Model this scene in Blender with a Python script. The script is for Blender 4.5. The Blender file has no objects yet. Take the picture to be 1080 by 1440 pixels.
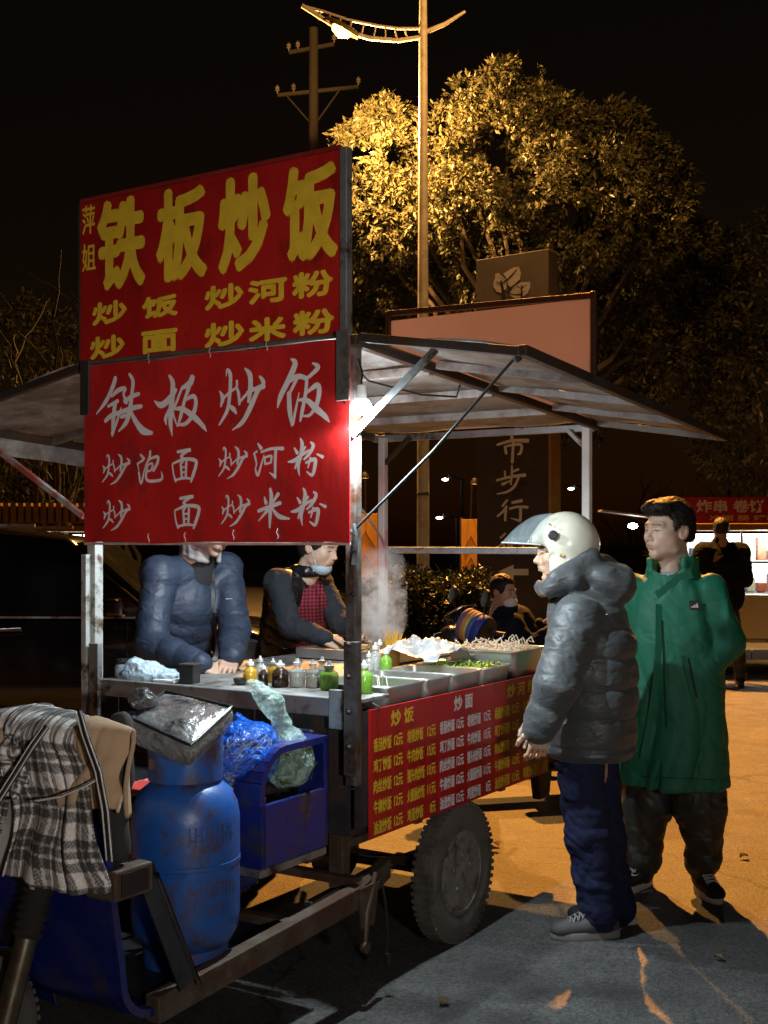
import bpy, bmesh, math, random
import numpy as np
from mathutils import Vector, Matrix

random.seed(7)
rng = np.random.default_rng(7)
SC = bpy.context.scene
COL = SC.collection
R = math.radians

# ------------------------------------------------------------------ camera
FOC, CX, HOR, CAMH = 1700.0, 540.0, 762.0, 1.6          # in pixels of the 1080x1440 photograph
cam_d = bpy.data.cameras.new('camera')
cam = bpy.data.objects.new('camera', cam_d)
COL.objects.link(cam)
cam_d.sensor_fit = 'VERTICAL'
cam_d.sensor_height = 36.0
cam_d.lens = 36.0 * FOC / 1440.0
cam_d.shift_y = (HOR - 720.0) / 1440.0
cam_d.clip_end = 2000
cam_d.clip_start = 0.05
cam.location = (0, 0, CAMH)
cam.rotation_euler = (R(90), 0, 0)
SC.camera = cam

# ------------------------------------------------------------------ night sky and moonlight
world = bpy.data.worlds.new('World')
SC.world = world
world.use_nodes = True
wn = world.node_tree.nodes
wl = world.node_tree.links
sky = wn.new('ShaderNodeTexSky')
sky.sky_type = 'NISHITA'
sky.sun_disc = False
sky.sun_elevation = R(4)
sky.sun_rotation = R(200)
tint = wn.new('ShaderNodeMix')
tint.data_type = 'RGBA'
tint.blend_type = 'MULTIPLY'
tint.inputs['Factor'].default_value = 1.0
tint.inputs[7].default_value = (1.0, 0.42, 0.20, 1)
wl.new(sky.outputs[0], tint.inputs[6])
wl.new(tint.outputs[2], wn['Background'].inputs[0])
wn['Background'].inputs[1].default_value = 0.0026
moon_d = bpy.data.lights.new('moon', 'SUN')
moon_d.energy = 0.012
moon_d.angle = R(0.5)
moon_d.color = (0.8, 0.88, 1.0)
moon = bpy.data.objects.new('moon', moon_d)
moon.rotation_euler = (R(50), 0, R(-20))
COL.objects.link(moon)
SC.view_settings.view_transform = 'Standard'
SC.view_settings.look = 'None'
SC.view_settings.exposure = 0.0
SC.view_settings.gamma = 1.0
SC.cycles.use_denoising = True
SC.cycles.max_bounces = 6
SC.cycles.volume_bounces = 0
SC.cycles.transparent_max_bounces = 16
SC.cycles.sample_clamp_indirect = 3.0
SC.cycles.caustics_reflective = False
SC.cycles.caustics_refractive = False

LED_W, SODIUM_W, BACK_W = 100.0, 5600.0, 14.0
LED_COL, SODIUM_COL = (0.80, 0.94, 1.0), (1.0, 0.37, 0.052)
LAMP_COL = (1.0, 0.49, 0.125)


# ------------------------------------------------------------------ pixel -> place
def P(px, py, Y):
    return Vector(((px - CX) / FOC * Y, Y, CAMH - (py - HOR) / FOC * Y))


def G(px, py, z=0.0):
    return P(px, py, FOC * (CAMH - z) / (py - HOR))


# ------------------------------------------------------------------ materials
MATS = {}


def mat(name, col, rough=0.6, metal=0.0, vary=0.15, scale=8.0, bump=0.15, bscale=60.0, spec=0.5,
        dirt=None, dirt_amt=0.0, dirt_scale=4.0, alpha=1.0, trans=0.0, attr=None, coat=0.0, wave=None,
        stretch=(1, 1, 1), bdist=0.004, sheen=0.0, wr=0.0, wsc=16.0):
    if name in MATS:
        return MATS[name]
    m = bpy.data.materials.new(name)
    m.use_nodes = True
    nt = m.node_tree
    N, L = nt.nodes, nt.links
    b = N['Principled BSDF']
    tc = N.new('ShaderNodeTexCoord')
    mp = N.new('ShaderNodeMapping')
    mp.inputs['Scale'].default_value = stretch
    L.new(tc.outputs['Object'], mp.inputs[0])
    n1 = N.new('ShaderNodeTexNoise')
    n1.inputs['Scale'].default_value = scale
    n1.inputs['Detail'].default_value = 6
    n1.inputs['Roughness'].default_value = 0.65
    L.new(mp.outputs[0], n1.inputs['Vector'])
    rp = N.new('ShaderNodeMapRange')
    rp.inputs[1].default_value = 0.3
    rp.inputs[2].default_value = 0.7
    rp.inputs[3].default_value = 1.0 - vary
    rp.inputs[4].default_value = 1.0 + vary
    L.new(n1.outputs[0], rp.inputs[0])
    mul = N.new('ShaderNodeMix')
    mul.data_type = 'RGBA'
    mul.blend_type = 'MULTIPLY'
    mul.inputs['Factor'].default_value = 1.0
    if attr:
        a = N.new('ShaderNodeAttribute')
        a.attribute_name = attr
        L.new(a.outputs['Color'], mul.inputs[6])
    else:
        mul.inputs[6].default_value = (*col, 1)
    L.new(rp.outputs[0], mul.inputs[7])
    out = mul.outputs[2]
    if dirt:
        n2 = N.new('ShaderNodeTexNoise')
        n2.inputs['Scale'].default_value = dirt_scale
        n2.inputs['Detail'].default_value = 9
        n2.inputs['Roughness'].default_value = 0.72
        L.new(mp.outputs[0], n2.inputs['Vector'])
        r2 = N.new('ShaderNodeMapRange')
        r2.inputs[1].default_value = 0.62 - dirt_amt * 0.35
        r2.inputs[2].default_value = 0.72 - dirt_amt * 0.25
        L.new(n2.outputs[0], r2.inputs[0])
        mx = N.new('ShaderNodeMix')
        mx.data_type = 'RGBA'
        L.new(r2.outputs[0], mx.inputs['Factor'])
        L.new(out, mx.inputs[6])
        mx.inputs[7].default_value = (*dirt, 1)
        out = mx.outputs[2]
    L.new(out, b.inputs['Base Color'])
    r3 = N.new('ShaderNodeMapRange')
    r3.inputs[1].default_value = 0.25
    r3.inputs[2].default_value = 0.75
    r3.inputs[3].default_value = max(0.02, rough - 0.12)
    r3.inputs[4].default_value = min(1.0, rough + 0.12)
    L.new(n1.outputs[0], r3.inputs[0])
    L.new(r3.outputs[0], b.inputs['Roughness'])
    b.inputs['Metallic'].default_value = metal
    b.inputs['Specular IOR Level'].default_value = spec
    b.inputs['Alpha'].default_value = alpha
    b.inputs['Transmission Weight'].default_value = trans
    b.inputs['Coat Weight'].default_value = coat
    b.inputs['Sheen Weight'].default_value = sheen
    if bump > 0:
        n3 = N.new('ShaderNodeTexNoise')
        n3.inputs['Scale'].default_value = bscale
        n3.inputs['Detail'].default_value = 4
        L.new(mp.outputs[0], n3.inputs['Vector'])
        bp = N.new('ShaderNodeBump')
        bp.inputs['Strength'].default_value = bump
        bp.inputs['Distance'].default_value = bdist
        L.new(n3.outputs[0], bp.inputs['Height'])
        L.new(bp.outputs[0], b.inputs['Normal'])
        if wr:
            wv = N.new('ShaderNodeTexNoise')
            wv.noise_type = 'RIDGED_MULTIFRACTAL'
            wv.inputs['Scale'].default_value = wsc
            wv.inputs['Detail'].default_value = 3
            wv.inputs['Distortion'].default_value = 1.2
            L.new(mp.outputs[0], wv.inputs['Vector'])
            b2 = N.new('ShaderNodeBump')
            b2.inputs['Strength'].default_value = wr
            b2.inputs['Distance'].default_value = 0.012
            L.new(wv.outputs[0], b2.inputs['Height'])
            L.new(b2.outputs[0], bp.inputs['Normal'])
    MATS[name] = m
    return m


def emis(name, col, strength):
    if name in MATS:
        return MATS[name]
    m = bpy.data.materials.new(name)
    m.use_nodes = True
    b = m.node_tree.nodes['Principled BSDF']
    b.inputs['Base Color'].default_value = (*col, 1)
    b.inputs['Emission Color'].default_value = (*col, 1)
    b.inputs['Emission Strength'].default_value = strength
    MATS[name] = m
    return m


RUST = (0.075, 0.035, 0.018)
GRIME = (0.035, 0.03, 0.026)
M_STEEL = mat('galvanised_steel', (0.42, 0.44, 0.45), 0.42, 0.75, 0.2, 14, 0.1, 90, dirt=RUST, dirt_amt=0.35, dirt_scale=7)
M_POST = mat('painted_post', (0.13, 0.125, 0.12), 0.45, 0.4, 0.25, 10, 0.12, 60, dirt=RUST, dirt_amt=0.5, dirt_scale=9)
M_WHITEPOST = mat('white_post', (0.45, 0.46, 0.44), 0.45, 0.2, 0.15, 12, 0.1, 60, dirt=RUST, dirt_amt=0.35, dirt_scale=12)
M_DARKFRAME = mat('dark_frame', (0.045, 0.042, 0.04), 0.55, 0.5, 0.3, 9, 0.2, 50, dirt=RUST, dirt_amt=0.5)
M_RUSTY = mat('rusty_frame', (0.10, 0.075, 0.055), 0.7, 0.3, 0.35, 12, 0.3, 70, dirt=RUST, dirt_amt=0.6, dirt_scale=8)
M_STAINLESS = mat('stainless', (0.60, 0.61, 0.60), 0.36, 0.9, 0.06, 9, 0.0)
M_ROOF = mat('roof_sheet', (0.33, 0.31, 0.29), 0.5, 0.0, 0.22, 5, 0.15, 30, dirt=(0.12, 0.09, 0.07), dirt_amt=0.5, dirt_scale=3)
M_RED1 = mat('red_board', (0.38, 0.012, 0.009), 0.42, 0, 0.28, 2.2, 0.08, 10, dirt=(0.20, 0.010, 0.007), dirt_amt=0.3, dirt_scale=5, stretch=(1, 1, 0.6))
M_RED2 = mat('red_vinyl', (0.47, 0.018, 0.017), 0.28, 0, 0.25, 2.4, 0.20, 7, dirt=(0.30, 0.02, 0.018), dirt_amt=0.3, dirt_scale=8, bdist=0.010, stretch=(1, 1, 0.5))
M_RED3 = mat('menu_vinyl', (0.42, 0.012, 0.010), 0.33, 0, 0.15, 4, 0.06, 14, dirt=(0.14, 0.012, 0.01), dirt_amt=0.25, dirt_scale=5)
M_YEL = mat('yellow_letter', (0.72, 0.47, 0.03), 0.5, 0, 0.12, 20, 0.05, 60)
M_WHT = mat('white_letter', (0.72, 0.66, 0.66), 0.45, 0, 0.08, 15, 0.05, 60)
def canvas(name, col, tw):
    m = mat(name, col, 0.6, 0, 0.12, 2.5, 0.05, 20)
    N, L = m.node_tree.nodes, m.node_tree.links
    t = N.new('ShaderNodeBsdfTranslucent')
    t.inputs[0].default_value = (*col, 1)
    x = N.new('ShaderNodeMixShader')
    x.inputs[0].default_value = tw
    L.new(N['Principled BSDF'].outputs[0], x.inputs[1])
    L.new(t.outputs[0], x.inputs[2])
    L.new(x.outputs[0], N['Material Output'].inputs['Surface'])
    return m


M_PINKB = canvas('sign_back', (0.62, 0.52, 0.50), 0.35) or mat('sign_back', (0.58, 0.42, 0.36), 0.6, 0, 0.12, 2.5, 0.05, 20, dirt=(0.35, 0.22, 0.17), dirt_amt=0.2)
M_BLUE = mat('blue_paint', (0.006, 0.012, 0.12), 0.33, 0.0, 0.2, 7, 0.08, 40, dirt=GRIME, dirt_amt=0.25, dirt_scale=6, coat=0.3)
M_CYL = mat('cylinder_paint', (0.014, 0.085, 0.34), 0.40, 0.0, 0.25, 9, 0.2, 45, dirt=(0.05, 0.035, 0.05), dirt_amt=0.38, dirt_scale=9)
M_TYRE = mat('tyre_rubber', (0.022, 0.021, 0.020), 0.8, 0, 0.3, 15, 0.3, 80, dirt=(0.12, 0.105, 0.09), dirt_amt=0.85, dirt_scale=5)
M_RIM = mat('wheel_rim', (0.26, 0.25, 0.235), 0.6, 0.3, 0.3, 15, 0.2, 60, dirt=RUST, dirt_amt=0.35, dirt_scale=9)
M_BLACK = mat('black_plastic', (0.014, 0.014, 0.015), 0.42, 0, 0.2, 12, 0.1, 80)
M_ROPE = mat('black_rope', (0.012, 0.012, 0.012), 0.8, 0, 0.2, 30, 0.3, 150)
M_CARP = mat('car_paint', (0.006, 0.006, 0.007), 0.16, 0.0, 0.1, 4, 0.0, 10, coat=1.0)
M_GLASSD = mat('dark_glass', (0.008, 0.009, 0.010), 0.06, 0, 0.05, 3, 0.0, 10)
M_CHROME = mat('chrome', (0.6, 0.6, 0.6), 0.15, 1.0, 0.05, 10, 0.0, 10)
M_CONC = mat('lamp_post_paint', (0.26, 0.24, 0.215), 0.6, 0, 0.2, 6, 0.1, 40, dirt=(0.16, 0.13, 0.1), dirt_amt=0.3, dirt_scale=2)
M_BARK = mat('bark', (0.09, 0.07, 0.055), 0.9, 0, 0.35, 6, 0.6, 18, stretch=(1, 1, 0.3), bdist=0.02)
M_SKIN = mat('skin', (0.5, 0.33, 0.25), 0.5, 0, 0.06, 30, 0.1, 220, attr='Col', bdist=0.002)
MATS['skin'].node_tree.nodes['Principled BSDF'].inputs['Subsurface Weight'].default_value = 0.12
MATS['skin'].node_tree.nodes['Principled BSDF'].inputs['Subsurface Scale'].default_value = 0.006
M_HAIR = mat('hair', (0.009, 0.0075, 0.007), 0.62, 0, 0.3, 60, 0.5, 260, stretch=(1, 1, 0.35), bdist=0.003)


# ------------------------------------------------------------------ object helpers
def empty(name, label, cat, loc=(0, 0, 0), rz=0.0, group=None):
    o = bpy.data.objects.new(name, None)
    COL.objects.link(o)
    o.location = loc
    o.rotation_euler = (0, 0, rz)
    o.empty_display_size = 0.1
    o['label'] = label
    o['category'] = cat
    if group:
        o['group'] = group
    return o


def tag(o, label, cat, group=None, kind=None):
    if label:
        o['label'] = label
    if cat:
        o['category'] = cat
    if group:
        o['group'] = group
    if kind:
        o['kind'] = kind
    return o


def rootmat(o):
    while o.parent is not None:
        o = o.parent
    return Matrix.Translation(o.location) @ o.rotation_euler.to_matrix().to_4x4()


def link(name, me, m=None, parent=None, world=False, loc=None):
    o = bpy.data.objects.new(name, me)
    COL.objects.link(o)
    if m is not None and not me.materials:
        me.materials.append(m)
    if parent is not None:
        o.parent = parent
        if world:
            me.transform(rootmat(parent).inverted())
    if loc is not None:
        o.location = loc
    return o


def basis(z, up=Vector((0, 0, 1))):
    z = Vector(z).normalized()
    if abs(z.dot(up)) > 0.99:
        up = Vector((1, 0, 0))
    x = up.cross(z).normalized()
    return x, z.cross(x), z


class MB:
    def __init__(s):
        s.v, s.f = [], []

    def add(s, vs, fs):
        n = len(s.v)
        s.v += [tuple(v) for v in vs]
        s.f += [tuple(i + n for i in f) for f in fs]
        return s

    def box(s, lo, hi, M=None):
        (a, b, c), (d, e, f) = lo, hi
        vs = [Vector(p) for p in ((a, b, c), (d, b, c), (d, e, c), (a, e, c), (a, b, f), (d, b, f), (d, e, f), (a, e, f))]
        if M:
            vs = [M @ v for v in vs]
        return s.add(vs, [(0, 3, 2, 1), (4, 5, 6, 7), (0, 1, 5, 4), (1, 2, 6, 5), (2, 3, 7, 6), (3, 0, 4, 7)])

    def cbox(s, c, size, M=None):
        c = Vector(c)
        h = Vector(size) / 2
        return s.box(c - h, c + h, M)

    def bar(s, a, b, w, h, up=(0, 0, 1)):
        a, b = Vector(a), Vector(b)
        x, y, z = basis(b - a, Vector(up))
        vs = []
        for p in (a, b):
            for i, j in ((-1, -1), (1, -1), (1, 1), (-1, 1)):
                vs.append(p + x * (i * w / 2) + y * (j * h / 2))
        return s.add(vs, [(3, 2, 1, 0), (4, 5, 6, 7), (0, 1, 5, 4), (1, 2, 6, 5), (2, 3, 7, 6), (3, 0, 4, 7)])

    def tube(s, pts, r, n=8, cap=True):
        pts = [Vector(p) for p in pts]
        rs = r if isinstance(r, (list, tuple)) else [r] * len(pts)
        vs, fs = [], []
        x = None
        for i, p in enumerate(pts):
            d = (pts[min(i + 1, len(pts) - 1)] - pts[max(i - 1, 0)])
            d.normalize()
            if x is None:
                x, y, _ = basis(d)
            else:
                x = (x - d * x.dot(d)).normalized()
                y = d.cross(x)
            for k in range(n):
                a = 2 * math.pi * k / n
                vs.append(p + (x * math.cos(a) + y * math.sin(a)) * rs[i])
        for i in range(len(pts) - 1):
            for k in range(n):
                k2 = (k + 1) % n
                fs.append((i * n + k, i * n + k2, (i + 1) * n + k2, (i + 1) * n + k))
        if cap:
            fs.append(tuple(range(n - 1, -1, -1)))
            fs.append(tuple((len(pts) - 1) * n + k for k in range(n)))
        return s.add(vs, fs)

    def lathe(s, prof, c=(0, 0, 0), n=24, axis=(0, 0, 1)):
        c = Vector(c)
        x, y, z = basis(axis)
        vs, fs = [], []
        for r, h in prof:
            for k in range(n):
                a = 2 * math.pi * k / n
                vs.append(c + (x * math.cos(a) + y * math.sin(a)) * max(r, 1e-4) + z * h)
        for i in range(len(prof) - 1):
            for k in range(n):
                k2 = (k + 1) % n
                fs.append((i * n + k, i * n + k2, (i + 1) * n + k2, (i + 1) * n + k))
        fs.append(tuple(range(n - 1, -1, -1)))
        fs.append(tuple((len(prof) - 1) * n + k for k in range(n)))
        return s.add(vs, fs)

    def prism(s, poly, a, b, f):
        """poly of 2D points, extruded from a to b; f(u, v, w) -> 3D"""
        n = len(poly)
        vs = [f(u, v, a) for u, v in poly] + [f(u, v, b) for u, v in poly]
        fs = [tuple(range(n - 1, -1, -1)), tuple(range(n, 2 * n))]
        for i in range(n):
            j = (i + 1) % n
            fs.append((i, j, n + j, n + i))
        return s.add(vs, fs)

    def grid(s, rows, close=False):
        nr, nc = len(rows), len(rows[0])
        vs = [p for r in rows for p in r]
        fs = []
        for i in range(nr - 1):
            for j in range(nc - 1 + (1 if close else 0)):
                j2 = (j + 1) % nc
                fs.append((i * nc + j, i * nc + j2, (i + 1) * nc + j2, (i + 1) * nc + j))
        return s.add(vs, fs)

    def build(s, name, m, parent=None, smooth=False, bevel=0.0, world=False, solid=0.0, loc=None):
        me = bpy.data.meshes.new(name)
        me.from_pydata(s.v, [], s.f)
        bm = bmesh.new()
        bm.from_mesh(me)
        if solid:
            bmesh.ops.solidify(bm, geom=bm.faces[:], thickness=solid)
        bmesh.ops.recalc_face_normals(bm, faces=bm.faces[:])
        if bevel:
            es = [e for e in bm.edges if len(e.link_faces) == 2 and e.calc_face_angle(0) > 0.5]
            bmesh.ops.bevel(bm, geom=es, offset=bevel, segments=2, profile=0.5, affect='EDGES', clamp_overlap=True)
        bm.to_mesh(me)
        bm.free()
        if smooth:
            me.polygons.foreach_set('use_smooth', [True] * len(me.polygons))
            try:
                me.set_sharp_from_angle(angle=R(40))
            except Exception:
                pass
        return link(name, me, m, parent, world, loc)


def copy_tree(o, parent=None):
    c = o.copy()
    COL.objects.link(c)
    c.parent = parent
    for ch in o.children:
        copy_tree(ch, c)
    return c


# ------------------------------------------------------------------ noise on points
def _hash(i, j, k):
    n = (i * 374761393 + j * 668265263 + k * 2147483647) & 0x7fffffff
    n = ((n ^ (n >> 13)) * 1274126177) & 0x7fffffff
    return ((n ^ (n >> 16)) & 0xffff) / 65535.0


def vnoise(p):
    i = np.floor(p).astype(np.int64)
    f = p - i
    f = f * f * (3 - 2 * f)
    r = 0
    for a in (0, 1):
        for b in (0, 1):
            for c in (0, 1):
                w = (f[:, 0] if a else 1 - f[:, 0]) * (f[:, 1] if b else 1 - f[:, 1]) * (f[:, 2] if c else 1 - f[:, 2])
                r = r + w * _hash(i[:, 0] + a, i[:, 1] + b, i[:, 2] + c)
    return r


def fbm(p, o=3):
    r, a, t = 0, 1.0, 0
    for k in range(o):
        r = r + a * vnoise(p * (2 ** k) + 17.3 * k)
        t += a
        a *= 0.5
    return r / t


def ridge(p):
    return 1 - np.abs(2 * vnoise(p) - 1)


# ------------------------------------------------------------------ soft solids: distance field + surface nets
class Field:
    def __init__(s, lo, hi, h):
        s.lo = np.array(lo, float)
        s.h = h
        s.n = np.maximum(2, np.ceil((np.array(hi, float) - s.lo) / h).astype(int) + 1)
        s.D = np.full(s.n, 1.0, np.float32)
        s.ax = [(s.lo[i] + h * np.arange(s.n[i])).astype(np.float32) for i in range(3)]

    def win(s, lo, hi):
        a = np.clip(np.floor((np.array(lo) - s.lo) / s.h).astype(int), 0, s.n)
        b = np.clip(np.ceil((np.array(hi) - s.lo) / s.h).astype(int) + 1, 0, s.n)
        if (b <= a).any():
            return None
        sl = tuple(slice(a[i], b[i]) for i in range(3))
        return sl, s.ax[0][sl[0]][:, None, None], s.ax[1][sl[1]][None, :, None], s.ax[2][sl[2]][None, None, :]

    def put(s, sl, d, k, op):
        D = s.D[sl]
        if op == 'u':
            hh = np.clip(0.5 + 0.5 * (D - d) / k, 0, 1)
            s.D[sl] = D * (1 - hh) + d * hh - k * hh * (1 - hh)
        elif op == 's':
            d = -d
            hh = np.clip(0.5 - 0.5 * (D - d) / k, 0, 1)
            s.D[sl] = D * (1 - hh) + d * hh + k * hh * (1 - hh)
        else:
            s.D[sl] = np.maximum(D, d)

    def cap(s, a, b, ra, rb=None, k=0.02, sq=None, puff=None, op='u'):
        rb = ra if rb is None else rb
        a, b = np.array(a, float), np.array(b, float)
        rm = max(ra, rb) * (max(1.0, sq[1]) if sq else 1.0) + k + 0.03 + (puff[1] if puff else 0)
        w = s.win(np.minimum(a, b) - rm, np.maximum(a, b) + rm)
        if w is None:
            return s
        sl, X, Y, Z = w
        d = b - a
        L2 = max(float(d @ d), 1e-9)
        X, Y, Z = X - a[0], Y - a[1], Z - a[2]
        t = np.clip((X * d[0] + Y * d[1] + Z * d[2]) / L2, 0, 1)
        ox, oy, oz = X - t * d[0], Y - t * d[1], Z - t * d[2]
        q = ox * ox + oy * oy + oz * oz
        if sq:
            n = np.array(sq[0], float)
            n /= np.linalg.norm(n)
            q = q + (1 / sq[1] ** 2 - 1) * (ox * n[0] + oy * n[1] + oz * n[2]) ** 2
        r = ra + (rb - ra) * t
        if puff:
            r = r + puff[1] * np.abs(np.sin(np.pi * (t * math.sqrt(L2) / puff[0] + (puff[2] if len(puff) > 2 else 0)))) ** 0.38
        s.put(sl, (np.sqrt(np.maximum(q, 1e-12)) - r).astype(np.float32), k, op)
        return s

    def ell(s, c, r, M=None, k=0.02, op='u'):
        c = np.array(c, float)
        rm = max(r) + k + 0.03
        w = s.win(c - rm, c + rm)
        if w is None:
            return s
        sl, X, Y, Z = w
        X, Y, Z = X - c[0], Y - c[1], Z - c[2]
        if M is not None:
            x = X * M[0][0] + Y * M[0][1] + Z * M[0][2]
            y = X * M[1][0] + Y * M[1][1] + Z * M[1][2]
            z = X * M[2][0] + Y * M[2][1] + Z * M[2][2]
        else:
            x, y, z = X, Y, Z
        k0 = np.sqrt((x / r[0]) ** 2 + (y / r[1]) ** 2 + (z / r[2]) ** 2) + 1e-6
        k1 = np.sqrt((x / r[0] ** 2) ** 2 + (y / r[1] ** 2) ** 2 + (z / r[2] ** 2) ** 2) + 1e-6
        s.put(sl, (k0 * (k0 - 1) / k1).astype(np.float32), k, op)
        return s

    def box(s, c, hs, M=None, rnd=0.01, k=0.01, op='u'):
        c = np.array(c, float)
        rm = float(np.linalg.norm(hs)) + k + 0.03
        w = s.win(c - rm, c + rm)
        if w is None:
            return s
        sl, X, Y, Z = w
        X, Y, Z = X - c[0], Y - c[1], Z - c[2]
        if M is not None:
            x = X * M[0][0] + Y * M[0][1] + Z * M[0][2]
            y = X * M[1][0] + Y * M[1][1] + Z * M[1][2]
            z = X * M[2][0] + Y * M[2][1] + Z * M[2][2]
        else:
            x, y, z = X + 0 * Y + 0 * Z, Y + 0 * X + 0 * Z, Z + 0 * X + 0 * Y
        qx, qy, qz = np.abs(x) - hs[0] + rnd, np.abs(y) - hs[1] + rnd, np.abs(z) - hs[2] + rnd
        d = np.sqrt(np.maximum(qx, 0) ** 2 + np.maximum(qy, 0) ** 2 + np.maximum(qz, 0) ** 2) + np.minimum(np.maximum(qx, np.maximum(qy, qz)), 0) - rnd
        s.put(sl, d.astype(np.float32), k, op)
        return s

    def loft(s, prof, fwd, k=0.02, folds=None, puff=None, op='u'):
        """prof: list of (z, cx, cy, r_side, r_front); fwd: horizontal facing (x, y)"""
        pr = sorted(prof)
        zs = [p[0] for p in pr]
        rm = max(max(p[3], p[4]) for p in pr) + 0.08
        lo = (min(p[1] for p in pr) - rm, min(p[2] for p in pr) - rm, zs[0] - 0.05)
        hi = (max(p[1] for p in pr) + rm, max(p[2] for p in pr) + rm, zs[-1] + 0.05)
        sl, X, Y, Z = s.win(lo, hi)
        z1 = Z.ravel()
        it = [np.interp(z1, zs, [p[i] for p in pr])[None, None, :] for i in (1, 2, 3, 4)]
        f = np.array(fwd, float)
        f /= np.linalg.norm(f)
        dx, dy = X - it[0], Y - it[1]
        fr = dx * f[0] + dy * f[1]
        sd = -dx * f[1] + dy * f[0]
        rs, rf = it[2], it[3]
        if folds is not None:
            ang = np.arctan2(sd / rs, fr / rf)
            m = folds(ang, Z + 0 * ang)
            rs, rf = rs + m, rf + m
        if puff:
            pf = puff[1] * np.abs(np.sin(np.pi * (Z / puff[0] + puff[2]))) ** 0.38
            rs, rf = rs + pf, rf + pf
        kk = np.sqrt((sd / rs) ** 2 + (fr / rf) ** 2)
        d = (kk - 1) * np.minimum(rs, rf)
        d = np.maximum(d, np.maximum(zs[0] - Z, Z - zs[-1]) + 0 * d)
        s.put(sl, d.astype(np.float32), k, op)
        return s

    def mesh(s):
        F = s.D
        S = F < 0
        nx, ny, nz = F.shape
        cnt = np.zeros((nx - 1, ny - 1, nz - 1), np.int8)
        for a in (0, 1):
            for b in (0, 1):
                for c in (0, 1):
                    cnt += S[a:nx - 1 + a, b:ny - 1 + b, c:nz - 1 + c]
        act = (cnt > 0) & (cnt < 8)
        ci = np.argwhere(act)
        idx = np.full(act.shape, -1, np.int64)
        idx[act] = np.arange(len(ci))
        acc = np.zeros((len(ci), 3))
        num = np.zeros(len(ci))
        I, J, K = ci.T
        for ax in range(3):
            o1, o2 = [i for i in range(3) if i != ax]
            for a in (0, 1):
                for b in (0, 1):
                    off = [0, 0, 0]
                    off[o1], off[o2] = a, b
                    p = F[I + off[0], J + off[1], K + off[2]]
                    of2 = list(off)
                    of2[ax] = 1
                    q = F[I + of2[0], J + of2[1], K + of2[2]]
                    x = (p < 0) != (q < 0)
                    t = np.where(x, p / np.where(x, p - q, 1), 0)
                    e = np.zeros((len(ci), 3))
                    e[:, o1], e[:, o2], e[:, ax] = a, b, t
                    acc += e * x[:, None]
                    num += x
        V = s.lo + s.h * (ci + acc / np.maximum(num, 1)[:, None])
        faces = []
        for ax in range(3):
            o1, o2 = [(1, 2), (2, 0), (0, 1)][ax]
            sa = [slice(None)] * 3
            sb = [slice(None)] * 3
            sa[ax], sb[ax] = slice(0, -1), slice(1, None)
            A, B = S[tuple(sa)], S[tuple(sb)]
            e = np.argwhere(A != B)
            ok = (e[:, o1] > 0) & (e[:, o2] > 0) & (e[:, o1] < F.shape[o1] - 1) & (e[:, o2] < F.shape[o2] - 1)
            e = e[ok]
            if not len(e):
                continue
            ins = A[tuple(e.T)]
            q = []
            for a, b in ((-1, -1), (0, -1), (0, 0), (-1, 0)):
                c = e.copy()
                c[:, o1] += a
                c[:, o2] += b
                q.append(idx[tuple(c.T)])
            q = np.stack(q, 1)
            q[~ins] = q[~ins][:, ::-1]
            faces.append(q)
        return V, np.concatenate(faces)


def vnormals(V, Fc):
    n = np.cross(V[Fc[:, 2]] - V[Fc[:, 0]], V[Fc[:, 3]] - V[Fc[:, 1]])
    N = np.zeros_like(V)
    for i in range(4):
        np.add.at(N, Fc[:, i], n)
    return N / (np.linalg.norm(N, axis=1)[:, None] + 1e-12)


def relax(V, Fc, it=1, f=0.5):
    for _ in range(it):
        a = np.zeros_like(V)
        c = np.zeros(len(V))
        for i in range(4):
            for j in (1, 3):
                np.add.at(a, Fc[:, i], V[Fc[:, (i + j) % 4]])
                np.add.at(c, Fc[:, i], 1)
        V = V + f * (a / np.maximum(c, 1)[:, None] - V)
    return V


def npmesh(name, V, Fc, m, parent=None, col=None, world=True, smooth=True):
    me = bpy.data.meshes.new(name)
    Fc = np.asarray(Fc)
    k = Fc.shape[1]
    me.vertices.add(len(V))
    me.vertices.foreach_set('co', np.asarray(V, np.float32).ravel())
    me.loops.add(Fc.size)
    me.loops.foreach_set('vertex_index', Fc.astype(np.int32).ravel())
    me.polygons.add(len(Fc))
    me.polygons.foreach_set('loop_start', np.arange(0, Fc.size, k, dtype=np.int32))
    me.polygons.foreach_set('use_smooth', np.full(len(Fc), smooth))
    me.update(calc_edges=True)
    if col is not None:
        a = me.color_attributes.new('Col', 'FLOAT_COLOR', 'POINT')
        a.data.foreach_set('color', np.concatenate([col, np.ones((len(V), 1))], 1).astype(np.float32).ravel())
    return link(name, me, m, parent, world)


def soft(name, fld, m, parent, disp=None, it=2, world=True, col=None):
    V, Fc = fld.mesh()
    V = relax(V, Fc, it)
    if disp is not None:
        N = vnormals(V, Fc)
        V = V + N * disp(V)[:, None]
    return npmesh(name, V, Fc, m, parent, col(V) if col else None, world)


# ------------------------------------------------------------------ lettering
_gl = {}


def glyph(txt, off=0.0):
    key = (txt, off)
    if key not in _gl:
        cu = bpy.data.curves.new('lettering', 'FONT')
        cu.body = txt
        cu.offset = off
        cu.resolution_u = 3
        o = bpy.data.objects.new('lettering', cu)
        COL.objects.link(o)
        bpy.context.view_layer.update()
        me = bpy.data.meshes.new_from_object(o.evaluated_get(bpy.context.evaluated_depsgraph_get()))
        V = np.array([v.co[:] for v in me.vertices])
        Fc = [tuple(p.vertices) for p in me.polygons]
        bpy.data.objects.remove(o)
        bpy.data.curves.remove(cu)
        bpy.data.meshes.remove(me)
        _gl[key] = (V, Fc)
    return _gl[key]


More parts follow.
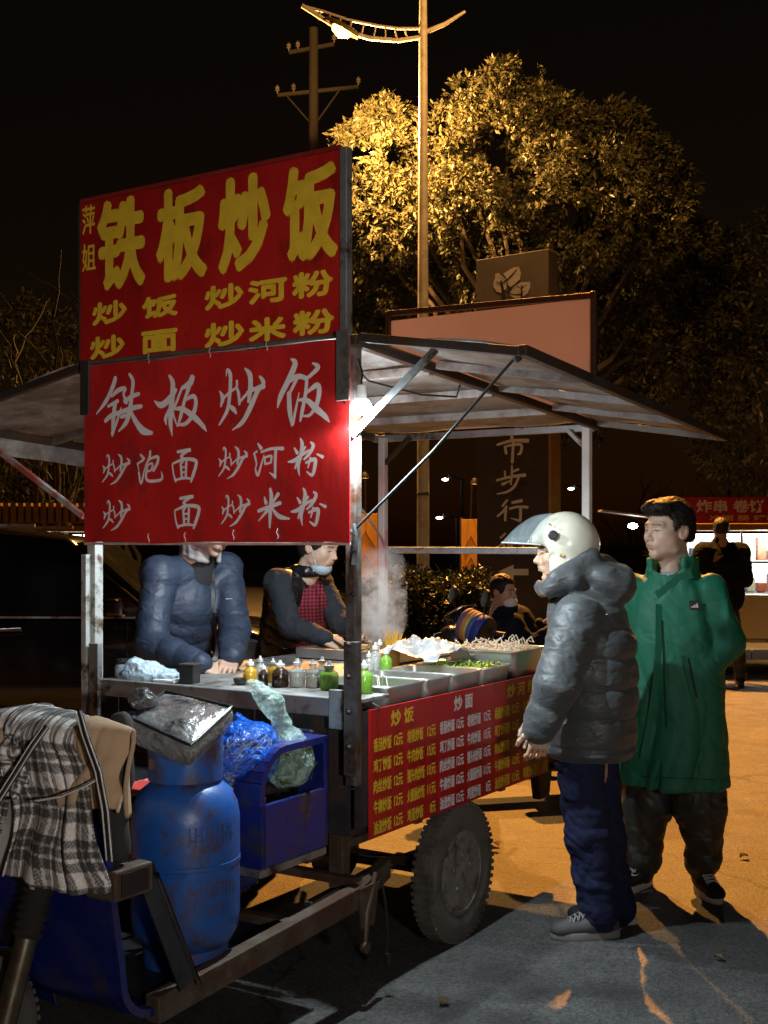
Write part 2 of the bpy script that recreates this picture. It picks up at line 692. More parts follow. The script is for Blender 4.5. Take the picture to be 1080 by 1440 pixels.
def letter_mesh(txt, box, f, bold=0.0, off=0.0):
    """fit txt into box (u0, v0, u1, v1); f(u, v, lift) -> 3D; bold is a stroke growth in the units of box height"""
    V, Fc = glyph(txt, off)
    lo, hi = V[:, :2].min(0), V[:, :2].max(0)
    u0, v0, u1, v1 = box
    mb = MB()
    sh = [(0, 0)]
    if bold:
        sh += [(math.cos(a) * bold, math.sin(a) * bold) for a in np.linspace(0, 2 * math.pi, 9)[:-1]]
    w, h = (u1 - u0) - 2 * bold, (v1 - v0) - 2 * bold
    for i, (du, dv) in enumerate(sh):
        vs = []
        for v in V:
            a = (v[0] - lo[0]) / max(hi[0] - lo[0], 1e-6)
            b = (v[1] - lo[1]) / max(hi[1] - lo[1], 1e-6)
            vs.append(f(u0 + bold + a * w + du, v0 + bold + b * h + dv, i * 0.00012))
        mb.add(vs, Fc)
    return mb


def flat_build(mb, name, m, parent):
    me = bpy.data.meshes.new(name)
    me.from_pydata(mb.v, [], mb.f)
    return link(name, me, m, parent)


def strokes_mesh(strokes, f):
    """brush strokes: each a list of (u, v, width); f(u, v, lift) -> 3D"""
    mb = MB()
    for si, st in enumerate(strokes):
        p = np.array([q[:2] for q in st], float)
        w = np.array([q[2] for q in st], float) / 2
        # resample by Catmull-Rom
        pts, ws = [], []
        n = len(p)
        for i in range(n - 1):
            a, b, c, d = p[max(i - 1, 0)], p[i], p[i + 1], p[min(i + 2, n - 1)]
            for t in np.linspace(0, 1, 7)[:-1]:
                pts.append(0.5 * ((2 * b) + (c - a) * t + (2 * a - 5 * b + 4 * c - d) * t * t + (3 * b - a - 3 * c + d) * t ** 3))
                ws.append(w[i] + (w[i + 1] - w[i]) * (t * t * (3 - 2 * t)))
        pts.append(p[-1])
        ws.append(w[-1])
        lift = si * 0.00015
        rings = []
        for i, q in enumerate(pts):
            t = pts[min(i + 1, len(pts) - 1)] - pts[max(i - 1, 0)]
            t = t / (np.linalg.norm(t) + 1e-9)
            nn = np.array((-t[1], t[0]))
            if i == 0:
                for e, sc in ((0.75, 0.35), (0.45, 0.8)):
                    rings.append((q - t * ws[i] * e, nn, ws[i] * sc))
            rings.append((q, nn, ws[i]))
            if i == len(pts) - 1:
                for e, sc in ((0.45, 0.8), (0.75, 0.35)):
                    rings.append((q + t * ws[i] * e, nn, ws[i] * sc))
        vs, fs = [], []
        for q, nn, r in rings:
            vs += [f(*(q + nn * r), lift), f(*(q - nn * r), lift)]
        for i in range(len(rings) - 1):
            fs.append((2 * i, 2 * i + 1, 2 * i + 3, 2 * i + 2))
        mb.add(vs, fs)
    return mb


# ================================================================== GROUND
def asphalt():
    m = bpy.data.materials.new('asphalt')
    m.use_nodes = True
    N, L = m.node_tree.nodes, m.node_tree.links
    b = N['Principled BSDF']
    tc = N.new('ShaderNodeTexCoord')

    def noise(sc, det=6, ro=0.6):
        n = N.new('ShaderNodeTexNoise')
        n.inputs['Scale'].default_value = sc
        n.inputs['Detail'].default_value = det
        n.inputs['Roughness'].default_value = ro
        L.new(tc.outputs['Object'], n.inputs['Vector'])
        return n
    big, mid, fine = noise(0.55, 8, 0.7), noise(5, 6), noise(120, 3, 0.8)
    vor = N.new('ShaderNodeTexVoronoi')
    vor.inputs['Scale'].default_value = 95
    L.new(tc.outputs['Object'], vor.inputs['Vector'])
    cr = N.new('ShaderNodeValToRGB')
    cr.color_ramp.elements[0].position = 0.34
    cr.color_ramp.elements[0].color = (0.050, 0.048, 0.046, 1)
    cr.color_ramp.elements[1].position = 0.68
    cr.color_ramp.elements[1].color = (0.112, 0.108, 0.102, 1)
    L.new(big.outputs[0], cr.inputs[0])
    mr = N.new('ShaderNodeMapRange')
    mr.inputs[1].default_value = 0.3
    mr.inputs[2].default_value = 0.7
    mr.inputs[3].default_value = 0.72
    mr.inputs[4].default_value = 1.25
    L.new(mid.outputs[0], mr.inputs[0])
    m1 = N.new('ShaderNodeMix')
    m1.data_type = 'RGBA'
    m1.blend_type = 'MULTIPLY'
    m1.inputs['Factor'].default_value = 1
    L.new(cr.outputs[0], m1.inputs[6])
    L.new(mr.outputs[0], m1.inputs[7])
    # aggregate stones
    st = N.new('ShaderNodeMapRange')
    st.inputs[1].default_value = 0.0
    st.inputs[2].default_value = 1.0
    st.inputs[3].default_value = 0.40
    st.inputs[4].default_value = 1.9
    L.new(vor.outputs['Color'], st.inputs[0])
    m2 = N.new('ShaderNodeMix')
    m2.data_type = 'RGBA'
    m2.blend_type = 'MULTIPLY'
    m2.inputs['Factor'].default_value = 0.8
    L.new(m1.outputs[2], m2.inputs[6])
    L.new(st.outputs[0], m2.inputs[7])
    # oil stains and hairline cracks
    sn = noise(1.3, 5, 0.55)
    s1 = N.new('ShaderNodeMapRange')
    s1.inputs[1].default_value = 0.56
    s1.inputs[2].default_value = 0.68
    s1.inputs[3].default_value = 1.0
    s1.inputs[4].default_value = 0.45
    L.new(sn.outputs[0], s1.inputs[0])
    wv = N.new('ShaderNodeVectorMath')
    wv.operation = 'MULTIPLY_ADD'
    wn_ = noise(2.5, 4)
    L.new(wn_.outputs['Color'], wv.inputs[0])
    wv.inputs[1].default_value = (0.5, 0.5, 0)
    L.new(tc.outputs['Object'], wv.inputs[2])
    ck = N.new('ShaderNodeTexVoronoi')
    ck.feature = 'DISTANCE_TO_EDGE'
    ck.inputs['Scale'].default_value = 0.42
    L.new(wv.outputs[0], ck.inputs['Vector'])
    c1 = N.new('ShaderNodeMapRange')
    c1.inputs[1].default_value = 0.001
    c1.inputs[2].default_value = 0.005
    c1.inputs[3].default_value = 0.25
    c1.inputs[4].default_value = 1.0
    L.new(ck.outputs['Distance'], c1.inputs[0])
    pr_ = N.new('ShaderNodeMath')
    pr_.operation = 'MULTIPLY'
    L.new(s1.outputs[0], pr_.inputs[0])
    L.new(c1.outputs[0], pr_.inputs[1])
    m3 = N.new('ShaderNodeMix')
    m3.data_type = 'RGBA'
    m3.blend_type = 'MULTIPLY'
    m3.inputs['Factor'].default_value = 1
    L.new(m2.outputs[2], m3.inputs[6])
    L.new(pr_.outputs[0], m3.inputs[7])
    L.new(m3.outputs[2], b.inputs['Base Color'])
    rr = N.new('ShaderNodeMapRange')
    rr.inputs[3].default_value = 0.55
    rr.inputs[4].default_value = 0.85
    L.new(big.outputs[0], rr.inputs[0])
    L.new(rr.outputs[0], b.inputs['Roughness'])
    ad = N.new('ShaderNodeMath')
    ad.operation = 'ADD'
    L.new(vor.outputs['Distance'], ad.inputs[0])
    L.new(fine.outputs[0], ad.inputs[1])
    bp = N.new('ShaderNodeBump')
    bp.inputs['Strength'].default_value = 0.55
    bp.inputs['Distance'].default_value = 0.006
    L.new(ad.outputs[0], bp.inputs['Height'])
    L.new(bp.outputs[0], b.inputs['Normal'])
    return m


MB().add([(-300, -100, 0), (300, -100, 0), (300, 500, 0), (-300, 500, 0)], [(0, 1, 2, 3)]).build('road', asphalt()).__setitem__('kind', 'structure')
M_PAVE = mat('paving', (0.20, 0.18, 0.16), 0.8, 0, 0.2, 3, 0.3, 40)
M_KERB = mat('kerb_stone', (0.30, 0.28, 0.25), 0.8, 0, 0.2, 4, 0.3, 50, dirt=(0.1, 0.09, 0.08), dirt_amt=0.3)
pv = MB().box((-60, 16.6, -0.3), (60, 60, 0.13)).build('pavement', M_PAVE)
pv['kind'] = 'structure'
for i in range(26):
    x = -13 + i * 1.0
    MB().box((x + 0.006, 16.43, -0.2), (x + 0.994, 16.595, 0.14)).build('kerb_stone', M_KERB, pv, bevel=0.015)
# a few leaves and scraps on the asphalt, all real
M_DRY = mat('dry_leaf', (0.16, 0.09, 0.03), 0.8, 0, 0.3, 20, 0.2, 60)
for i, (px, py, w) in enumerate([(698, 1191, 0.05), (624, 1414, 0.045), (905, 1165, 0.05), (1046, 1208, 0.05), (884, 1108, 0.06), (1010, 1352, 0.04)]):
    g = G(px, py)
    a = random.random() * 6
    rows = []
    for r_ in range(5):
        t = r_ / 4
        ww = w * 0.45 * math.sin(math.pi * min(max(t, 0.06), 0.97))
        rows.append([Vector((t * w - w / 2, s * ww, 0.004 + 0.010 * abs(s) + 0.008 * math.sin(t * 3))) for s in (-1, 0, 1)])
    o = MB().grid(rows).build('fallen_leaf', M_DRY, smooth=True, solid=0.0008)
    o.location = (g.x, g.y, 0.005)
    o.rotation_euler = (0, 0, a)
    tag(o, ['dry leaf on the orange-lit road just behind the cart wheel', 'dry leaf on the dark road at the bottom of the picture',
            'dry leaf on the road between the two customers', 'dry leaf on the road at the right edge', 'dry leaf on the road behind the helmet man',
            'dry leaf on the road in the long shadow at right'][i], 'leaf', 'leaves fallen on the road')

# ================================================================== FOOD TRICYCLE
TH = math.atan(1071 / FOC)
RZ = math.pi / 2 - TH
ORG = Vector((-0.105, 4.17, 0))
cart = empty('food_tricycle', 'blue cargo tricycle food stall with red sign boards and folding roof', 'food cart', ORG, RZ)
MC = rootmat(cart)
MCI = MC.inverted()
CAML = MCI @ Vector((0, 0, CAMH))


def W(x, y, z):
    return MC @ Vector((x, y, z))


def plane_x(px, py, xs):
    d = (MCI.to_3x3() @ Vector(((px - CX) / FOC, 1, -(py - HOR) / FOC)))
    q = CAML + d * ((xs - CAML.x) / d.x)
    return q.y, q.z


def plane_y(px, py, ys):
    d = (MCI.to_3x3() @ Vector(((px - CX) / FOC, 1, -(py - HOR) / FOC)))
    q = CAML + d * ((ys - CAML.y) / d.y)
    return q.x, q.z


def zr(x):
    return 2.305 - 0.055 * x


BW = 1.24          # width between the front posts
BL = 2.06          # length of the bed

# ---- chassis
MB().bar((-1.02, -0.02, 0.325), (0.0, -0.02, 0.385), 0.05, 0.075).bar((0.0, -0.02, 0.385), (0.30, 0.06, 0.40), 0.045, 0.07).build('frame_rail', M_RUSTY, cart, bevel=0.004)
MB().bar((-1.02, 1.0, 0.325), (0.3, 1.0, 0.39), 0.05, 0.07).build('frame_rail', M_RUSTY, cart, bevel=0.004)
for y in (0.22, 1.02):
    MB().bar((0.0, y, 0.50), (BL, y, 0.50), 0.05, 0.08).build('chassis_beam', M_RUSTY, cart, bevel=0.004)
for x in (-0.32, 0.03, 0.45, 1.15, 1.75):
    z = 0.36 if x < 0 else 0.555 if x > 0.1 else 0.42
    MB().bar((x, 0.0, z), (x, 1.16, z), 0.045, 0.03).build('cross_member', M_RUSTY, cart, bevel=0.003)
MB().bar((0.06, 0.10, 0.38), (0.06, 0.10, 0.57), 0.06, 0.05, (1, 0, 0)).build('frame_bracket', M_RUSTY, cart, bevel=0.004)
MB().prism([(-0.05, 0.28), (0.03, 0.28), (0.06, 0.42), (-0.06, 0.42)], -0.055, -0.045, lambda u, v, w: (u + 0.02, w, v)).build('gusset_plate', M_RUSTY, cart, bevel=0.002)
MB().tube([(0.07, -0.045, 0.45), (0.0, -0.055, 0.33), (-0.01, -0.055, 0.22)], 0.009, 8).build('brake_lever', M_RUSTY, cart, smooth=True)
MB().lathe([(0.0, -0.01), (0.02, -0.01), (0.02, 0.01), (0.0, 0.01)], (-0.01, -0.055, 0.215), 12, (0, 1, 0)).build('lever_eye', M_RUSTY, cart, smooth=True)
cb = MB().tube([(0.10, -0.05, 0.42), (0.11, -0.06, 0.34), (0.12, -0.062, 0.25), (0.125, -0.06, 0.15)], 0.005, 6).build('hanging_cable', M_ROPE, cart, smooth=True)
MB().cbox((0.125, -0.06, 0.135), (0.02, 0.02, 0.045)).build('cable_plug', M_BLACK, cb, bevel=0.004)
MB().bar((-0.05, 0.16, 0.33), (0.8, 0.3, 0.30), 0.03, 0.03).build('drag_link', M_STEEL, cart, bevel=0.003)

# ---- rear axle, springs and wheels
MB().tube([(0.79, 0.06, 0.275), (0.79, 1.18, 0.275)], 0.032, 12).lathe([(0.04, -0.1), (0.11, -0.05), (0.11, 0.05), (0.04, 0.1)], (0.79, 0.62, 0.275), 16, (0, 1, 0)).build('rear_axle', M_DARKFRAME, cart, smooth=True)
for y in (0.20, 1.04):
    for i in range(4):
        L2 = 0.42 - i * 0.09
        pts = [(0.79 + t * L2, y, 0.335 + i * -0.009 + 0.075 * (t * L2 / 0.42) ** 2) for t in np.linspace(-1, 1, 9)]
        mb = MB()
        for a, b in zip(pts[:-1], pts[1:]):
            mb.bar(a, b, 0.045, 0.008)
        mb.build('spring_leaf', M_DARKFRAME, cart)


def wheel(name, parent, x, y, rad, wd):
    out = -1 if y < 0.6 else 1
    h = wd / 2
    t = MB().lathe([(rad * 0.60, -h * 0.8), (rad * 0.72, -h), (rad * 0.90, -h * 0.98), (rad * 0.985, -h * 0.72), (rad, -h * 0.3), (rad, h * 0.3),
                    (rad * 0.985, h * 0.72), (rad * 0.90, h * 0.98), (rad * 0.72, h), (rad * 0.60, h * 0.8)], (x, y, rad), 48, (0, 1, 0)).build(name, M_TYRE, parent, smooth=True)
    tr = MB()
    n = 58
    for i in range(n):
        for s in (-1, 1):
            a = 2 * math.pi * (i + (0.5 if s > 0 else 0)) / n
            Mx = Matrix.Translation((x, y, rad)) @ Matrix.Rotation(a, 4, 'Y') @ Matrix.Translation((0, s * h * 0.52, rad * 0.985))
            tr.cbox((0, 0, 0), (rad * 0.058, h * 0.80, 0.010), Mx)
    tr.build('tread', M_TYRE, t, bevel=0.0015)
    MB().lathe([(rad * 0.60, out * h * 0.85), (rad * 0.56, out * h * 0.92), (rad * 0.53, out * h * 0.55), (rad * 0.36, out * h * 0.15), (rad * 0.30, out * h * 0.45),
                (rad * 0.20, out * h * 0.52), (rad * 0.19, out * h * 0.9), (rad * 0.08, out * h * 1.0), (0, out * h * 1.0)], (x, y, rad), 40, (0, 1, 0)).build('rim', M_RIM, t, smooth=True)
    for i in range(5):
        a = 2 * math.pi * i / 5 + 0.3
        MB().lathe([(0.012, 0), (0.012, out * 0.016), (0.007, out * 0.022)], (x + math.cos(a) * rad * 0.25, y + out * h * 0.45, rad + math.sin(a) * rad * 0.25), 6, (0, 1, 0)).build('wheel_nut', M_RIM, t)
    for i in range(6):
        a = 2 * math.pi * i / 6
        MB().lathe([(0.018, 0), (0.018, out * 0.004)], (x + math.cos(a) * rad * 0.45, y + out * h * 0.365, rad + math.sin(a) * rad * 0.45), 10, (0, 1, 0)).build('rim_hole', M_BLACK, t)
    return t


wheel('wheel', cart, 0.79, 0.040, 0.276, 0.085)
wheel('wheel', cart, 0.79, 1.195, 0.276, 0.085)
wheel('front_wheel', cart, -1.36, 0.36, 0.25, 0.09)
# rusty bracket under the tail of the menu board
MB().prism([(1.50, 0.44), (1.60, 0.44), (1.63, 0.56), (1.47, 0.56)], -0.01, 0.03, lambda u, v, w: (u, w, v)).build('tail_bracket', M_RUSTY, cart, bevel=0.004)

# ---- bed
M_BEDIN = mat('bed_dark', (0.03, 0.03, 0.032), 0.7, 0.2, 0.3, 8, 0.2, 40, dirt=RUST, dirt_amt=0.4)
MB().box((0.02, 0.02, 0.575), (BL + 0.02, BW - 0.02, 0.60)).build('bed_floor', M_BEDIN, cart)
MB().box((0.03, 0.004, 0.60), (BL, 0.017, 1.005)).build('bed_side', M_BEDIN, cart)
MB().box((0.03, BW - 0.022, 0.60), (BL, BW - 0.004, 1.034)).build('bed_side', M_BEDIN, cart)
MB().box((0.012, 0.03, 0.60), (0.028, BW - 0.03, 1.034)).build('bed_front', M_BEDIN, cart)
MB().box((BL - 0.01, 0.03, 0.60), (BL + 0.01, BW - 0.03, 1.034)).build('bed_tail', M_BEDIN, cart)
for lo_, hi_ in (((0.0, 0.392, 1.036), (BL, BW - 0.005, 1.05)), ((0.0, 0.004, 1.036), (0.238, 0.388, 1.05)), ((1.645, 0.004, 1.036), (BL, 0.388, 1.05))):
    MB().box(lo_, hi_).build('counter_plate', mat('worn_counter', (0.30, 0.30, 0.29), 0.55, 0.35, 0.25, 12, 0.1, 60, dirt=(0.10, 0.085, 0.07), dirt_amt=0.4, dirt_scale=10), cart, bevel=0.002)
MB().box((0.24, 0.03, 0.93), (1.645, 0.39, 0.944)).build('pan_shelf', M_BEDIN, cart)
MB().box((-0.035, 0.03, 0.995), (-0.004, BW - 0.015, 1.060)).build('counter_edge', M_STEEL, cart, bevel=0.004)
for i in range(7):
    y = 0.10 + i * 0.17
    MB().bar((0.005, y, 0.61), (0.005, y, 0.99), 0.012, 0.01, (1, 0, 0)).build('front_rib', M_BEDIN, cart)

# ---- posts
post_top = zr(0) - 0.03
fp = MB().bar((0, 0, 0.76), (0, 0, post_top), 0.042, 0.042, (1, 0, 0)).build('corner_post', M_POST, cart, bevel=0.004)
MB().box((-0.048, -0.045, 0.80), (-0.022, 0.010, 1.26)).build('post_splice', M_POST, fp, bevel=0.003)
MB().box((-0.044, 0.022, 0.955), (-0.022, 0.075, 1.09)).build('post_clip', M_STEEL, fp, bevel=0.003)
for z in (0.90, 1.02, 1.14, 1.25, 1.42, 1.55):
    MB().lathe([(0.010, 0), (0.010, -0.006), (0.005, -0.011)], (-0.05 if z < 1.3 else -0.022, -0.015, z), 8, (1, 0, 0)).build('bolt', M_DARKFRAME, fp)
lp = MB().bar((0, BW, 0.95), (0, BW, post_top), 0.045, 0.045, (1, 0, 0)).build('corner_post', M_WHITEPOST, cart, bevel=0.004)
MB().box((-0.05, BW - 0.065, 0.90), (-0.024, BW - 0.015, 1.20)).build('post_splice', M_STEEL, lp, bevel=0.003)
MB().box((-0.05, BW + 0.0, 0.90), (-0.024, BW + 0.028, 1.55)).build('post_angle', M_WHITEPOST, lp, bevel=0.003)
MB().bar((BL, 0, 0.62), (BL, 0, zr(BL) - 0.03), 0.04, 0.04, (1, 0, 0)).build('corner_post', mat('bright_post', (0.78, 0.80, 0.80), 0.4, 0, 0.1, 12, 0.05, 60), cart, bevel=0.004)
MB().bar((BL, BW - 0.06, 0.62), (BL, BW - 0.06, zr(BL) - 0.03), 0.04, 0.04, (1, 0, 0)).build('corner_post', mat('red_white_post', (0.55, 0.30, 0.30), 0.45, 0.1, 0.3, 6, 0.1, 60, dirt=(0.5, 0.5, 0.48), dirt_amt=0.6, dirt_scale=5), cart, bevel=0.004)
MB().bar((BL + 0.03, 0.0, 1.555), (BL + 0.03, BW - 0.06, 1.555), 0.03, 0.035).build('rear_rail', M_STEEL, cart, bevel=0.003)
# knee braces at the rear posts
MB().bar((BL, -0.0, 2.05), (BL, 0.10, zr(BL) - 0.04), 0.03, 0.02).build('knee_brace', M_WHITEPOST, cart, bevel=0.002)
MB().bar((BL, BW - 0.07, 2.02), (BL, BW - 0.22, zr(BL) - 0.04), 0.03, 0.02).build('knee_brace', M_DARKFRAME, cart, bevel=0.002)
# thin brace rod across the left side
MB().tube([(0.03, 0.0, 1.73), (BL - 0.03, BW - 0.07, 1.62)], 0.006, 6).build('brace_rod', M_STEEL, cart)

# ---- roof
xs_ = [-0.03, 0.50, 1.02, 1.55, 2.10]
for a, b in zip(xs_[:-1], xs_[1:]):
    mb = MB()
    rows = []
    for x in np.linspace(a + 0.003, b - 0.003, 6):
        rows.append([(x, y, zr(x) + 0.006 * math.sin(y * 9 + x * 4)) for y in np.linspace(-0.015, BW + 0.015, 12)])
    mb.grid(rows).build('roof_panel', M_ROOF, cart, solid=0.006, smooth=True)
for x in xs_:
    MB().bar((x, -0.02, zr(x) - 0.028), (x, BW + 0.02, zr(x) - 0.028), 0.03, 0.035).build('roof_beam', M_ROOF if 0 < x < 2 else M_STEEL, cart, bevel=0.002)
for y in (-0.025, BW + 0.025):
    MB().bar((-0.05, y, zr(-0.05) - 0.02), (2.12, y, zr(2.12) - 0.02), 0.035, 0.035).build('roof_rail', M_DARKFRAME, cart, bevel=0.003)


def flap(y0, y1, drop, nm, xa, xb, nrib):
    def z(x, y):
        return zr(x) - 0.005 - drop * (y - y0) / (y1 - y0)
    bx = np.linspace(xa, xb, nrib)
    fl = None
    for a, b in zip(bx[:-1], bx[1:]):
        rows = []
        for x in np.linspace(a + 0.004, b - 0.004, 5):
            rows.append([(x, y, z(x, y) + 0.014 + 0.007 * math.sin((y - y0) * 11 + x * 5)) for y in np.linspace(y0, y1, 9)])
        MB().grid(rows).build(nm + '_panel', M_ROOF, cart, solid=0.005, smooth=True)
    for i, x in enumerate(bx):
        MB().bar((x, y0, z(x, y0) - 0.006), (x, y1, z(x, y1) - 0.006), 0.028, 0.03).build(nm + '_rib', M_DARKFRAME if i == 0 else M_ROOF, cart, bevel=0.002)
    MB().bar((xa - 0.02, y1, z(xa, y1) - 0.003), (xb + 0.02, y1, z(xb, y1) - 0.003), 0.03, 0.035).build(nm + '_rail', M_DARKFRAME, cart, bevel=0.003)
    return z


zf = flap(-0.05, -0.665, 0.10, 'awning', -0.03, 2.08, 5)
zl = flap(BW + 0.05, BW + 0.98, 0.17, 'left_awning', -0.03, 2.08, 4)
rows = []
for x in np.linspace(-0.05, 2.1, 24):
    s = 0.012 * math.sin(x * 17)
    rows.append([(x, BW + 1.0 + s * t, zl(x, BW + 0.98) - 0.01 - 0.09 * t) for t in (0, 0.5, 1)])
MB().grid(rows).build('awning_valance', M_ROOF, cart, solid=0.004, smooth=True)
MB().bar((-0.03, -0.012, 1.965), (-0.03, -0.345, zf(0, -0.345) - 0.02), 0.028, 0.008, (1, 0, 0)).build('awning_strut', M_STEEL, cart, bevel=0.002)
MB().tube([(-0.02, -0.63, zf(0, -0.63) - 0.02), (-0.03, -0.33, 1.895), (-0.03, -0.022, 1.64)], 0.005, 6).build('awning_rope', M_ROPE, cart, smooth=True)
MB().lathe([(0.0, -0.02), (0.014, -0.012), (0.014, 0.012), (0.0, 0.02)], (-0.02, -0.635, zf(0, -0.63) - 0.02), 10).build('rope_knot', M_ROPE, cart, smooth=True)
MB().tube([(-0.03, -0.02, 1.66), (-0.04, -0.035, 1.62), (-0.035, -0.03, 1.57), (-0.045, -0.03, 1.52)], 0.009, 6).tube([(-0.03, 0.02, 1.63), (-0.05, -0.01, 1.64), (-0.03, -0.03, 1.63)], 0.008, 6).build('rope_tie', M_ROPE, cart, smooth=True)
rb = mat('red_strut', (0.45, 0.10, 0.08), 0.4, 0.2, 0.3, 10, 0.1, 40, dirt=(0.45, 0.44, 0.42), dirt_amt=0.5, dirt_scale=8)
MB().bar((-0.03, BW + 0.80, zl(0, BW + 0.80) - 0.03), (-0.03, BW + 0.03, 1.70), 0.022, 0.022, (1, 0, 0)).build('awning_strut', rb, cart, bevel=0.002)

# cables under the roof
def cable(pts, r=0.004):
    return MB().tube(pts, r, 6).build('cable', M_ROPE, cart, smooth=True)


cable([(0.05, 0.06, 2.24), (0.25, 0.10, 2.19), (0.50, 0.02, 2.16), (0.70, -0.02, 2.17), (0.72, -0.025, 2.22)])
cable([(0.03, 0.02, 2.23), (0.07, 0.03, 2.17), (0.10, 0.05, 2.14)])
cable([(0.10, 0.05, 2.14), (0.13, 0.4, 2.20), (0.12, 0.9, 2.21), (0.1, 1.2, 2.22)])

# ---- rear sign (its bare back faces the camera)
yl, yr = BW - 0.07, -0.02
rs_ = MB().box((BL + 0.045, yr, zr(BL) + 0.0), (BL + 0.055, yl, 2.80)).build('rear_sign', M_PINKB, cart)
for a, b in (((BL + 0.04, yr, 2.81), (BL + 0.04, yl, 2.84)), ((BL + 0.04, yr, 2.16), (BL + 0.04, yr, 2.83)), ((BL + 0.04, yl, 2.16), (BL + 0.04, yl, 2.85))):
    MB().bar(a, b, 0.028, 0.028, (1, 0, 0)).build('sign_frame', M_DARKFRAME, rs_, bevel=0.002)

# ---- upper sign
XU = -0.034


def quad_on_x(px0, px1, pts, xs, th, name, m, bev=0.0):
    pass


yA, _ = plane_x(113, 400, XU)
yB, _ = plane_x(478, 400, XU)
zU0, zU1 = plane_x(300, 488, XU)[1], plane_x(300, 247, XU)[1]
up = MB().box((XU, yB, zU0), (XU + 0.022, yA, zU1)).build('upper_sign', M_RED1, cart, bevel=0.002)
MB().box((XU - 0.006, yB - 0.032, zU0 - 0.03), (XU + 0.03, yB - 0.002, zU1 + 0.005)).build('sign_frame', M_STEEL, up, bevel=0.003)
MB().box((XU - 0.004, yB, zU1 + 0.001), (XU + 0.03, yA, zU1 + 0.016)).build('sign_frame', mat('red_trim', (0.25, 0.02, 0.015), 0.5, 0.1, 0.2), up, bevel=0.002)
MB().box((XU - 0.012, yB, zU0 - 0.016), (XU + 0.03, yA + 0.01, zU0 - 0.002)).build('sign_frame', mat('brown_trim', (0.11, 0.07, 0.05), 0.6, 0.2, 0.3, 9, 0.2, 50), up, bevel=0.003)
MB().box((XU - 0.002, yA + 0.001, zU0), (XU + 0.03, yA + 0.014, zU1)).build('sign_frame', M_DARKFRAME, up, bevel=0.002)


def on_x(xs):
    return lambda u, v, l: (xs - 0.0015 - l, -u, v)          # u runs to the right of the picture = -y


def up_char(ch, x0, y0, x1, y1, bold, slope):
    ya, _ = plane_x(x0, (y0 + y1) / 2, XU)
    yb, _ = plane_x(x1, (y0 + y1) / 2, XU)
    dy = slope * (x1 - x0)
    xc = (x0 + x1) / 2
    _, zt = plane_x(xc, y0 + dy / 2, XU)
    _, zb = plane_x(xc, y1 - dy / 2, XU)
    mb = letter_mesh(ch, (-ya, zb, -yb, zt), on_x(XU), bold, 0.0)
    flat_build(mb, 'lettering', M_YEL, up)


for ch, b in zip('铁板炒饭', ((137, 272, 205, 413), (220, 256, 292, 401), (307, 239, 381, 389), (398, 223, 476, 374))):
    up_char(ch, *b, 0.0125, 0.17)
for ch, b in zip('萍姐', ((116, 287, 134, 331), (116, 341, 135, 383))):
    up_char(ch, *b, 0.0015, 0.17)
for ch, b in zip('炒饭炒河粉', ((130, 420, 179, 459), (200, 412, 251, 450), (288, 396, 343, 438), (349, 388, 404, 430), (411, 377, 469, 422))):
    up_char(ch, *b, 0.0050, 0.13)
for ch, b in zip('炒面炒米粉', ((127, 469, 176, 507), (199, 461, 250, 499), (288, 449, 344, 491), (350, 443, 403, 483), (412, 432, 471, 474))):
    up_char(ch, *b, 0.0050, 0.11)

# ---- lower sign: vinyl board tied on with wire
XL = -0.060
yA2, _ = plane_x(119.5, 640, XL)
yB2, _ = plane_x(493, 640, XL)
_, zT = plane_x(300, 497, XL)
_, zB = plane_x(300, 763, XL)
rows = []
for z in np.linspace(zB, zT, 14):
    rows.append([(XL + 0.0025 * math.sin(y * 7 + z * 3) * (0.3 + (zT - z)), y, z + 0.004 * math.sin(y * 13)) for y in np.linspace(yB2, yA2, 22)])
lo_s = MB().grid(rows).build('lower_sign', M_RED2, cart, solid=0.005, smooth=True)
MB().bar((XL - 0.001, yA2, zB - 0.004), (XL - 0.001, yB2, zB - 0.004), 0.010, 0.010).build('sign_hem', mat('hem_strip', (0.45, 0.33, 0.28), 0.6, 0, 0.3, 20), lo_s, bevel=0.002)
for y0, y1, z0, z1 in ((yA2 - 0.035, yA2 + 0.012, 2.10, zT + 0.025), (yB2 - 0.004, yB2 + 0.05, 2.08, zT + 0.03)):
    MB().box((XL - 0.016, y0, z0), (XL - 0.007, y1, z1)).build('sign_bracket', M_DARKFRAME if y0 > 0.5 else M_POST, cart, bevel=0.002)
M_TIE = mat('wire_tie', (0.55, 0.38, 0.36), 0.5, 0.2, 0.1)
for px, py in ((211, 505), (297, 497), (377, 487), (211, 757), (262, 756), (330, 753), (392, 751)):
    y, z = plane_x(px, py, XL)
    MB().tube([(XL - 0.006, y, z + 0.02), (XL - 0.010, y + 0.003, z + 0.006), (XL - 0.008, y - 0.004, z - 0.008), (XL - 0.009, y - 0.001, z - 0.016)], 0.0014, 5).build('wire_tie', M_TIE, lo_s, smooth=True)
for px, py in ((490, 556), (490, 566)):
    y, z = plane_x(px, py, XL)
    MB().lathe([(0.005, 0), (0.005, -0.003), (0.002, -0.005)], (XL - 0.004, y + 0.01, z), 8, (1, 0, 0)).build('screw', M_CHROME, lo_s)

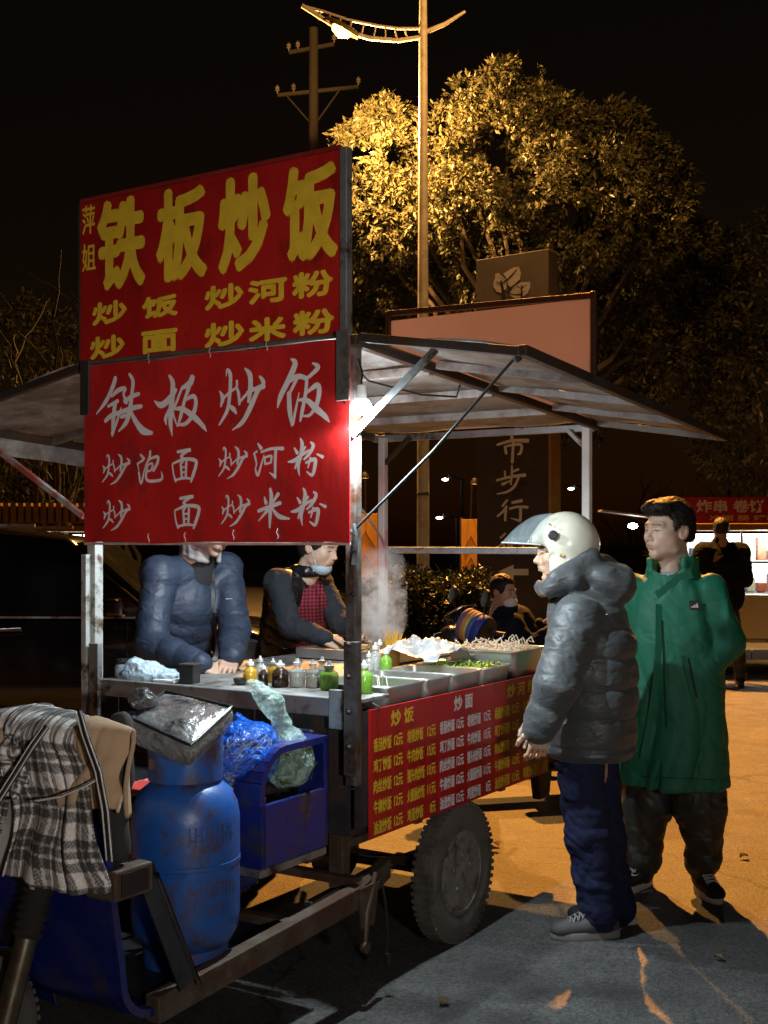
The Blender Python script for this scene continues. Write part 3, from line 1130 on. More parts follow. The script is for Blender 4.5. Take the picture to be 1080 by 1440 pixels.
CJ = {}
CJ['铁'] = (130, 500, 6.0, [
    [(205, 190, 40), (185, 260, 45), (130, 380, 40), (45, 495, 12)], [(175, 345, 28), (230, 295, 42), (285, 282, 40), (275, 330, 26), (300, 400, 34)],
    [(145, 430, 26), (225, 385, 36)], [(120, 555, 34), (170, 510, 44), (250, 480, 40), (350, 445, 45), (425, 430, 36)], [(205, 400, 40), (190, 520, 45), (180, 680, 20)],
    [(180, 660, 36), (225, 540, 26), (255, 440, 12)], [(325, 158, 26), (355, 220, 38), (345, 330, 36), (330, 450, 50), (300, 560, 45), (235, 640, 16)],
    [(285, 390, 40), (340, 350, 40), (405, 325, 34)], [(340, 480, 30), (380, 560, 50), (440, 635, 66), (515, 655, 34)], [(255, 520, 32), (330, 500, 36)]])
CJ['板'] = (130, 500, 6.0, [
    [(535, 385, 14), (590, 420, 56), (660, 370, 60), (715, 290, 36)], [(660, 172, 24), (690, 240, 50), (680, 400, 60), (670, 560, 48), (685, 680, 10)],
    [(665, 450, 30), (630, 530, 38), (635, 585, 14)], [(855, 185, 56), (835, 235, 58), (770, 275, 36)], [(770, 270, 24), (720, 400, 26), (692, 480, 20), (730, 600, 14)],
    [(830, 260, 40), (790, 380, 34), (760, 500, 38), (735, 590, 18)], [(800, 375, 26), (865, 345, 40), (885, 400, 40), (860, 500, 45), (800, 575, 35), (740, 585, 22)],
    [(710, 450, 26), (780, 455, 46), (870, 520, 55), (940, 590, 42), (975, 640, 10)]])
CJ['炒'] = (300, 490, 6.0, [
    [(120, 235, 10), (130, 182, 26), (155, 230, 38), (150, 380, 36), (130, 520, 36), (62, 645, 18)], [(65, 360, 12), (90, 420, 44), (75, 490, 20)],
    [(90, 430, 24), (150, 370, 24), (205, 330, 22), (210, 275, 26)], [(150, 490, 30), (180, 512, 44), (205, 548, 22)],
    [(280, 172, 20), (320, 225, 50), (325, 330, 48), (310, 450, 36)], [(210, 330, 22), (225, 385, 30), (232, 472, 26)], [(232, 455, 24), (300, 380, 24), (345, 330, 20)],
    [(405, 240, 24), (432, 280, 42), (435, 335, 28)], [(445, 322, 28), (390, 355, 44), (330, 490, 50), (260, 620, 42), (175, 690, 12)], [(300, 375, 30), (430, 312, 34)]])
CJ['饭'] = (300, 490, 6.0, [
    [(668, 92, 20), (700, 135, 56), (640, 280, 55), (580, 400, 50), (552, 500, 14)], [(640, 285, 40), (720, 238, 45), (800, 255, 38)], [(720, 250, 32), (660, 370, 30)],
    [(650, 380, 45), (655, 520, 48), (675, 650, 26)], [(680, 640, 34), (710, 500, 24), (735, 375, 10)], [(850, 127, 18), (895, 160, 46), (840, 222, 34), (800, 255, 28)],
    [(800, 255, 34), (790, 380, 34), (760, 540, 38), (745, 615, 18)], [(800, 375, 24), (885, 312, 48), (905, 360, 48), (885, 470, 44), (830, 560, 28), (770, 572, 18)],
    [(720, 440, 18), (800, 440, 44), (880, 510, 60), (950, 570, 48), (990, 620, 14)]])
S2 = 1080 / 170
CJ['泡'] = (135, 610, S2, [
    [(412, 188, 22), (440, 225, 30)], [(378, 272, 14), (430, 240, 24)], [(385, 262, 18), (395, 330, 12)], [(395, 345, 22), (415, 445, 22), (445, 330, 18), (470, 250, 9)],
    [(497, 158, 24), (490, 220, 30), (455, 285, 14)], [(490, 228, 20), (562, 205, 28), (562, 260, 32), (525, 330, 28)], [(455, 295, 15), (510, 265, 20), (518, 290, 20), (500, 330, 20), (470, 335, 14)],
    [(475, 290, 20), (460, 380, 25), (480, 420, 28), (560, 420, 28), (605, 400, 26), (598, 340, 9)]])
CJ['面'] = (135, 610, S2, [
    [(742, 162, 28), (850, 146, 36)], [(820, 162, 28), (772, 200, 24), (792, 222, 24), (782, 260, 20)], [(695, 272, 15), (705, 360, 18), (725, 425, 24)],
    [(700, 268, 18), (800, 228, 30), (898, 238, 35), (905, 285, 35), (880, 370, 35), (860, 430, 20)], [(770, 265, 26), (780, 400, 26)], [(820, 252, 26), (815, 392, 26)],
    [(775, 302, 16), (820, 296, 16)], [(775, 348, 16), (820, 342, 16)], [(720, 415, 20), (800, 396, 25), (860, 402, 20)]])
CJ['河'] = (300, 605, S2, [
    [(410, 122, 20), (440, 165, 38)], [(370, 212, 14), (402, 190, 20)], [(380, 220, 22), (397, 300, 18), (385, 345, 10)], [(388, 350, 18), (410, 402, 30), (440, 310, 18), (465, 220, 10)],
    [(440, 197, 20), (530, 167, 26), (635, 165, 34)], [(570, 178, 32), (565, 300, 30), (565, 428, 22)], [(565, 415, 34), (515, 380, 10)],
    [(470, 242, 22), (475, 302, 20)], [(470, 247, 20), (530, 232, 25), (525, 292, 20)], [(475, 302, 22), (525, 292, 20)]])
CJ['粉'] = (300, 605, S2, [
    [(790, 78, 20), (805, 130, 38), (790, 230, 40), (770, 320, 34), (780, 405, 10)], [(735, 160, 16), (762, 205, 34)], [(832, 152, 24), (800, 205, 22)],
    [(682, 285, 18), (740, 270, 38), (800, 222, 32), (868, 182, 24)], [(792, 250, 30), (760, 295, 26), (742, 345, 14)], [(883, 110, 20), (905, 140, 38), (870, 212, 32), (822, 262, 18)],
    [(940, 215, 16), (990, 240, 32)], [(840, 292, 22), (918, 262, 38), (920, 320, 38), (897, 400, 32), (848, 372, 14)], [(882, 250, 26), (858, 335, 14)]])
CJ['米'] = (300, 605, S2, [
    [(520, 525, 28), (530, 600, 42), (520, 720, 42), (515, 870, 20)], [(468, 600, 18), (482, 652, 38)], [(592, 568, 36), (545, 642, 24)], [(415, 722, 32), (500, 690, 35), (610, 650, 36)],
    [(500, 712, 34), (418, 808, 14)], [(540, 702, 24), (600, 770, 45), (690, 790, 18)]])


def brush(ch, box=None):
    ox, oy, sc, st = CJ[ch]
    pts = [[(ox + x / sc, oy + y / sc, w / sc) for x, y, w in s] for s in st]
    k = 1.0
    if box:
        x0 = min(p[0] for s in pts for p in s)
        x1 = max(p[0] for s in pts for p in s)
        y0 = min(p[1] for s in pts for p in s)
        y1 = max(p[1] for s in pts for p in s)
        k = ((box[2] - box[0]) / (x1 - x0) + (box[3] - box[1]) / (y1 - y0)) / 2
        pts = [[(box[0] + (x - x0) / (x1 - x0) * (box[2] - box[0]), box[1] + (y - y0) / (y1 - y0) * (box[3] - box[1]), w * k) for x, y, w in s] for s in pts]
    res = []
    for s in pts:
        r = []
        for x, y, w in s:
            a, b = plane_x(x, y, XL)
            a2, b2 = plane_x(x, y + w, XL)
            r.append((-a, b, abs(b2 - b)))
        res.append(r)
    flat_build(strokes_mesh(res, on_x(XL - 0.006)), 'lettering', M_WHT, lo_s)


def zb(ox, oy, x0, y0, x1, y1):
    return (ox + x0 / S2, oy + y0 / S2, ox + x1 / S2, oy + y1 / S2)


for c in '铁板炒饭泡面河粉米':
    brush(c)
brush('炒', zb(135, 610, 70, 185, 318, 455))
brush('炒', zb(135, 610, 76, 595, 320, 865))
brush('面', zb(135, 610, 715, 562, 930, 845))
brush('炒', zb(300, 605, 60, 150, 318, 435))
brush('炒', zb(300, 605, 84, 578, 340, 860))
brush('粉', zb(300, 605, 708, 520, 1015, 850))

# ---- menu board along the side
YM = -0.012
xm0, _ = plane_y(521, 1090, YM)
edges = [xm0] + [plane_y(p, 1040, YM)[0] for p in (615, 692, 771)]
xm1 = edges[3]
zm0, zm1 = 0.555, 1.010
menu = MB().box((xm0, YM, zm0), (xm1, YM + 0.01, zm1)).build('menu_board', M_RED3, cart, bevel=0.001)


def on_y(ys):
    return lambda u, v, l: (u, ys - 0.0015 - l, v)


def line(txt, u0, u1, vc, h, m, bold=0.0009):
    flat_build(letter_mesh(txt, (u0, vc - h / 2, u1, vc + h / 2), on_y(YM), bold, 0.008), 'lettering', m, menu)


left = ['香肠炒', '鸡丁炒', '肉丝炒', '牛柳炒', '油渣炒']
right = ['培根炒', '牛肉炒', '猪头肉炒', '火腿肠炒', '鸡蛋炒']
pr1 = ['12元'] * 5
pr2 = ['12元', '15元', '15元', '11元', '8元']
for ci, (tail, m) in enumerate((('饭', M_YEL), ('面', M_WHT), ('河粉', M_YEL))):
    a, b = edges[ci], edges[ci + 1]
    w = b - a
    title = ['炒 饭', '炒 面', '炒 河 粉'][ci]
    line(title, a + w * (0.28 if ci < 2 else 0.24), a + w * (0.62 if ci < 2 else 0.74), zm1 - 0.047, 0.060, m, 0.0014)
    for r_ in range(5):
        z = zm1 - 0.128 - r_ * 0.073
        line(left[r_] + tail, a + w * 0.035, a + w * 0.29, z, 0.050, m)
        line(pr1[r_], a + w * 0.325, a + w * 0.455, z, 0.044, m)
        line(right[r_] + tail, a + w * 0.52, a + w * (0.79 if len(right[r_]) > 3 else 0.77), z, 0.050, m)
        line(pr2[r_], a + w * (0.83 if len(pr2[r_]) > 2 else 0.87), a + w * 0.965, z, 0.044, m)
for x in (xm0 + 0.03, xm1 - 0.04):
    MB().tube([(x, YM - 0.008, zm1 - 0.02), (x + 0.004, YM - 0.012, zm1 + 0.008), (x, YM + 0.012, zm1 + 0.02)], 0.004, 6).build('board_hook', M_DARKFRAME, menu, smooth=True)

# ---- driver's end: seat, leg shield, fork, handlebar
sp = []
for t in np.linspace(0, 1, 7):
    a = R(90) + t * R(90)
    sp.append((-0.32 + 0.13 * math.cos(a), 0.80 + 0.13 * math.sin(a)))
outer = [(-0.09, 0.565), (-0.09, 0.93)] + sp + [(-0.455, 0.70), (-0.455, 0.565)]
sidep = MB()
sidep.prism([(-0.09, 0.565), (-0.09, 0.765), (-0.452, 0.765), (-0.452, 0.565)], 0.045, 0.065, lambda u, v, w: (u, w, v))
band = [(-0.455, 0.765)] + sp[::-1] + [(-0.09, 0.93)]
mb = MB()
for (a, b) in zip(band[:-1], band[1:]):
    mb.bar((a[0], 0.10, a[1]), (b[0], 0.10, b[1]), 0.022, 0.11, (0, 1, 0))
seat = sidep.build('seat_side', M_BLUE, cart, bevel=0.004)
mb.build('arm_rest', M_BLUE, seat, smooth=False)
MB().bar((-0.10, 0.10, 0.565), (-0.10, 0.10, 0.935), 0.024, 0.11, (0, 1, 0)).build('arm_post', M_BLUE, seat, bevel=0.004)
MB().bar((-0.44, 0.10, 0.565), (-0.44, 0.10, 0.79), 0.022, 0.11, (0, 1, 0)).build('arm_post', M_BLUE, seat, bevel=0.004)
MB().box((-0.455, 0.05, 0.535), (-0.09, 1.0, 0.563)).build('seat_tray', M_STEEL, cart, bevel=0.004)
MB().box((-0.50, 0.30, 0.66), (-0.10, 1.0, 0.76)).build('seat_cushion', M_BLACK, cart, bevel=0.03)
MB().box((-0.50, 0.32, 0.40), (-0.12, 0.98, 0.535)).build('seat_box', M_BLUE, cart, bevel=0.01)
MB().box((-0.08, 0.12, 0.80), (-0.045, 1.0, 0.95)).build('backrest', mat('navy_pad', (0.01, 0.012, 0.06), 0.6, 0, 0.2), cart, bevel=0.015)
prof = [(-1.20, 0.86), (-1.165, 0.62), (-1.14, 0.48)]
for t in np.linspace(0, 1, 7):
    a = R(180) + t * R(90)
    prof.append((-1.02 + 0.115 * math.cos(a), 0.435 + 0.115 * math.sin(a)))
prof += [(-0.8, 0.322), (-0.30, 0.335)]
rows = [[(x, y, z) for x, z in prof] for y in np.linspace(0.0, 0.98, 8)]
ls = MB().grid(rows).build('leg_shield', M_BLUE, cart, solid=0.012, smooth=True)
mb = MB()
for a, b in zip(prof[:-2], prof[1:-1]):
    mb.bar((a[0], -0.004, a[1]), (b[0], -0.004, b[1]), 0.022, 0.045, (0, 1, 0))
mb.build('shield_lip', M_BLUE, ls)
MB().box((-0.98, 0.02, 0.327), (-0.36, 0.97, 0.345)).build('foot_board', M_BLACK, cart)
# rusty square box at the shield and the flat plate leaning below it
bx = MB().box((-1.20, -0.06, 0.665), (-1.06, 0.05, 0.745)).build('tool_box', M_RUSTY, cart, bevel=0.006)
MB().box((-1.18, -0.064, 0.675), (-1.08, -0.059, 0.735)).build('box_mouth', M_BLACK, bx)
MB().bar((-1.0, 0.03, 0.70), (-0.92, -0.06, 0.37), 0.008, 0.075, (1, 0, 0)).build('pedal_plate', M_BLACK, cart, bevel=0.001)
MB().bar((-0.99, -0.008, 0.69), (-0.91, -0.098, 0.37), 0.009, 0.006, (1, 0, 0)).build('plate_edge', M_CHROME, cart)
for y in (0.21, 0.51):
    f1 = MB().tube([(-1.17, y, 0.80), (-1.25, y, 0.56)], 0.026, 14).tube([(-1.25, y, 0.56), (-1.36, y, 0.25)], 0.030, 14).build('fork_leg', mat('fork_olive', (0.10, 0.095, 0.06), 0.45, 0.5, 0.3, 12, 0.1, 50, dirt=RUST, dirt_amt=0.4), cart, smooth=True)
    mb = MB()
    pr = []
    for i in range(9):
        pr += [(0.034, i * 0.022), (0.044, i * 0.022 + 0.011)]
    d = Vector((-1.17, y, 0.80)) - Vector((-1.25, y, 0.56))
    mb.lathe(pr, (-1.255, y, 0.545), 16, d).build('fork_boot', mat('boot_rubber', (0.03, 0.025, 0.02), 0.6, 0, 0.2), f1, smooth=True)
MB().tube([(-1.36, 0.18, 0.25), (-1.36, 0.54, 0.25)], 0.014, 10).build('front_axle', M_STEEL, cart, smooth=True)
MB().tube([(-1.17, 0.19, 0.80), (-1.17, 0.53, 0.80)], 0.022, 10).build('fork_crown', M_DARKFRAME, cart, smooth=True)
MB().tube([(-1.10, 0.02, 1.04), (-1.15, 0.2, 1.05), (-1.17, 0.36, 1.0), (-1.15, 0.52, 1.05), (-1.10, 0.74, 1.04)], 0.013, 10).build('handlebar', M_DARKFRAME, cart, smooth=True)
MB().tube([(-1.17, 0.36, 0.80), (-1.16, 0.36, 1.0)], 0.022, 10).build('steering_column', M_DARKFRAME, cart, smooth=True)
rows = [[(-1.36 + 0.29 * math.sin(a), y, 0.25 + 0.29 * math.cos(a) - 0.6 * (y - 0.36) ** 2 * 4) for a in np.linspace(R(-70), R(80), 14)] for y in np.linspace(0.29, 0.43, 6)]
MB().grid(rows).build('front_mudguard', M_BLUE, cart, solid=0.004, smooth=True)


# ================================================================== LED BULB
def point(name, loc, power, col, rad):
    d = bpy.data.lights.new(name, 'POINT')
    d.energy = power
    d.color = col
    d.shadow_soft_size = rad
    o = bpy.data.objects.new(name, d)
    o.location = loc
    COL.objects.link(o)
    return o


lb = W(-0.058, -0.070, 2.08)
bulb = empty('led_bulb', 'lit white LED bulb hanging under the cart roof beside the red sign', 'light bulb', lb)
MB().lathe([(0.012, 0.05), (0.016, 0.048), (0.018, 0.01), (0.022, 0.0)], (0, 0, 0), 16).build('bulb_base', mat('bulb_white', (0.75, 0.75, 0.75), 0.4, 0, 0.05), bulb, smooth=True)
MB().lathe([(0.022, 0.0), (0.034, -0.014), (0.036, -0.026), (0.028, -0.042), (0.012, -0.050), (0.0, -0.051)], (0, 0, 0), 20).build('bulb_globe', emis('bulb_glow', (0.92, 1.0, 1.0), 40.0), bulb, smooth=True)
MB().tube([(0, 0, 0.05), (0.004, 0, 0.09), (-0.01, 0.01, 0.14)], 0.004, 6).build('bulb_cord', M_ROPE, bulb, smooth=True)
ld_d = bpy.data.lights.new('led_bulb_light', 'SPOT')
ld_d.energy = LED_W
ld_d.color = LED_COL
ld_d.shadow_soft_size = 0.022
ld_d.spot_size = R(178)
ld_d.spot_blend = 0.35
ld = bpy.data.objects.new('led_bulb_light', ld_d)
COL.objects.link(ld)
l3 = point('led_bulb_back_light', (0, 0, 0), LED_W * 0.22, LED_COL, 0.022)
l3.parent = bulb
l3.location = (0, 0, -0.07)
ld.parent = bulb
ld.location = (0, 0, -0.075)

# an unseen second bulb, assumed and added behind the signs to light the sellers
b2 = copy_tree(bulb)
b2['label'] = 'lit LED bulb assumed inside the cart, unseen behind the red signs'
b2['group'] = bulb['group'] = 'bulbs of the food cart'
b2.location = W(0.40, 0.35, 2.15)
for ch in b2.children:
    if ch.type == 'LIGHT':
        ch.data = ch.data.copy()
        ch.data.energy *= 0.55

# ================================================================== GAS CYLINDER
gc = W(-0.715, 0.13, 0.346)
gas = empty('gas_cylinder', 'scuffed blue gas cylinder standing on the tricycle footboard', 'gas cylinder', gc)
r_ = 0.162
pf = [(0.0, 0.035), (0.08, 0.037), (0.13, 0.055), (r_ - 0.005, 0.10), (r_, 0.15), (r_, 0.298), (r_ + 0.002, 0.300), (r_ + 0.002, 0.312), (r_, 0.314), (r_, 0.43), (r_ - 0.006, 0.47), (r_ - 0.026, 0.51),
      (r_ - 0.062, 0.54), (r_ - 0.105, 0.556), (0.03, 0.562), (0.0, 0.562)]
MB().lathe(pf, (0, 0, 0), 56).build('tank', M_CYL, gas, smooth=True)
MB().lathe([(0.118, 0.0), (0.128, 0.0), (0.128, 0.06), (0.118, 0.06)], (0, 0, 0), 40).build('foot_ring', M_CYL, gas, smooth=True)
col_ = MB()
rows = []
for z in (0.545, 0.60, 0.68, 0.705):
    rows.append([(0.112 * math.cos(a), 0.112 * math.sin(a), z - (0.02 * math.cos(a * 2) if z > 0.69 else 0)) for a in np.linspace(R(-200), R(110), 40)])
col_.grid(rows).build('valve_guard', M_CYL, gas, solid=0.004, smooth=True)
MB().tube([(0, 0, 0.56), (0, 0, 0.62)], 0.02, 12).tube([(0, 0, 0.62), (0, 0, 0.66)], [0.03, 0.03], 10).build('valve', mat('brass', (0.45, 0.3, 0.1), 0.35, 0.9, 0.1), gas, smooth=True)
mb = MB().cbox((-0.085, -0.0765, 0.60), (0.02, 0.006, 0.03), None)
mb.build('guard_clip', M_RUSTY, gas)
# worn red print on the tank: short upright strokes with gaps
M_FADE = mat('faded_red_print', (0.10, 0.02, 0.03), 0.6, 0, 0.5, 40, 0.1, 60, dirt=(0.02, 0.06, 0.2), dirt_amt=0.75, dirt_scale=30)
cdir = math.atan2(-gc.y, -gc.x)
mb = MB()
for row, (z0, h, n) in enumerate(((0.375, 0.055, 9), (0.22, 0.045, 10), (0.165, 0.04, 8))):
    for i in range(n):
        a = cdir + R(4) + i * R(6.2)
        for (da, zz, ww, hh) in ((0, 0, 0.006, h), (R(2.2), h * random.uniform(0.2, 0.8), 0.014, 0.007)):
            rows = [[((r_ + 0.0012) * math.cos(a + da + s * ww / r_), (r_ + 0.0012) * math.sin(a + da + s * ww / r_), z0 + zz + t * hh) for s in (-0.5, 0, 0.5)] for t in (0, 1)]
            mb.grid(rows)
flat_build(mb, 'faded_print', M_FADE, gas)['kind'] = 'stuff'
hs = MB().tube([Vector((0, 0, 0.64)), Vector((-0.03, 0.07, 0.62)), Vector((-0.06, 0.17, 0.55)), Vector((-0.05, 0.26, 0.36)), Vector((0.0, 0.45, 0.10))], 0.008, 8).build('gas_hose', mat('orange_hose', (0.20, 0.05, 0.02), 0.6, 0, 0.1), gas, smooth=True)

# ================================================================== CLEAR FILM
def film(name, col, alpha, rough=0.12, crinkle=0.6, sc=24.0):
    if name in MATS:
        return MATS[name]
    m = bpy.data.materials.new(name)
    m.use_nodes = True
    N, L = m.node_tree.nodes, m.node_tree.links
    b = N['Principled BSDF']
    b.inputs['Base Color'].default_value = (*col, 1)
    b.inputs['Roughness'].default_value = rough
    b.inputs['Alpha'].default_value = alpha
    b.inputs['Specular IOR Level'].default_value = 0.8
    tc = N.new('ShaderNodeTexCoord')
    n = N.new('ShaderNodeTexNoise')
    n.inputs['Scale'].default_value = sc
    n.inputs['Detail'].default_value = 5
    n.inputs['Distortion'].default_value = 1.5
    L.new(tc.outputs['Object'], n.inputs['Vector'])
    bp = N.new('ShaderNodeBump')
    bp.inputs['Strength'].default_value = crinkle
    bp.inputs['Distance'].default_value = 0.02
    L.new(n.outputs[0], bp.inputs['Height'])
    L.new(bp.outputs[0], b.inputs['Normal'])
    mr = N.new('ShaderNodeMapRange')
    mr.inputs[1].default_value = 0.3
    mr.inputs[2].default_value = 0.7
    mr.inputs[3].default_value = max(0, alpha - 0.2)
    mr.inputs[4].default_value = min(1, alpha + 0.2)
    L.new(n.outputs[0], mr.inputs[0])
    L.new(mr.outputs[0], b.inputs['Alpha'])
    MATS[name] = m
    return m


def crumple(amp, sc, seed=0.0):
    return lambda V: amp * (ridge(V * sc + seed) - 0.6) + amp * 0.6 * (ridge(V * sc * 2.3 + seed + 5) - 0.6)


# ================================================================== FILM-WRAPPED PAD ON THE CYLINDER
pc = P(254, 1012, 3.53)
pad = empty('wrapped_pad', 'silver pad with black piping in clear film resting on the gas cylinder', 'pad', pc)
corners = [P(184, 1012, 3.52), P(268, 1050, 3.42), P(326, 996, 3.62), P(232, 974, 3.74)]


def quadpt(s, t, drop=0.0, bulge=0.0):
    a = corners[0].lerp(corners[1], s)
    b = corners[3].lerp(corners[2], s)
    p = a.lerp(b, t)
    p = p + Vector((0, -0.3, 1)).normalized() * bulge * max(0.0, math.sin(math.pi * s) * math.sin(math.pi * t)) ** 0.5
    p.z -= drop
    return p


rows = [[quadpt(s, t, 0, 0.022 + 0.004 * math.sin(9 * s + 5 * t)) for s in np.linspace(0, 1, 16)] for t in np.linspace(0, 1, 16)]
silv = mat('silver_quilt', (0.55, 0.56, 0.56), 0.22, 0.75, 0.3, 6, 0.5, 22, dirt=(0.07, 0.07, 0.07), dirt_amt=0.35, dirt_scale=9, bdist=0.02)
MB().grid(rows).build('top_face', silv, pad, world=True, solid=0.006, smooth=True)
rows = []
ring = [(s, 0) for s in np.linspace(0, 1, 10)] + [(1, t) for t in np.linspace(0, 1, 10)[1:]] + [(s, 1) for s in np.linspace(1, 0, 10)[1:]] + [(0, t) for t in np.linspace(1, 0, 10)[1:-1]]
rows = [[quadpt(0.5 + (s - 0.5) * k, 0.5 + (t - 0.5) * k, d) for s, t in ring] for d, k in ((0.0, 1.0), (0.02, 1.03), (0.05, 1.0), (0.075, 0.86))]
MB().grid(rows, close=True).build('film_skirt', film('clear_film', (0.35, 0.35, 0.34), 0.45, 0.12, 0.8), pad, world=True, smooth=True)
MB().tube([quadpt(s, t, -0.004) for s, t in ring] + [quadpt(0, 0, -0.004)], 0.0055, 6).build('piping', M_BLACK, pad, world=True, smooth=True)
rows = [[quadpt(0.5 + (s - 0.5) * 0.84, 0.5 + (t - 0.5) * 0.84, d) for s, t in ring] for d in (0.012, 0.07)]
mb = MB().grid(rows, close=True)
mb.f.append(tuple(len(mb.v) - len(ring) + i for i in range(len(ring))))
mb.build('pad_core', M_BLACK, pad, world=True)
kn = P(200, 983, 3.60)
f = Field(kn - Vector((0.07, 0.07, 0.06)), kn + Vector((0.07, 0.07, 0.06)), 0.004)
f.ell(kn, (0.038, 0.04, 0.03)).cap(kn + Vector((0.02, 0, -0.01)), kn + Vector((0.045, 0.01, -0.03)), 0.016, 0.01)
soft('film_knot', f, film('dark_film', (0.10, 0.10, 0.10), 0.8, 0.15, 0.9), pad, crumple(0.012, 40))

# ================================================================== BAGS BEHIND THE CYLINDER
bp_ = P(347, 1062, 3.95)
bag = empty('blue_bag', 'shiny blue plastic bag of stringy noodles beside the gas cylinder', 'plastic bag', bp_ - Vector((0, 0, 0.13)))
f = Field(bp_ - Vector((0.18, 0.16, 0.16)), bp_ + Vector((0.18, 0.16, 0.18)), 0.005)
f.ell(bp_, (0.105, 0.10, 0.105)).ell(bp_ + Vector((-0.035, 0, 0.07)), (0.05, 0.05, 0.035)).ell(bp_ + Vector((0.05, 0, 0.055)), (0.045, 0.05, 0.045)).cap(bp_ + Vector((0, 0, 0.09)), bp_ + Vector((-0.03, 0, 0.125)), 0.016, 0.01)
soft('bag_skin', f, film('blue_film', (0.01, 0.14, 0.80), 0.50, 0.10, 0.9, 30), bag, crumple(0.013, 17))
mb = MB()
for i in range(150):
    a, b_ = random.uniform(0, 6.28), random.uniform(-1, 1)
    pts = []
    for k in range(5):
        aa = a + k * 0.28
        rr = 0.088 * math.sqrt(max(0.05, 1 - b_ * b_))
        pts.append(bp_ + Vector((math.cos(aa) * rr, math.sin(aa) * rr, b_ * 0.085 - 0.01 + 0.02 * math.sin(k + a))))
    mb.tube(pts, 0.0025, 4, cap=False)
nd = mb.build('noodle_strands', mat('noodle', (0.32, 0.30, 0.18), 0.5, 0, 0.3, 20), bag, world=True, smooth=True)
nd['kind'] = 'stuff'
gp = P(405, 1068, 4.06)
gbag = empty('green_bag', 'knotted clear plastic bag of greens standing in the blue seat box', 'plastic bag', gp - Vector((0, 0, 0.10)))
f = Field(gp - Vector((0.17, 0.13, 0.13)), gp + Vector((0.12, 0.13, 0.34)), 0.005)
k1, k2, k3 = P(398, 1018, 4.05), P(384, 990, 4.03), P(356, 964, 4.02)
f.ell(gp, (0.085, 0.08, 0.095)).cap(gp + Vector((0, 0, 0.05)), k1, 0.06, 0.028).cap(k1, k2, 0.026, 0.034).cap(k2, k3, 0.034, 0.022)
soft('bag_skin', f, film('green_film', (0.55, 0.78, 0.70), 0.36, 0.10, 0.9, 26), gbag, crumple(0.012, 19, 3))
mb = MB()
for i in range(160):
    q = Vector((random.gauss(0, 0.032), random.gauss(0, 0.03), random.gauss(-0.01, 0.035)))
    d = Vector((random.gauss(0, 1), random.gauss(0, 1), random.gauss(0, 1))).normalized() * 0.028
    e = d.cross(Vector((random.random(), random.random(), random.random()))).normalized() * 0.010
    mb.add([gp + q - d, gp + q + e, gp + q + d, gp + q - e], [(0, 1, 2, 3)])
gv = mb.build('greens', mat('leaf_greens', (0.07, 0.14, 0.03), 0.5, 0, 0.4, 20), gbag, world=True)
gv['kind'] = 'stuff'
rp_ = W(-0.42, 0.50, 0.762)
o = MB().box((-0.13, -0.09, 0.0), (0.13, 0.09, 0.028)).build('red_packet', mat('red_white_pack', (0.55, 0.06, 0.05), 0.35, 0, 0.2, 5, 0.3, 25, dirt=(0.7, 0.66, 0.62), dirt_amt=0.35, dirt_scale=6), None, bevel=0.01)
o.location = rp_
o.rotation_euler = (0, 0, RZ)
tag(o, 'flat red and white packet lying on the seat behind the cylinder', 'packet')

# ================================================================== PLAID COAT OVER THE HANDLEBAR
def nvec0(v):
    return np.array(v[:], float)


def bbox_field(pts, pad, h):
    a = np.array([p[:] for p in pts])
    return Field(a.min(0) - pad, a.max(0) + pad, h)


coat = empty('plaid_coat', 'black and white plaid coat with tan panels draped over the handlebar', 'coat', W(-1.16, 0.2, 0.62), RZ)
cM = rootmat(coat)
cI = cM.inverted()


def drape(y0, y1, top, zf_, zb_, xoff, nu, nv, colf, name, m, amp=0.018, seed=0.0, hem=0.0, flare=0.0, slant=0.0):
    V = []
    col = []
    for j in range(nv):
        t = j / (nv - 1)
        for i in range(nu):
            s = i / (nu - 1)
            y = y0 + (y1 - y0) * s
            tp = top(s)
            cl_ = 1 - 0.8 * s ** 4 if 'panel' in name else 1.0
            hf = tp - (zf_ + hem * math.sin(s * 7 + seed))
            if t < 0.25:
                q = 1 - t / 0.25
                x = (0.055 + xoff * 0.5) * cl_
                z = tp - 0.05 - (tp - zb_) * q
            elif t < 0.42:
                a = math.pi * (t - 0.25) / 0.17
                x = (0.055 + xoff) * cl_ * math.cos(a)
                z = tp - 0.05 + 0.05 * math.sin(a)
            else:
                q = (t - 0.42) / 0.58
                x = -(0.055 + xoff) * cl_ - flare * q ** 1.2
                z = tp - 0.05 - (hf - 0.05) * q
            w = min(1, max(0, (t - 0.25) / 0.5))
            x -= amp * w * (math.sin(s * 15 + seed + 2 * t) + 0.6 * math.sin(s * 31 + seed * 2 + 3 * t))
            x -= 0.012 * math.sin(t * 13 + s * 4 + seed)
            y += slant * s * (1 - min(1, max(0, (t - 0.42) / 0.55)))
            yy = y + 0.012 * math.sin(t * 7 + seed) + 0.02 * w * math.sin(s * 9 + seed)
            V.append(cI @ W(-1.15 + x, yy, z))
            col.append(colf(s, t))
    V = np.array([v[:] for v in V])
    Fc = [[j * nu + i, j * nu + i + 1, (j + 1) * nu + i + 1, (j + 1) * nu + i] for j in range(nv - 1) for i in range(nu - 1)]
    o = npmesh(name, V, np.array(Fc), m, coat, np.array(col), world=False)
    sm = o.modifiers.new('thickness', 'SOLIDIFY')
    sm.thickness = 0.012
    return o


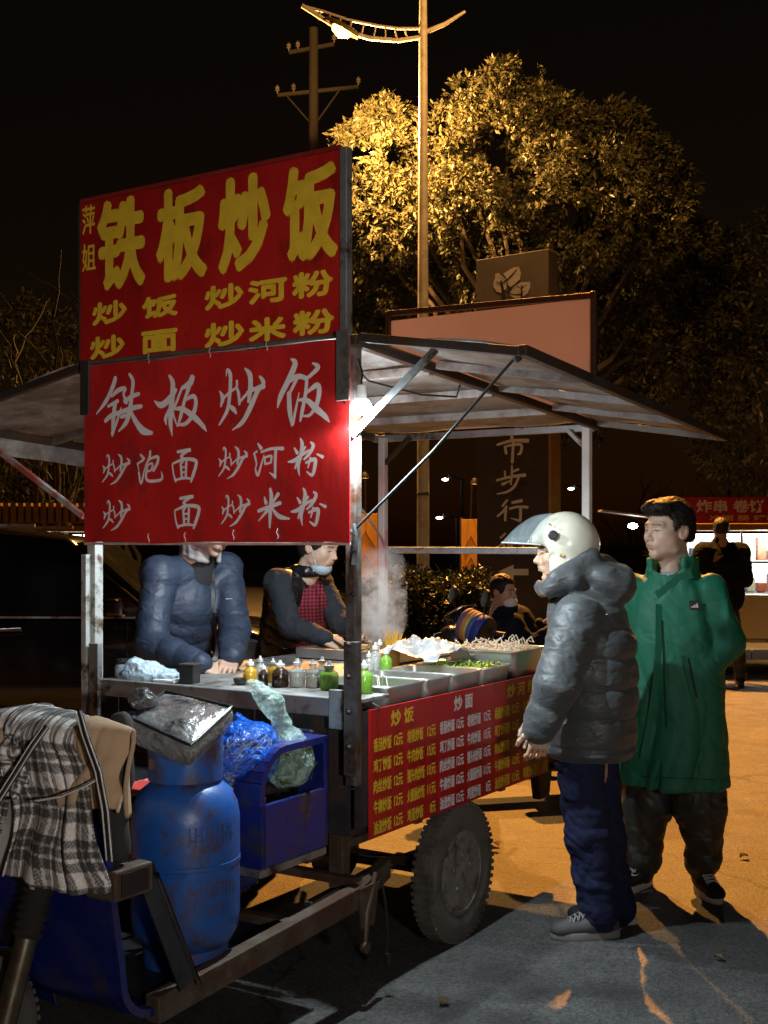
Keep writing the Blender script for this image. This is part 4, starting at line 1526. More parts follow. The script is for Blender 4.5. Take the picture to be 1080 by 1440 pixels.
def plaid(s, t):
    a, b = s * 0.48, t * 0.80
    tw = 0.5 + 0.5 * math.sin((a + b * 0.9) * 620 + 1.5 * math.sin(a * 90))

    def band(x, p):
        q = (x / p) % 1.0
        return (0.85 if q < 0.34 else 0.06 if q < 0.50 else 0.55 if q < 0.57 else 0.06 if q < 0.72 else 0.8 if q < 0.79 else 0.10)
    w = band(a + 0.006 * math.sin(b * 30), 0.125)
    h = band(b + 0.05 * a, 0.150)
    v = w if tw > 0.5 else h
    v = 0.5 * v + 0.5 * (w * h + 0.1) * 1.3
    v *= 0.75 + 0.5 * random.random()
    k = 0.012 + 0.85 * min(1, v) ** 1.2
    return (k, k * 0.93, k * 0.88)


M_PLAID = mat('plaid_wool', (0.3, 0.3, 0.3), 0.95, 0, 0.1, 60, 0.6, 180, attr='Col', spec=0.2)
M_TAN = mat('tan_cotton', (0.40, 0.27, 0.165), 0.85, 0, 0.10, 12, 0.3, 120, spec=0.2)
M_LIN = mat('grey_lining', (0.36, 0.35, 0.32), 0.8, 0, 0.12, 10, 0.3, 60)
M_ZIP = mat('zip_tape', (0.012, 0.011, 0.012), 0.7, 0, 0.1)
M_PIPE = mat('zip_thread', (0.55, 0.50, 0.46), 0.8, 0, 0.2, 30)
drape(0.27, -0.095, lambda s: 1.130 - 0.03 * abs(s - 0.4), 0.700, 0.86, 0.026, 170, 190, plaid, 'coat_body', M_PLAID, 0.010, 0.3, 0.008, 0.03, 0.15)
drape(0.54, 0.30, lambda s: 1.10 + 0.04 * s, 0.80, 0.86, 0.035, 110, 170, plaid, 'coat_sleeve', M_PLAID, 0.020, 1.7, 0.02, 0.05)
drape(0.30, 0.225, lambda s: 1.14 - 0.02 * s, 0.93, 0.90, 0.045, 60, 80, plaid, 'coat_collar', M_PLAID, 0.008, 4.2, 0.01, 0.03)
tan = lambda s, t: (0.4, 0.27, 0.165)
drape(0.085, -0.040, lambda s: 1.122 - 0.024 * s * s, 0.890, 0.92, 0.010, 60, 60, tan, 'shoulder_panel', M_TAN, 0.007, 2.2, 0.014, 0.012)
drape(0.52, 0.255, lambda s: 1.085 + 0.02 * math.sin(3 * s), 0.925, 0.92, 0.075, 60, 60, tan, 'shoulder_panel', M_TAN, 0.014, 0.9, 0.03, 0.03)
for nm_, prims in (('dark_side', [('c', (168, 1020, 3.27), (168, 1090, 3.25), 0.034, 0.036), ('c', (160, 1080, 3.24), (163, 1195, 3.20), 0.040, 0.034)]),):
    al = [P(*q[1]) for q in prims]
    f = bbox_field(al + [P(*q[2]) for q in prims if q[0] == 'c'], 0.13, 0.005)
    for q in prims:
        if q[0] == 'e':
            f.ell(nvec0(P(*q[1])), q[2], k=0.03)
        else:
            f.cap(nvec0(P(*q[1])), nvec0(P(*q[2])), q[3], q[4], k=0.03)
    soft(nm_, f, M_TAN if nm_[0] == 's' else mat('dark_wool', (0.02, 0.017, 0.016), 0.95, 0, 0.2, 40, 0.4, 150), coat, lambda V: 0.016 * (ridge(V * np.array((22, 22, 9)) + 2) - 0.6), 2)
drape(0.56, 0.20, lambda s: 1.04, 0.685, 0.80, 0.004, 40, 40, tan, 'lining', M_LIN, 0.014, 3.3, 0.012, 0.01)



def seam(pix, Y, w, nm='zip'):
    pts = [cI @ P(a, b, Y + d) for a, b, d in pix]
    z = MB().tube(pts, w, 6).build(nm, M_ZIP, coat, smooth=True)
    for s in (-1, 1):
        MB().tube([p + Vector((0, s * w * 1.25, 0)) + Vector((-w * 0.8, 0, 0)) for p in pts], 0.0022, 5).build('stitching', M_PIPE, z, smooth=True)


seam([(112, 1000, 0.0), (122, 1035, -0.045), (140, 1085, -0.06), (150, 1140, -0.07), (156, 1210, -0.08)], 3.13, 0.0075)
seam([(66, 1022, 0.0), (46, 1050, -0.03), (20, 1092, -0.05), (-8, 1136, -0.07)], 3.19, 0.0075)
seam([(52, 1126, -0.05), (85, 1120, -0.06), (118, 1106, -0.06), (136, 1096, -0.055)], 3.14, 0.0035, 'seam_trim')

# ================================================================== THINGS ON THE COUNTER
ZC = 1.05
M_PETC = film('clear_plastic', (0.75, 0.80, 0.78), 0.45, 0.12, 0.1, 40)
M_CAPW = mat('white_cap', (0.75, 0.75, 0.72), 0.35, 0, 0.05)


def bottle(px, py, h, r, liquid, label, lcol, fill=0.75, squeeze=True):
    g = G(px, py, ZC)
    b = empty('sauce_bottle', label, 'bottle', (g.x, g.y, ZC + 0.001), 0, 'sauce bottles on the counter')
    pr = [(0.0, 0.0), (r * 0.92, 0.0), (r, 0.006), (r, h * 0.52), (r * 0.92, h * 0.58), (r * 0.45, h * 0.70), (r * 0.42, h * 0.78)]
    MB().lathe(pr, (0, 0, 0), 18).build('bottle_body', film('pet_' + lcol, liquid, 0.72 if lcol != 'clear' else 0.45, 0.15, 0.05, 30), b, smooth=True)
    lh = h * 0.52 * fill
    MB().lathe([(0.0, 0.004), (r * 0.9, 0.004), (r * 0.94, 0.010), (r * 0.94, lh), (0.0, lh)], (0, 0, 0), 18).build('liquid', mat('liquid_' + lcol, liquid, 0.2, 0, 0.1, 20, 0), b, smooth=True)
    c = MB().lathe([(r * 0.55, h * 0.76), (r * 0.55, h * 0.86), (r * 0.30, h * 0.88), (r * 0.16, h * (1.0 if squeeze else 0.9)), (0.0, h * (1.0 if squeeze else 0.9))], (0, 0, 0), 14).build('cap', M_CAPW, b, smooth=True)
    return b


OIL, SOY, CLR, GRN, AMB = (0.55, 0.33, 0.02), (0.02, 0.008, 0.005), (0.62, 0.66, 0.62), (0.25, 0.55, 0.06), (0.35, 0.16, 0.02)
bottle(352, 963, 0.098, 0.027, OIL, 'stubby yellow oil bottle next to the seller\'s hand', 'oil')
bottle(366, 958, 0.100, 0.021, CLR, 'white capped clear bottle behind the yellow oil bottle', 'clear')
bottle(370, 966, 0.088, 0.019, SOY, 'narrow black soy bottle in front of the clear ones', 'soy', 1.0)
bottle(384, 960, 0.094, 0.022, OIL, 'half full oil bottle between two black sauces', 'oil')
bottle(394, 966, 0.100, 0.033, SOY, 'wide black sauce bottle with amber shoulder', 'soy', 0.8)
bottle(418, 966, 0.108, 0.031, CLR, 'wide clear bottle of pale sauce left of the milky pair', 'clear', 1.0)
bottle(440, 967, 0.105, 0.028, CLR, 'clear pale bottle in the middle of the row', 'clear')
bottle(453, 963, 0.108, 0.027, CLR, 'clear bottle next to the green one', 'clear', 0.9)
bottle(463, 970, 0.105, 0.036, GRN, 'light green sauce bottle just left of the metal post', 'green', 0.6)
bottle(512, 975, 0.120, 0.032, GRN, 'bright green liquid bottle just right of the metal post', 'green', 0.9)
bottle(528, 945, 0.125, 0.027, CLR, 'tall clear bottle standing before the griddle', 'clear', 0.9)
bottle(543, 948, 0.110, 0.025, GRN, 'pale green bottle beside the yellow stalks', 'green', 0.5)
bottle(519, 950, 0.100, 0.022, CLR, 'small clear bottle close behind the metal post', 'clear', 0.6)
bottle(534, 935, 0.115, 0.025, AMB, 'amber bottle furthest back by the cook\'s hand', 'amber', 0.8)

# spice jar
g = G(173, 953, ZC)
jar = empty('spice_jar', 'small glass jar with dark lid at the left end of the counter', 'jar', (g.x, g.y, ZC + 0.001))
MB().lathe([(0, 0), (0.030, 0), (0.034, 0.008), (0.034, 0.042), (0.026, 0.056)], (0, 0, 0), 18).build('glass', film('jar_glass', (0.35, 0.40, 0.5), 0.5, 0.08, 0.05), jar, smooth=True)
MB().lathe([(0, 0.002), (0.030, 0.004), (0.030, 0.034), (0, 0.036)], (0, 0, 0), 16).build('contents', mat('pepper', (0.25, 0.26, 0.32), 0.7, 0, 0.6, 60), jar, smooth=True)
MB().lathe([(0.027, 0.056), (0.028, 0.058), (0.028, 0.074), (0.024, 0.076), (0, 0.076)], (0, 0, 0), 18).build('lid', M_BLACK, jar, smooth=True)

# crumpled bag and white paper on the left of the counter
g = G(212, 957, ZC)
f = Field((g.x - 0.14, g.y - 0.12, ZC - 0.01), (g.x + 0.16, g.y + 0.12, ZC + 0.13), 0.005)
f.ell((g.x - 0.03, g.y, ZC + 0.035), (0.075, 0.06, 0.042)).ell((g.x - 0.055, g.y, ZC + 0.065), (0.03, 0.035, 0.02)).ell((g.x + 0.04, g.y, ZC + 0.022), (0.07, 0.05, 0.022))
bb = empty('crumpled_bag', 'crumpled pale blue plastic bag on the left of the counter', 'plastic bag', (g.x, g.y, ZC))
soft('bag_skin', f, film('pale_blue_film', (0.52, 0.66, 0.78), 0.88, 0.2, 0.9, 36), bb, crumple(0.018, 20, 1))
g = G(245, 960, ZC)
o = MB().cbox((0, 0, 0.006), (0.16, 0.11, 0.010)).build('paper_stack', mat('paper', (0.72, 0.74, 0.75), 0.7, 0, 0.05), None, bevel=0.002)
o.location = (g.x, g.y + 0.06, ZC + 0.001)
o.rotation_euler = (0, 0, RZ)
tag(o, 'thin stack of white paper beside the crumpled bag', 'paper')
g = G(266, 962, ZC)
bk = empty('black_carton', 'small black square box standing by the seller\'s right hand', 'box', (g.x, g.y + 0.02, ZC + 0.001), RZ + 0.25)
MB().cbox((0, 0, 0.036), (0.062, 0.062, 0.072)).build('carton_body', M_BLACK, bk, bevel=0.004)
MB().cbox((0, 0, 0.0745), (0.066, 0.066, 0.006)).build('carton_lid', mat('carton_lid', (0.05, 0.045, 0.04), 0.5, 0, 0.2), bk, bevel=0.002)
g = G(346, 964, ZC)
o = MB().lathe([(0.018, 0), (0.026, 0.004), (0.032, 0.024), (0.030, 0.024), (0.023, 0.007), (0, 0.006)], (0, 0, 0), 20).build('small_bowl', M_BLACK, None, smooth=True)
o.location = (g.x - 0.02, g.y + 0.02, ZC + 0.001)
tag(o, 'little black bowl beside the seller\'s left hand', 'bowl')

# steel pans along the customer's side
M_SOUP = mat('pale_green_water', (0.30, 0.55, 0.20), 0.15, 0, 0.1, 6, 0.1, 20)
M_SPROUT = mat('bean_sprout', (0.62, 0.58, 0.45), 0.5, 0, 0.2, 20)
M_VEG = mat('chopped_green', (0.12, 0.28, 0.03), 0.5, 0, 0.4, 20)
M_SHRED = mat('pale_broth', (0.42, 0.47, 0.36), 0.15, 0, 0.2, 9, 0.2, 30)
pan_lab = ['nearest steel pan with pale green broth beside the metal post', 'second steel pan from the metal post along the menu board', 'third steel pan from the metal post, wide and shallow',
           'fourth steel pan, holding chopped green vegetables', 'furthest and tallest steel pan, heaped with bean sprouts']
pan_at = [(0.255, 0.525, M_SOUP), (0.545, 0.74, M_SHRED), (0.76, 1.00, M_SHRED), (1.02, 1.27, M_VEG), (1.30, 1.62, M_SPROUT)]
for i, (xa, xb, fm) in enumerate(pan_at):
    tall = 0.178 if i == 4 else 0.128
    pn = empty('steel_pan', pan_lab[i], 'pan', W((xa + xb) / 2, 0.192, 0.945), RZ, 'steel pans of ingredients on the cart')
    hx, hy, top = (xb - xa) / 2, 0.172, tall

    def ringp(sx, sy, z):
        pts = []
        rr = 0.035
        for cx_, cy_, a0 in ((sx - rr, sy - rr, 0), (-sx + rr, sy - rr, 90), (-sx + rr, -sy + rr, 180), (sx - rr, -sy + rr, 270)):
            for a in (0, 30, 60, 90):
                pts.append((cx_ + rr * math.cos(R(a0 + a)), cy_ + rr * math.sin(R(a0 + a)), z))
        return pts
    rows = [ringp(hx * 0.92, hy * 0.92, 0.001), ringp(hx * 0.95, hy * 0.95, 0.01), ringp(hx * 0.98, hy * 0.98, top - 0.004), ringp(hx + 0.004, hy + 0.004, top), ringp(hx + 0.008, hy + 0.008, top - 0.004), ringp(hx + 0.008, hy + 0.008, top - 0.009)]
    mb = MB().grid(rows, close=True)
    mb.f.append(tuple(range(15, -1, -1)))
    mb.build('pan_shell', M_STAINLESS, pn, smooth=True)
    lvl = top - (0.035 if i < 3 else 0.02)
    mb = MB().add(ringp(hx * 0.965, hy * 0.965, lvl), [tuple(range(16))])
    mb.build('filling', fm, pn)
    mb = MB()
    if i == 0:
        for k in range(4):
            x, y = random.uniform(-hx, hx) * 0.5, random.uniform(-hy, hy) * 0.5
            mb.tube([(x, y, lvl), (x + 0.02, y + 0.02, lvl + 0.05), (x + 0.035, y + 0.045, lvl + 0.05), (x + 0.05, y + 0.06, lvl)], 0.002, 4)
        mb.build('strand', M_SPROUT, pn, smooth=True)['kind'] = 'stuff'
    elif i > 2:
        n = 300
        for k in range(n):
            x, y = random.uniform(-hx, hx) * 0.88, random.uniform(-hy, hy) * 0.88
            hgt = lvl + 0.002 + (0.045 if i == 4 else 0.03 if i == 3 else 0.012) * random.random() ** 2
            a, l = random.uniform(0, 6.28), random.uniform(0.012, 0.03)
            d = Vector((math.cos(a), math.sin(a), random.uniform(-0.5, 0.9))) * l
            c = Vector((x, y, hgt))
            if i == 3:
                e = Vector((-math.sin(a), math.cos(a), 0.4)) * 0.006
                mb.add([c - d * 0.5, c + e, c + d * 0.5, c - e], [(0, 1, 2, 3)])
            else:
                q = c + d * 0.5 + Vector((0.004 * math.sin(k), 0.004 * math.cos(k), 0))
                mb.tube([c - d * 0.5, q, c + d * 0.7 + Vector((0, 0, 0.004))], 0.0022, 4, cap=False)
        mb.build('shreds', fm, pn)['kind'] = 'stuff'
    if i == 4:
        for k in range(5):
            x, y = random.uniform(-hx, hx) * 0.8, random.uniform(-hy, 0) * 0.9
            MB().tube([(x, y, top - 0.01), (x + 0.01, y, top + 0.03), (x + 0.03, y - 0.01, top + 0.045), (x + 0.035, y - 0.02, top + 0.02)], 0.003, 5).build('sprout', M_SPROUT, pn, smooth=True)
# white plastic cloth over the pans
q = W(1.10, 0.37, ZC + 0.02)
cl = empty('white_film_cloth', 'crumpled white plastic sheet lying across the middle pans', 'plastic sheet', q, RZ)
n_ = 46
gx_, gy_ = np.meshgrid(np.linspace(-1, 1, n_), np.linspace(-1, 1, n_))
pp = np.stack([gx_.ravel() * 2.2 + 3, gy_.ravel() * 2.0 + 1, 0 * gx_.ravel()], 1)
hh = 0.050 * ridge(pp) + 0.030 * ridge(pp * 2.1 + 4) + 0.012 * ridge(pp * 4.3 + 9)
rr_ = np.clip(1.25 - np.hypot(gx_, gy_).ravel(), 0, 1) ** 0.5
zz = 0.028 + hh * rr_ * 1.1
sh_ = 1 + 0.16 * (vnoise(pp * 1.7 + 20) - 0.5)
V = np.stack([gx_.ravel() * 0.20 * sh_ + 0.02 * vnoise(pp * 3), gy_.ravel() * 0.16 * sh_, zz], 1)
Fc = np.array([[j * n_ + i, j * n_ + i + 1, (j + 1) * n_ + i + 1, (j + 1) * n_ + i] for j in range(n_ - 1) for i in range(n_ - 1)])
npmesh('sheet', V, Fc, film('white_film', (0.50, 0.54, 0.56), 0.93, 0.3, 0.3, 26), cl, world=False)
# yellow stalks in a cup
g = G(552, 937, ZC)
cup = empty('stalk_cup', 'brown cup of upright yellow noodle stalks near the griddle', 'cup', (g.x, g.y, ZC + 0.001))
MB().lathe([(0, 0), (0.030, 0), (0.036, 0.07), (0.033, 0.07), (0.028, 0.006), (0, 0.005)], (0, 0, 0), 20).build('cup_body', mat('amber_cup', (0.30, 0.14, 0.03), 0.3, 0, 0.1), cup, smooth=True)
mb = MB()
for k in range(70):
    a, rr = random.uniform(0, 6.28), random.uniform(0, 0.026)
    l = random.uniform(0.09, 0.17)
    sp_ = random.uniform(0.2, 1.5)
    mb.tube([(rr * math.cos(a), rr * math.sin(a), 0.02), (rr * 1.2 * math.cos(a), rr * 1.2 * math.sin(a), 0.08), ((rr + 0.02 * sp_) * math.cos(a), (rr + 0.02 * sp_) * math.sin(a), l)], [0.0022, 0.002, 0.001], 4)
mb.build('stalks', mat('yellow_stalk', (0.60, 0.36, 0.03), 0.5, 0, 0.2, 20), cup, smooth=True)['kind'] = 'stuff'
# griddle the woman cooks on
gr = empty('griddle', 'black iron griddle plate under the cook\'s hands', 'griddle', W(1.42, 0.80, ZC + 0.001), RZ)
MB().box((-0.28, -0.27, 0.0), (0.28, 0.27, 0.03)).build('plate', mat('griddle_iron', (0.02, 0.018, 0.016), 0.35, 0.6, 0.4, 9, 0.2, 40), gr, bevel=0.006)
for (a, b) in (((-0.28, -0.28, 0.028), (0.28, -0.28, 0.028)), ((-0.28, 0.28, 0.028), (0.28, 0.28, 0.028)), ((-0.285, -0.28, 0.028), (-0.285, 0.28, 0.028)), ((0.285, -0.28, 0.028), (0.285, 0.28, 0.028))):
    MB().bar(a, b, 0.010, 0.045).build('griddle_rim', M_STAINLESS, gr, bevel=0.002)
mb = MB()
for k in range(500):
    x, y = random.gauss(-0.02, 0.07), random.gauss(0.0, 0.07)
    z = 0.031 + 0.035 * max(0, 1 - math.hypot(x, y) / 0.15) * random.random()
    d = Vector((random.gauss(0, 1), random.gauss(0, 1), random.gauss(0, 0.5))).normalized() * 0.007
    mb.tube([Vector((x, y, z)) - d, Vector((x, y, z)) + d], 0.003, 4)
mb.build('fried_rice', mat('rice', (0.55, 0.42, 0.22), 0.5, 0, 0.3, 40), gr)['kind'] = 'stuff'

# ================================================================== STEAM
sv = P(536, 850, 5.75)
mb = MB()
pr = []
for t in np.linspace(0, 1, 14):
    pr.append((0.06 + 0.09 * math.sin(math.pi * min(1, t * 0.9 + 0.05)) ** 0.7, -0.18 + 0.46 * t))
st = mb.lathe(pr, (0, 0, 0), 20).build('steam', None, smooth=True)
st.location = sv
ms = bpy.data.materials.new('steam')
ms.use_nodes = True
N, L = ms.node_tree.nodes, ms.node_tree.links
N.remove(N['Principled BSDF'])
pv_ = N.new('ShaderNodeVolumePrincipled')
pv_.inputs['Color'].default_value = (0.95, 0.95, 0.95, 1)
pv_.inputs['Anisotropy'].default_value = -0.35
L.new(pv_.outputs[0], N['Material Output'].inputs['Volume'])
tc = N.new('ShaderNodeTexCoord')
nz = N.new('ShaderNodeTexNoise')
nz.inputs['Scale'].default_value = 13
nz.inputs['Detail'].default_value = 4
nz.inputs['Distortion'].default_value = 1.2
L.new(tc.outputs['Object'], nz.inputs['Vector'])
r1 = N.new('ShaderNodeMapRange')
r1.inputs[1].default_value = 0.38
r1.inputs[2].default_value = 0.80
r1.inputs[3].default_value = 0.0
r1.inputs[4].default_value = 1.0
L.new(nz.outputs[0], r1.inputs[0])
sx = N.new('ShaderNodeSeparateXYZ')
L.new(tc.outputs['Object'], sx.inputs[0])


def math_n(op, a, b):
    n = N.new('ShaderNodeMath')
    n.operation = op
    for i, v in enumerate((a, b)):
        if isinstance(v, (int, float)):
            n.inputs[i].default_value = v
        elif v is not None:
            L.new(v, n.inputs[i])
    return n.outputs[0]


r2 = math_n('ADD', math_n('MULTIPLY', sx.outputs[0], sx.outputs[0]), math_n('MULTIPLY', sx.outputs[1], sx.outputs[1]))
fall = math_n('MAXIMUM', math_n('SUBTRACT', 1.0, math_n('DIVIDE', r2, 0.0165)), 0.0)
vert = math_n('MAXIMUM', math_n('SUBTRACT', 0.28, sx.outputs[2]), 0.0)
dens = math_n('MULTIPLY', math_n('MULTIPLY', math_n('MULTIPLY', r1.outputs[0], fall), vert), 95.0)
L.new(dens, pv_.inputs['Density'])
st.data.materials.append(ms)
tag(st, 'white steam rising from the griddle behind the metal post', 'steam', kind='stuff')


# ================================================================== PEOPLE
def frame(fwd, up=(0, 0, 1)):
    F = Vector(fwd).normalized()
    U = Vector(up)
    Lf = U.cross(F).normalized()
    U = F.cross(Lf).normalized()
    return Matrix(((F.x, Lf.x, U.x), (F.y, Lf.y, U.y), (F.z, Lf.z, U.z)))


def xf(V, M3, o, s=1.0):
    return (np.asarray(V) * s) @ np.array(M3).T + np.array(o[:])


def head_local():
    f = Field((-0.15, -0.115, -0.21), (0.15, 0.115, 0.15), 0.0028)
    f.ell((-0.014, 0, 0.034), (0.096, 0.077, 0.088), k=0.02)
    f.ell((0.020, 0, -0.022), (0.073, 0.064, 0.085), k=0.03)
    f.ell((0.026, 0, -0.072), (0.056, 0.053, 0.044), k=0.03)
    f.ell((0.074, 0, -0.103), (0.017, 0.022, 0.015), k=0.028)
    for s in (-1, 1):
        f.ell((0.052, s * 0.040, -0.028), (0.032, 0.024, 0.026), k=0.03)
        f.cap((0.030, s * 0.054, -0.050), (0.012, s * 0.056, -0.075), 0.014, 0.012, k=0.03)
        f.cap((0.090, s * 0.012, 0.020), (0.074, s * 0.046, 0.021), 0.0085, 0.0075, k=0.02)
    f.ell((0.098, 0.031, 0.000), (0.016, 0.019, 0.011), k=0.014, op='s')
    f.ell((0.098, -0.031, 0.000), (0.016, 0.019, 0.011), k=0.014, op='s')
    for s in (-1, 1):
        f.ell((0.0745, s * 0.0315, -0.001), (0.0145, 0.0165, 0.0115), k=0.006)
        f.cap((0.0905, s * 0.017, 0.0035), (0.080, s * 0.046, 0.003), 0.0030, 0.0025, k=0.004)
    f.cap((0.088, 0, 0.010), (0.109, 0, -0.028), 0.0075, 0.0105, k=0.016)
    f.ell((0.112, 0, -0.032), (0.0105, 0.0115, 0.0095), k=0.010)
    for s in (-1, 1):
        f.ell((0.101, s * 0.0125, -0.035), (0.0095, 0.0075, 0.0075), k=0.007)
        f.ell((0.103, s * 0.0075, -0.0425), (0.006, 0.0035, 0.003), k=0.003, op='s')
    f.ell((0.086, 0, -0.061), (0.018, 0.028, 0.020), k=0.02)
    f.cap((0.0995, 0.0, -0.0565), (0.091, 0.020, -0.0610), 0.0055, 0.003, k=0.006)
    f.cap((0.0995, 0.0, -0.0565), (0.091, -0.020, -0.0610), 0.0055, 0.003, k=0.006)
    f.cap((0.0975, 0.0, -0.0685), (0.090, 0.017, -0.0645), 0.0065, 0.003, k=0.006)
    f.cap((0.0975, 0.0, -0.0685), (0.090, -0.017, -0.0645), 0.0065, 0.003, k=0.006)
    f.cap((0.108, -0.020, -0.0625), (0.108, 0.020, -0.0625), 0.0030, k=0.003, op='s')
    f.ell((0.097, 0, -0.083), (0.010, 0.020, 0.006), k=0.012, op='s')
    for s in (-1, 1):
        Me = np.array(((0.93, s * -0.30, 0.2), (s * 0.30, 0.95, 0.0), (-0.2, 0.0, 0.98)))
        f.ell((-0.012, s * 0.079, -0.010), (0.021, 0.0085, 0.033), Me, k=0.006)
        f.ell((-0.006, s * 0.089, -0.006), (0.012, 0.007, 0.020), Me, k=0.006, op='s')
    f.cap((-0.022, 0, -0.06), (-0.042, 0, -0.185), 0.054, 0.060, k=0.03)
    f.cap((0.03, 0, -0.105), (-0.01, 0, -0.185), 0.022, 0.034, k=0.03)
    V, Fc = f.mesh()
    V = relax(V, Fc, 1, 0.4)
    return V, Fc


HEADV, HEADF = head_local()


def head_col(V, tone, lip=True, beard=0.0):
    c = np.tile(np.array(tone), (len(V), 1)).astype(float)
    x, y, z = V.T
    ay = np.abs(y)
    fr = x > 0.055

    def mixin(w, col):
        nonlocal c
        w = np.clip(w, 0, 1)[:, None]
        c = c * (1 - w) + np.array(col) * w
    cheek = np.exp(-(((ay - 0.043) / 0.018) ** 2 + ((z + 0.035) / 0.02) ** 2)) * fr
    mixin(0.35 * cheek, (tone[0], tone[1] * 0.72, tone[2] * 0.70))
    mixin(0.35 * np.exp(-((y / 0.016) ** 2 + ((z + 0.035) / 0.012) ** 2)) * fr, (tone[0], tone[1] * 0.75, tone[2] * 0.72))
    brow = np.exp(-(((z - 0.0235 + 0.10 * np.maximum(0, ay - 0.032)) / 0.0042) ** 4)) * (ay > 0.012) * (ay < 0.052) * (x > 0.06)
    mixin(0.85 * brow, (0.02, 0.015, 0.012))
    eye = np.exp(-(((z + 0.0010) / 0.0030) ** 4)) * np.exp(-(((ay - 0.0315) / 0.0135) ** 4)) * (x > 0.07)
    mixin(0.9 * eye, (0.03, 0.022, 0.018))
    if lip:
        l = np.exp(-(((z + 0.0625) / 0.0085) ** 4)) * np.exp(-((y / 0.022) ** 4)) * (x > 0.085)
        mixin(0.6 * l, (0.34, 0.12, 0.10))
        cr = np.exp(-(((z + 0.0625) / 0.0018) ** 2)) * (ay < 0.021) * (x > 0.08)
        mixin(0.7 * cr, (0.10, 0.04, 0.03))
    ear = (ay > 0.074) & (x < 0.02) & (x > -0.05)
    mixin(0.3 * ear, (tone[0], tone[1] * 0.65, tone[2] * 0.6))
    if beard:
        mixin(beard * (z < -0.045) * (x > 0.02), (tone[0] * 0.6, tone[1] * 0.6, tone[2] * 0.6))
    return c


def hand_local(curl=0.5, spread=0.12, thumb=0.5):
    f = Field((-0.10, -0.085, -0.12), (0.21, 0.095, 0.05), 0.0026)
    f.cap((-0.035, 0, 0), (0.0, 0, 0), 0.027, 0.026, k=0.02, sq=((0, 0, 1), 0.8))
    f.box((0.045, 0, -0.002), (0.046, 0.040, 0.0135), rnd=0.013, k=0.02)
    f.ell((0.028, 0.024, -0.010), (0.032, 0.017, 0.014), k=0.015)
    for y, L_, r, cu in ((0.030, 0.073, 0.0088, 0.9), (0.0105, 0.080, 0.0092, 1.0), (-0.010, 0.074, 0.0088, 1.05), (-0.029, 0.058, 0.0078, 1.15)):
        p = np.array((0.086, y, 0.0))
        a = curl * cu * 0.55
        yaw = spread * y / 0.03
        for seg, rr in ((0.45, 1.0), (0.30, 0.93), (0.25, 0.85)):
            d = np.array((math.cos(a) * math.cos(yaw), math.sin(yaw) * math.cos(a), -math.sin(a)))
            q = p + d * L_ * seg
            f.cap(p, q, r * rr, r * rr * 0.93, k=0.004)
            p = q
            a += curl * cu * 0.85
    p = np.array((0.022, 0.034, -0.008))
    for L_, r, ang, dn in ((0.036, 0.0115, 0.75, 0.25), (0.031, 0.0102, 0.45, 0.35 + thumb * 0.3), (0.024, 0.0092, 0.15, 0.4 + thumb * 0.5)):
        d = np.array((math.cos(ang) * math.cos(dn), math.sin(ang) * math.cos(dn), -math.sin(dn)))
        q = p + d * L_
        f.cap(p, q, r, r * 0.92, k=0.008)
        p = q
    V, Fc = f.mesh()
    return relax(V, Fc, 1, 0.4), Fc


def hand_at(wrist, toward, back, left, curl, scale=1.0, thumb=0.5):
    """thumb lies on +y of the local hand; 'left' says which hand it is"""
    V, Fc = hand_local(curl, 0.12, thumb)
    X = Vector(toward).normalized()
    Z = Vector(back)
    Z = (Z - X * Z.dot(X)).normalized()
    Y = Z.cross(X)                      # right-handed: for a right hand with the palm down the thumb is on +y
    M3 = Matrix(((X.x, Y.x, Z.x), (X.y, Y.y, Z.y), (X.z, Y.z, Z.z)))
    V = V.copy()
    if left:
        V[:, 1] *= -1
        Fc = Fc[:, ::-1]
    return xf(V, M3, wrist, scale), Fc


def bbox_field(pts, pad, h):
    a = np.array([p[:] for p in pts])
    return Field(a.min(0) - pad, a.max(0) + pad, h)


def nvec(v):
    return np.array(v[:], float)


SKIN_TONE = (0.50, 0.31, 0.215)


def make_body(root_, head_o, head_M, J, hands, tone=SKIN_TONE, hs=1.0, beard=0.0, lean=0.85):
    """one skin mesh: head, neck, trunk, limbs and hands"""
    Vs, Fs, Cs = [], [], []
    n = 0

    def push(V, Fc, C):
        nonlocal n
        Vs.append(V)
        Fs.append(Fc + n)
        Cs.append(C)
        n += len(V)
    push(xf(HEADV, head_M, head_o, hs), HEADF, head_col(HEADV, tone, True, beard))
    pts = [nvec(p) for p in J.values()]
    f = Field(np.min(pts, 0) - 0.25, np.max(pts, 0) + 0.25, 0.014)
    f.cap(nvec(J['pelvis']), nvec(J['chest']), 0.11, 0.12, k=0.05)
    f.cap(nvec(J['chest']), nvec(J['neck']), 0.10, 0.05, k=0.05)
    for s in 'lr':
        f.cap(nvec(J['sh_' + s]), nvec(J['chest']), 0.045, 0.07, k=0.05)
        f.cap(nvec(J['sh_' + s]), nvec(J['el_' + s]), 0.042, 0.036, k=0.03)
        f.cap(nvec(J['el_' + s]), nvec(J['wr_' + s]), 0.036, 0.026, k=0.02)
        f.cap(nvec(J['pelvis']), nvec(J['kn_' + s]), 0.075, 0.05, k=0.05)
        f.cap(nvec(J['kn_' + s]), nvec(J['an_' + s]), 0.05, 0.035, k=0.02)
    V, Fc = f.mesh()
    push(V, Fc, np.tile(np.array(tone), (len(V), 1)))
    for V, Fc in hands:
        c = np.tile(np.array(tone), (len(V), 1)) * (0.92 + 0.1 * fbm(V * 60)[:, None])
        push(V, Fc, c)
    return npmesh('body', np.concatenate(Vs), np.concatenate(Fs), M_SKIN, root_, np.concatenate(Cs))


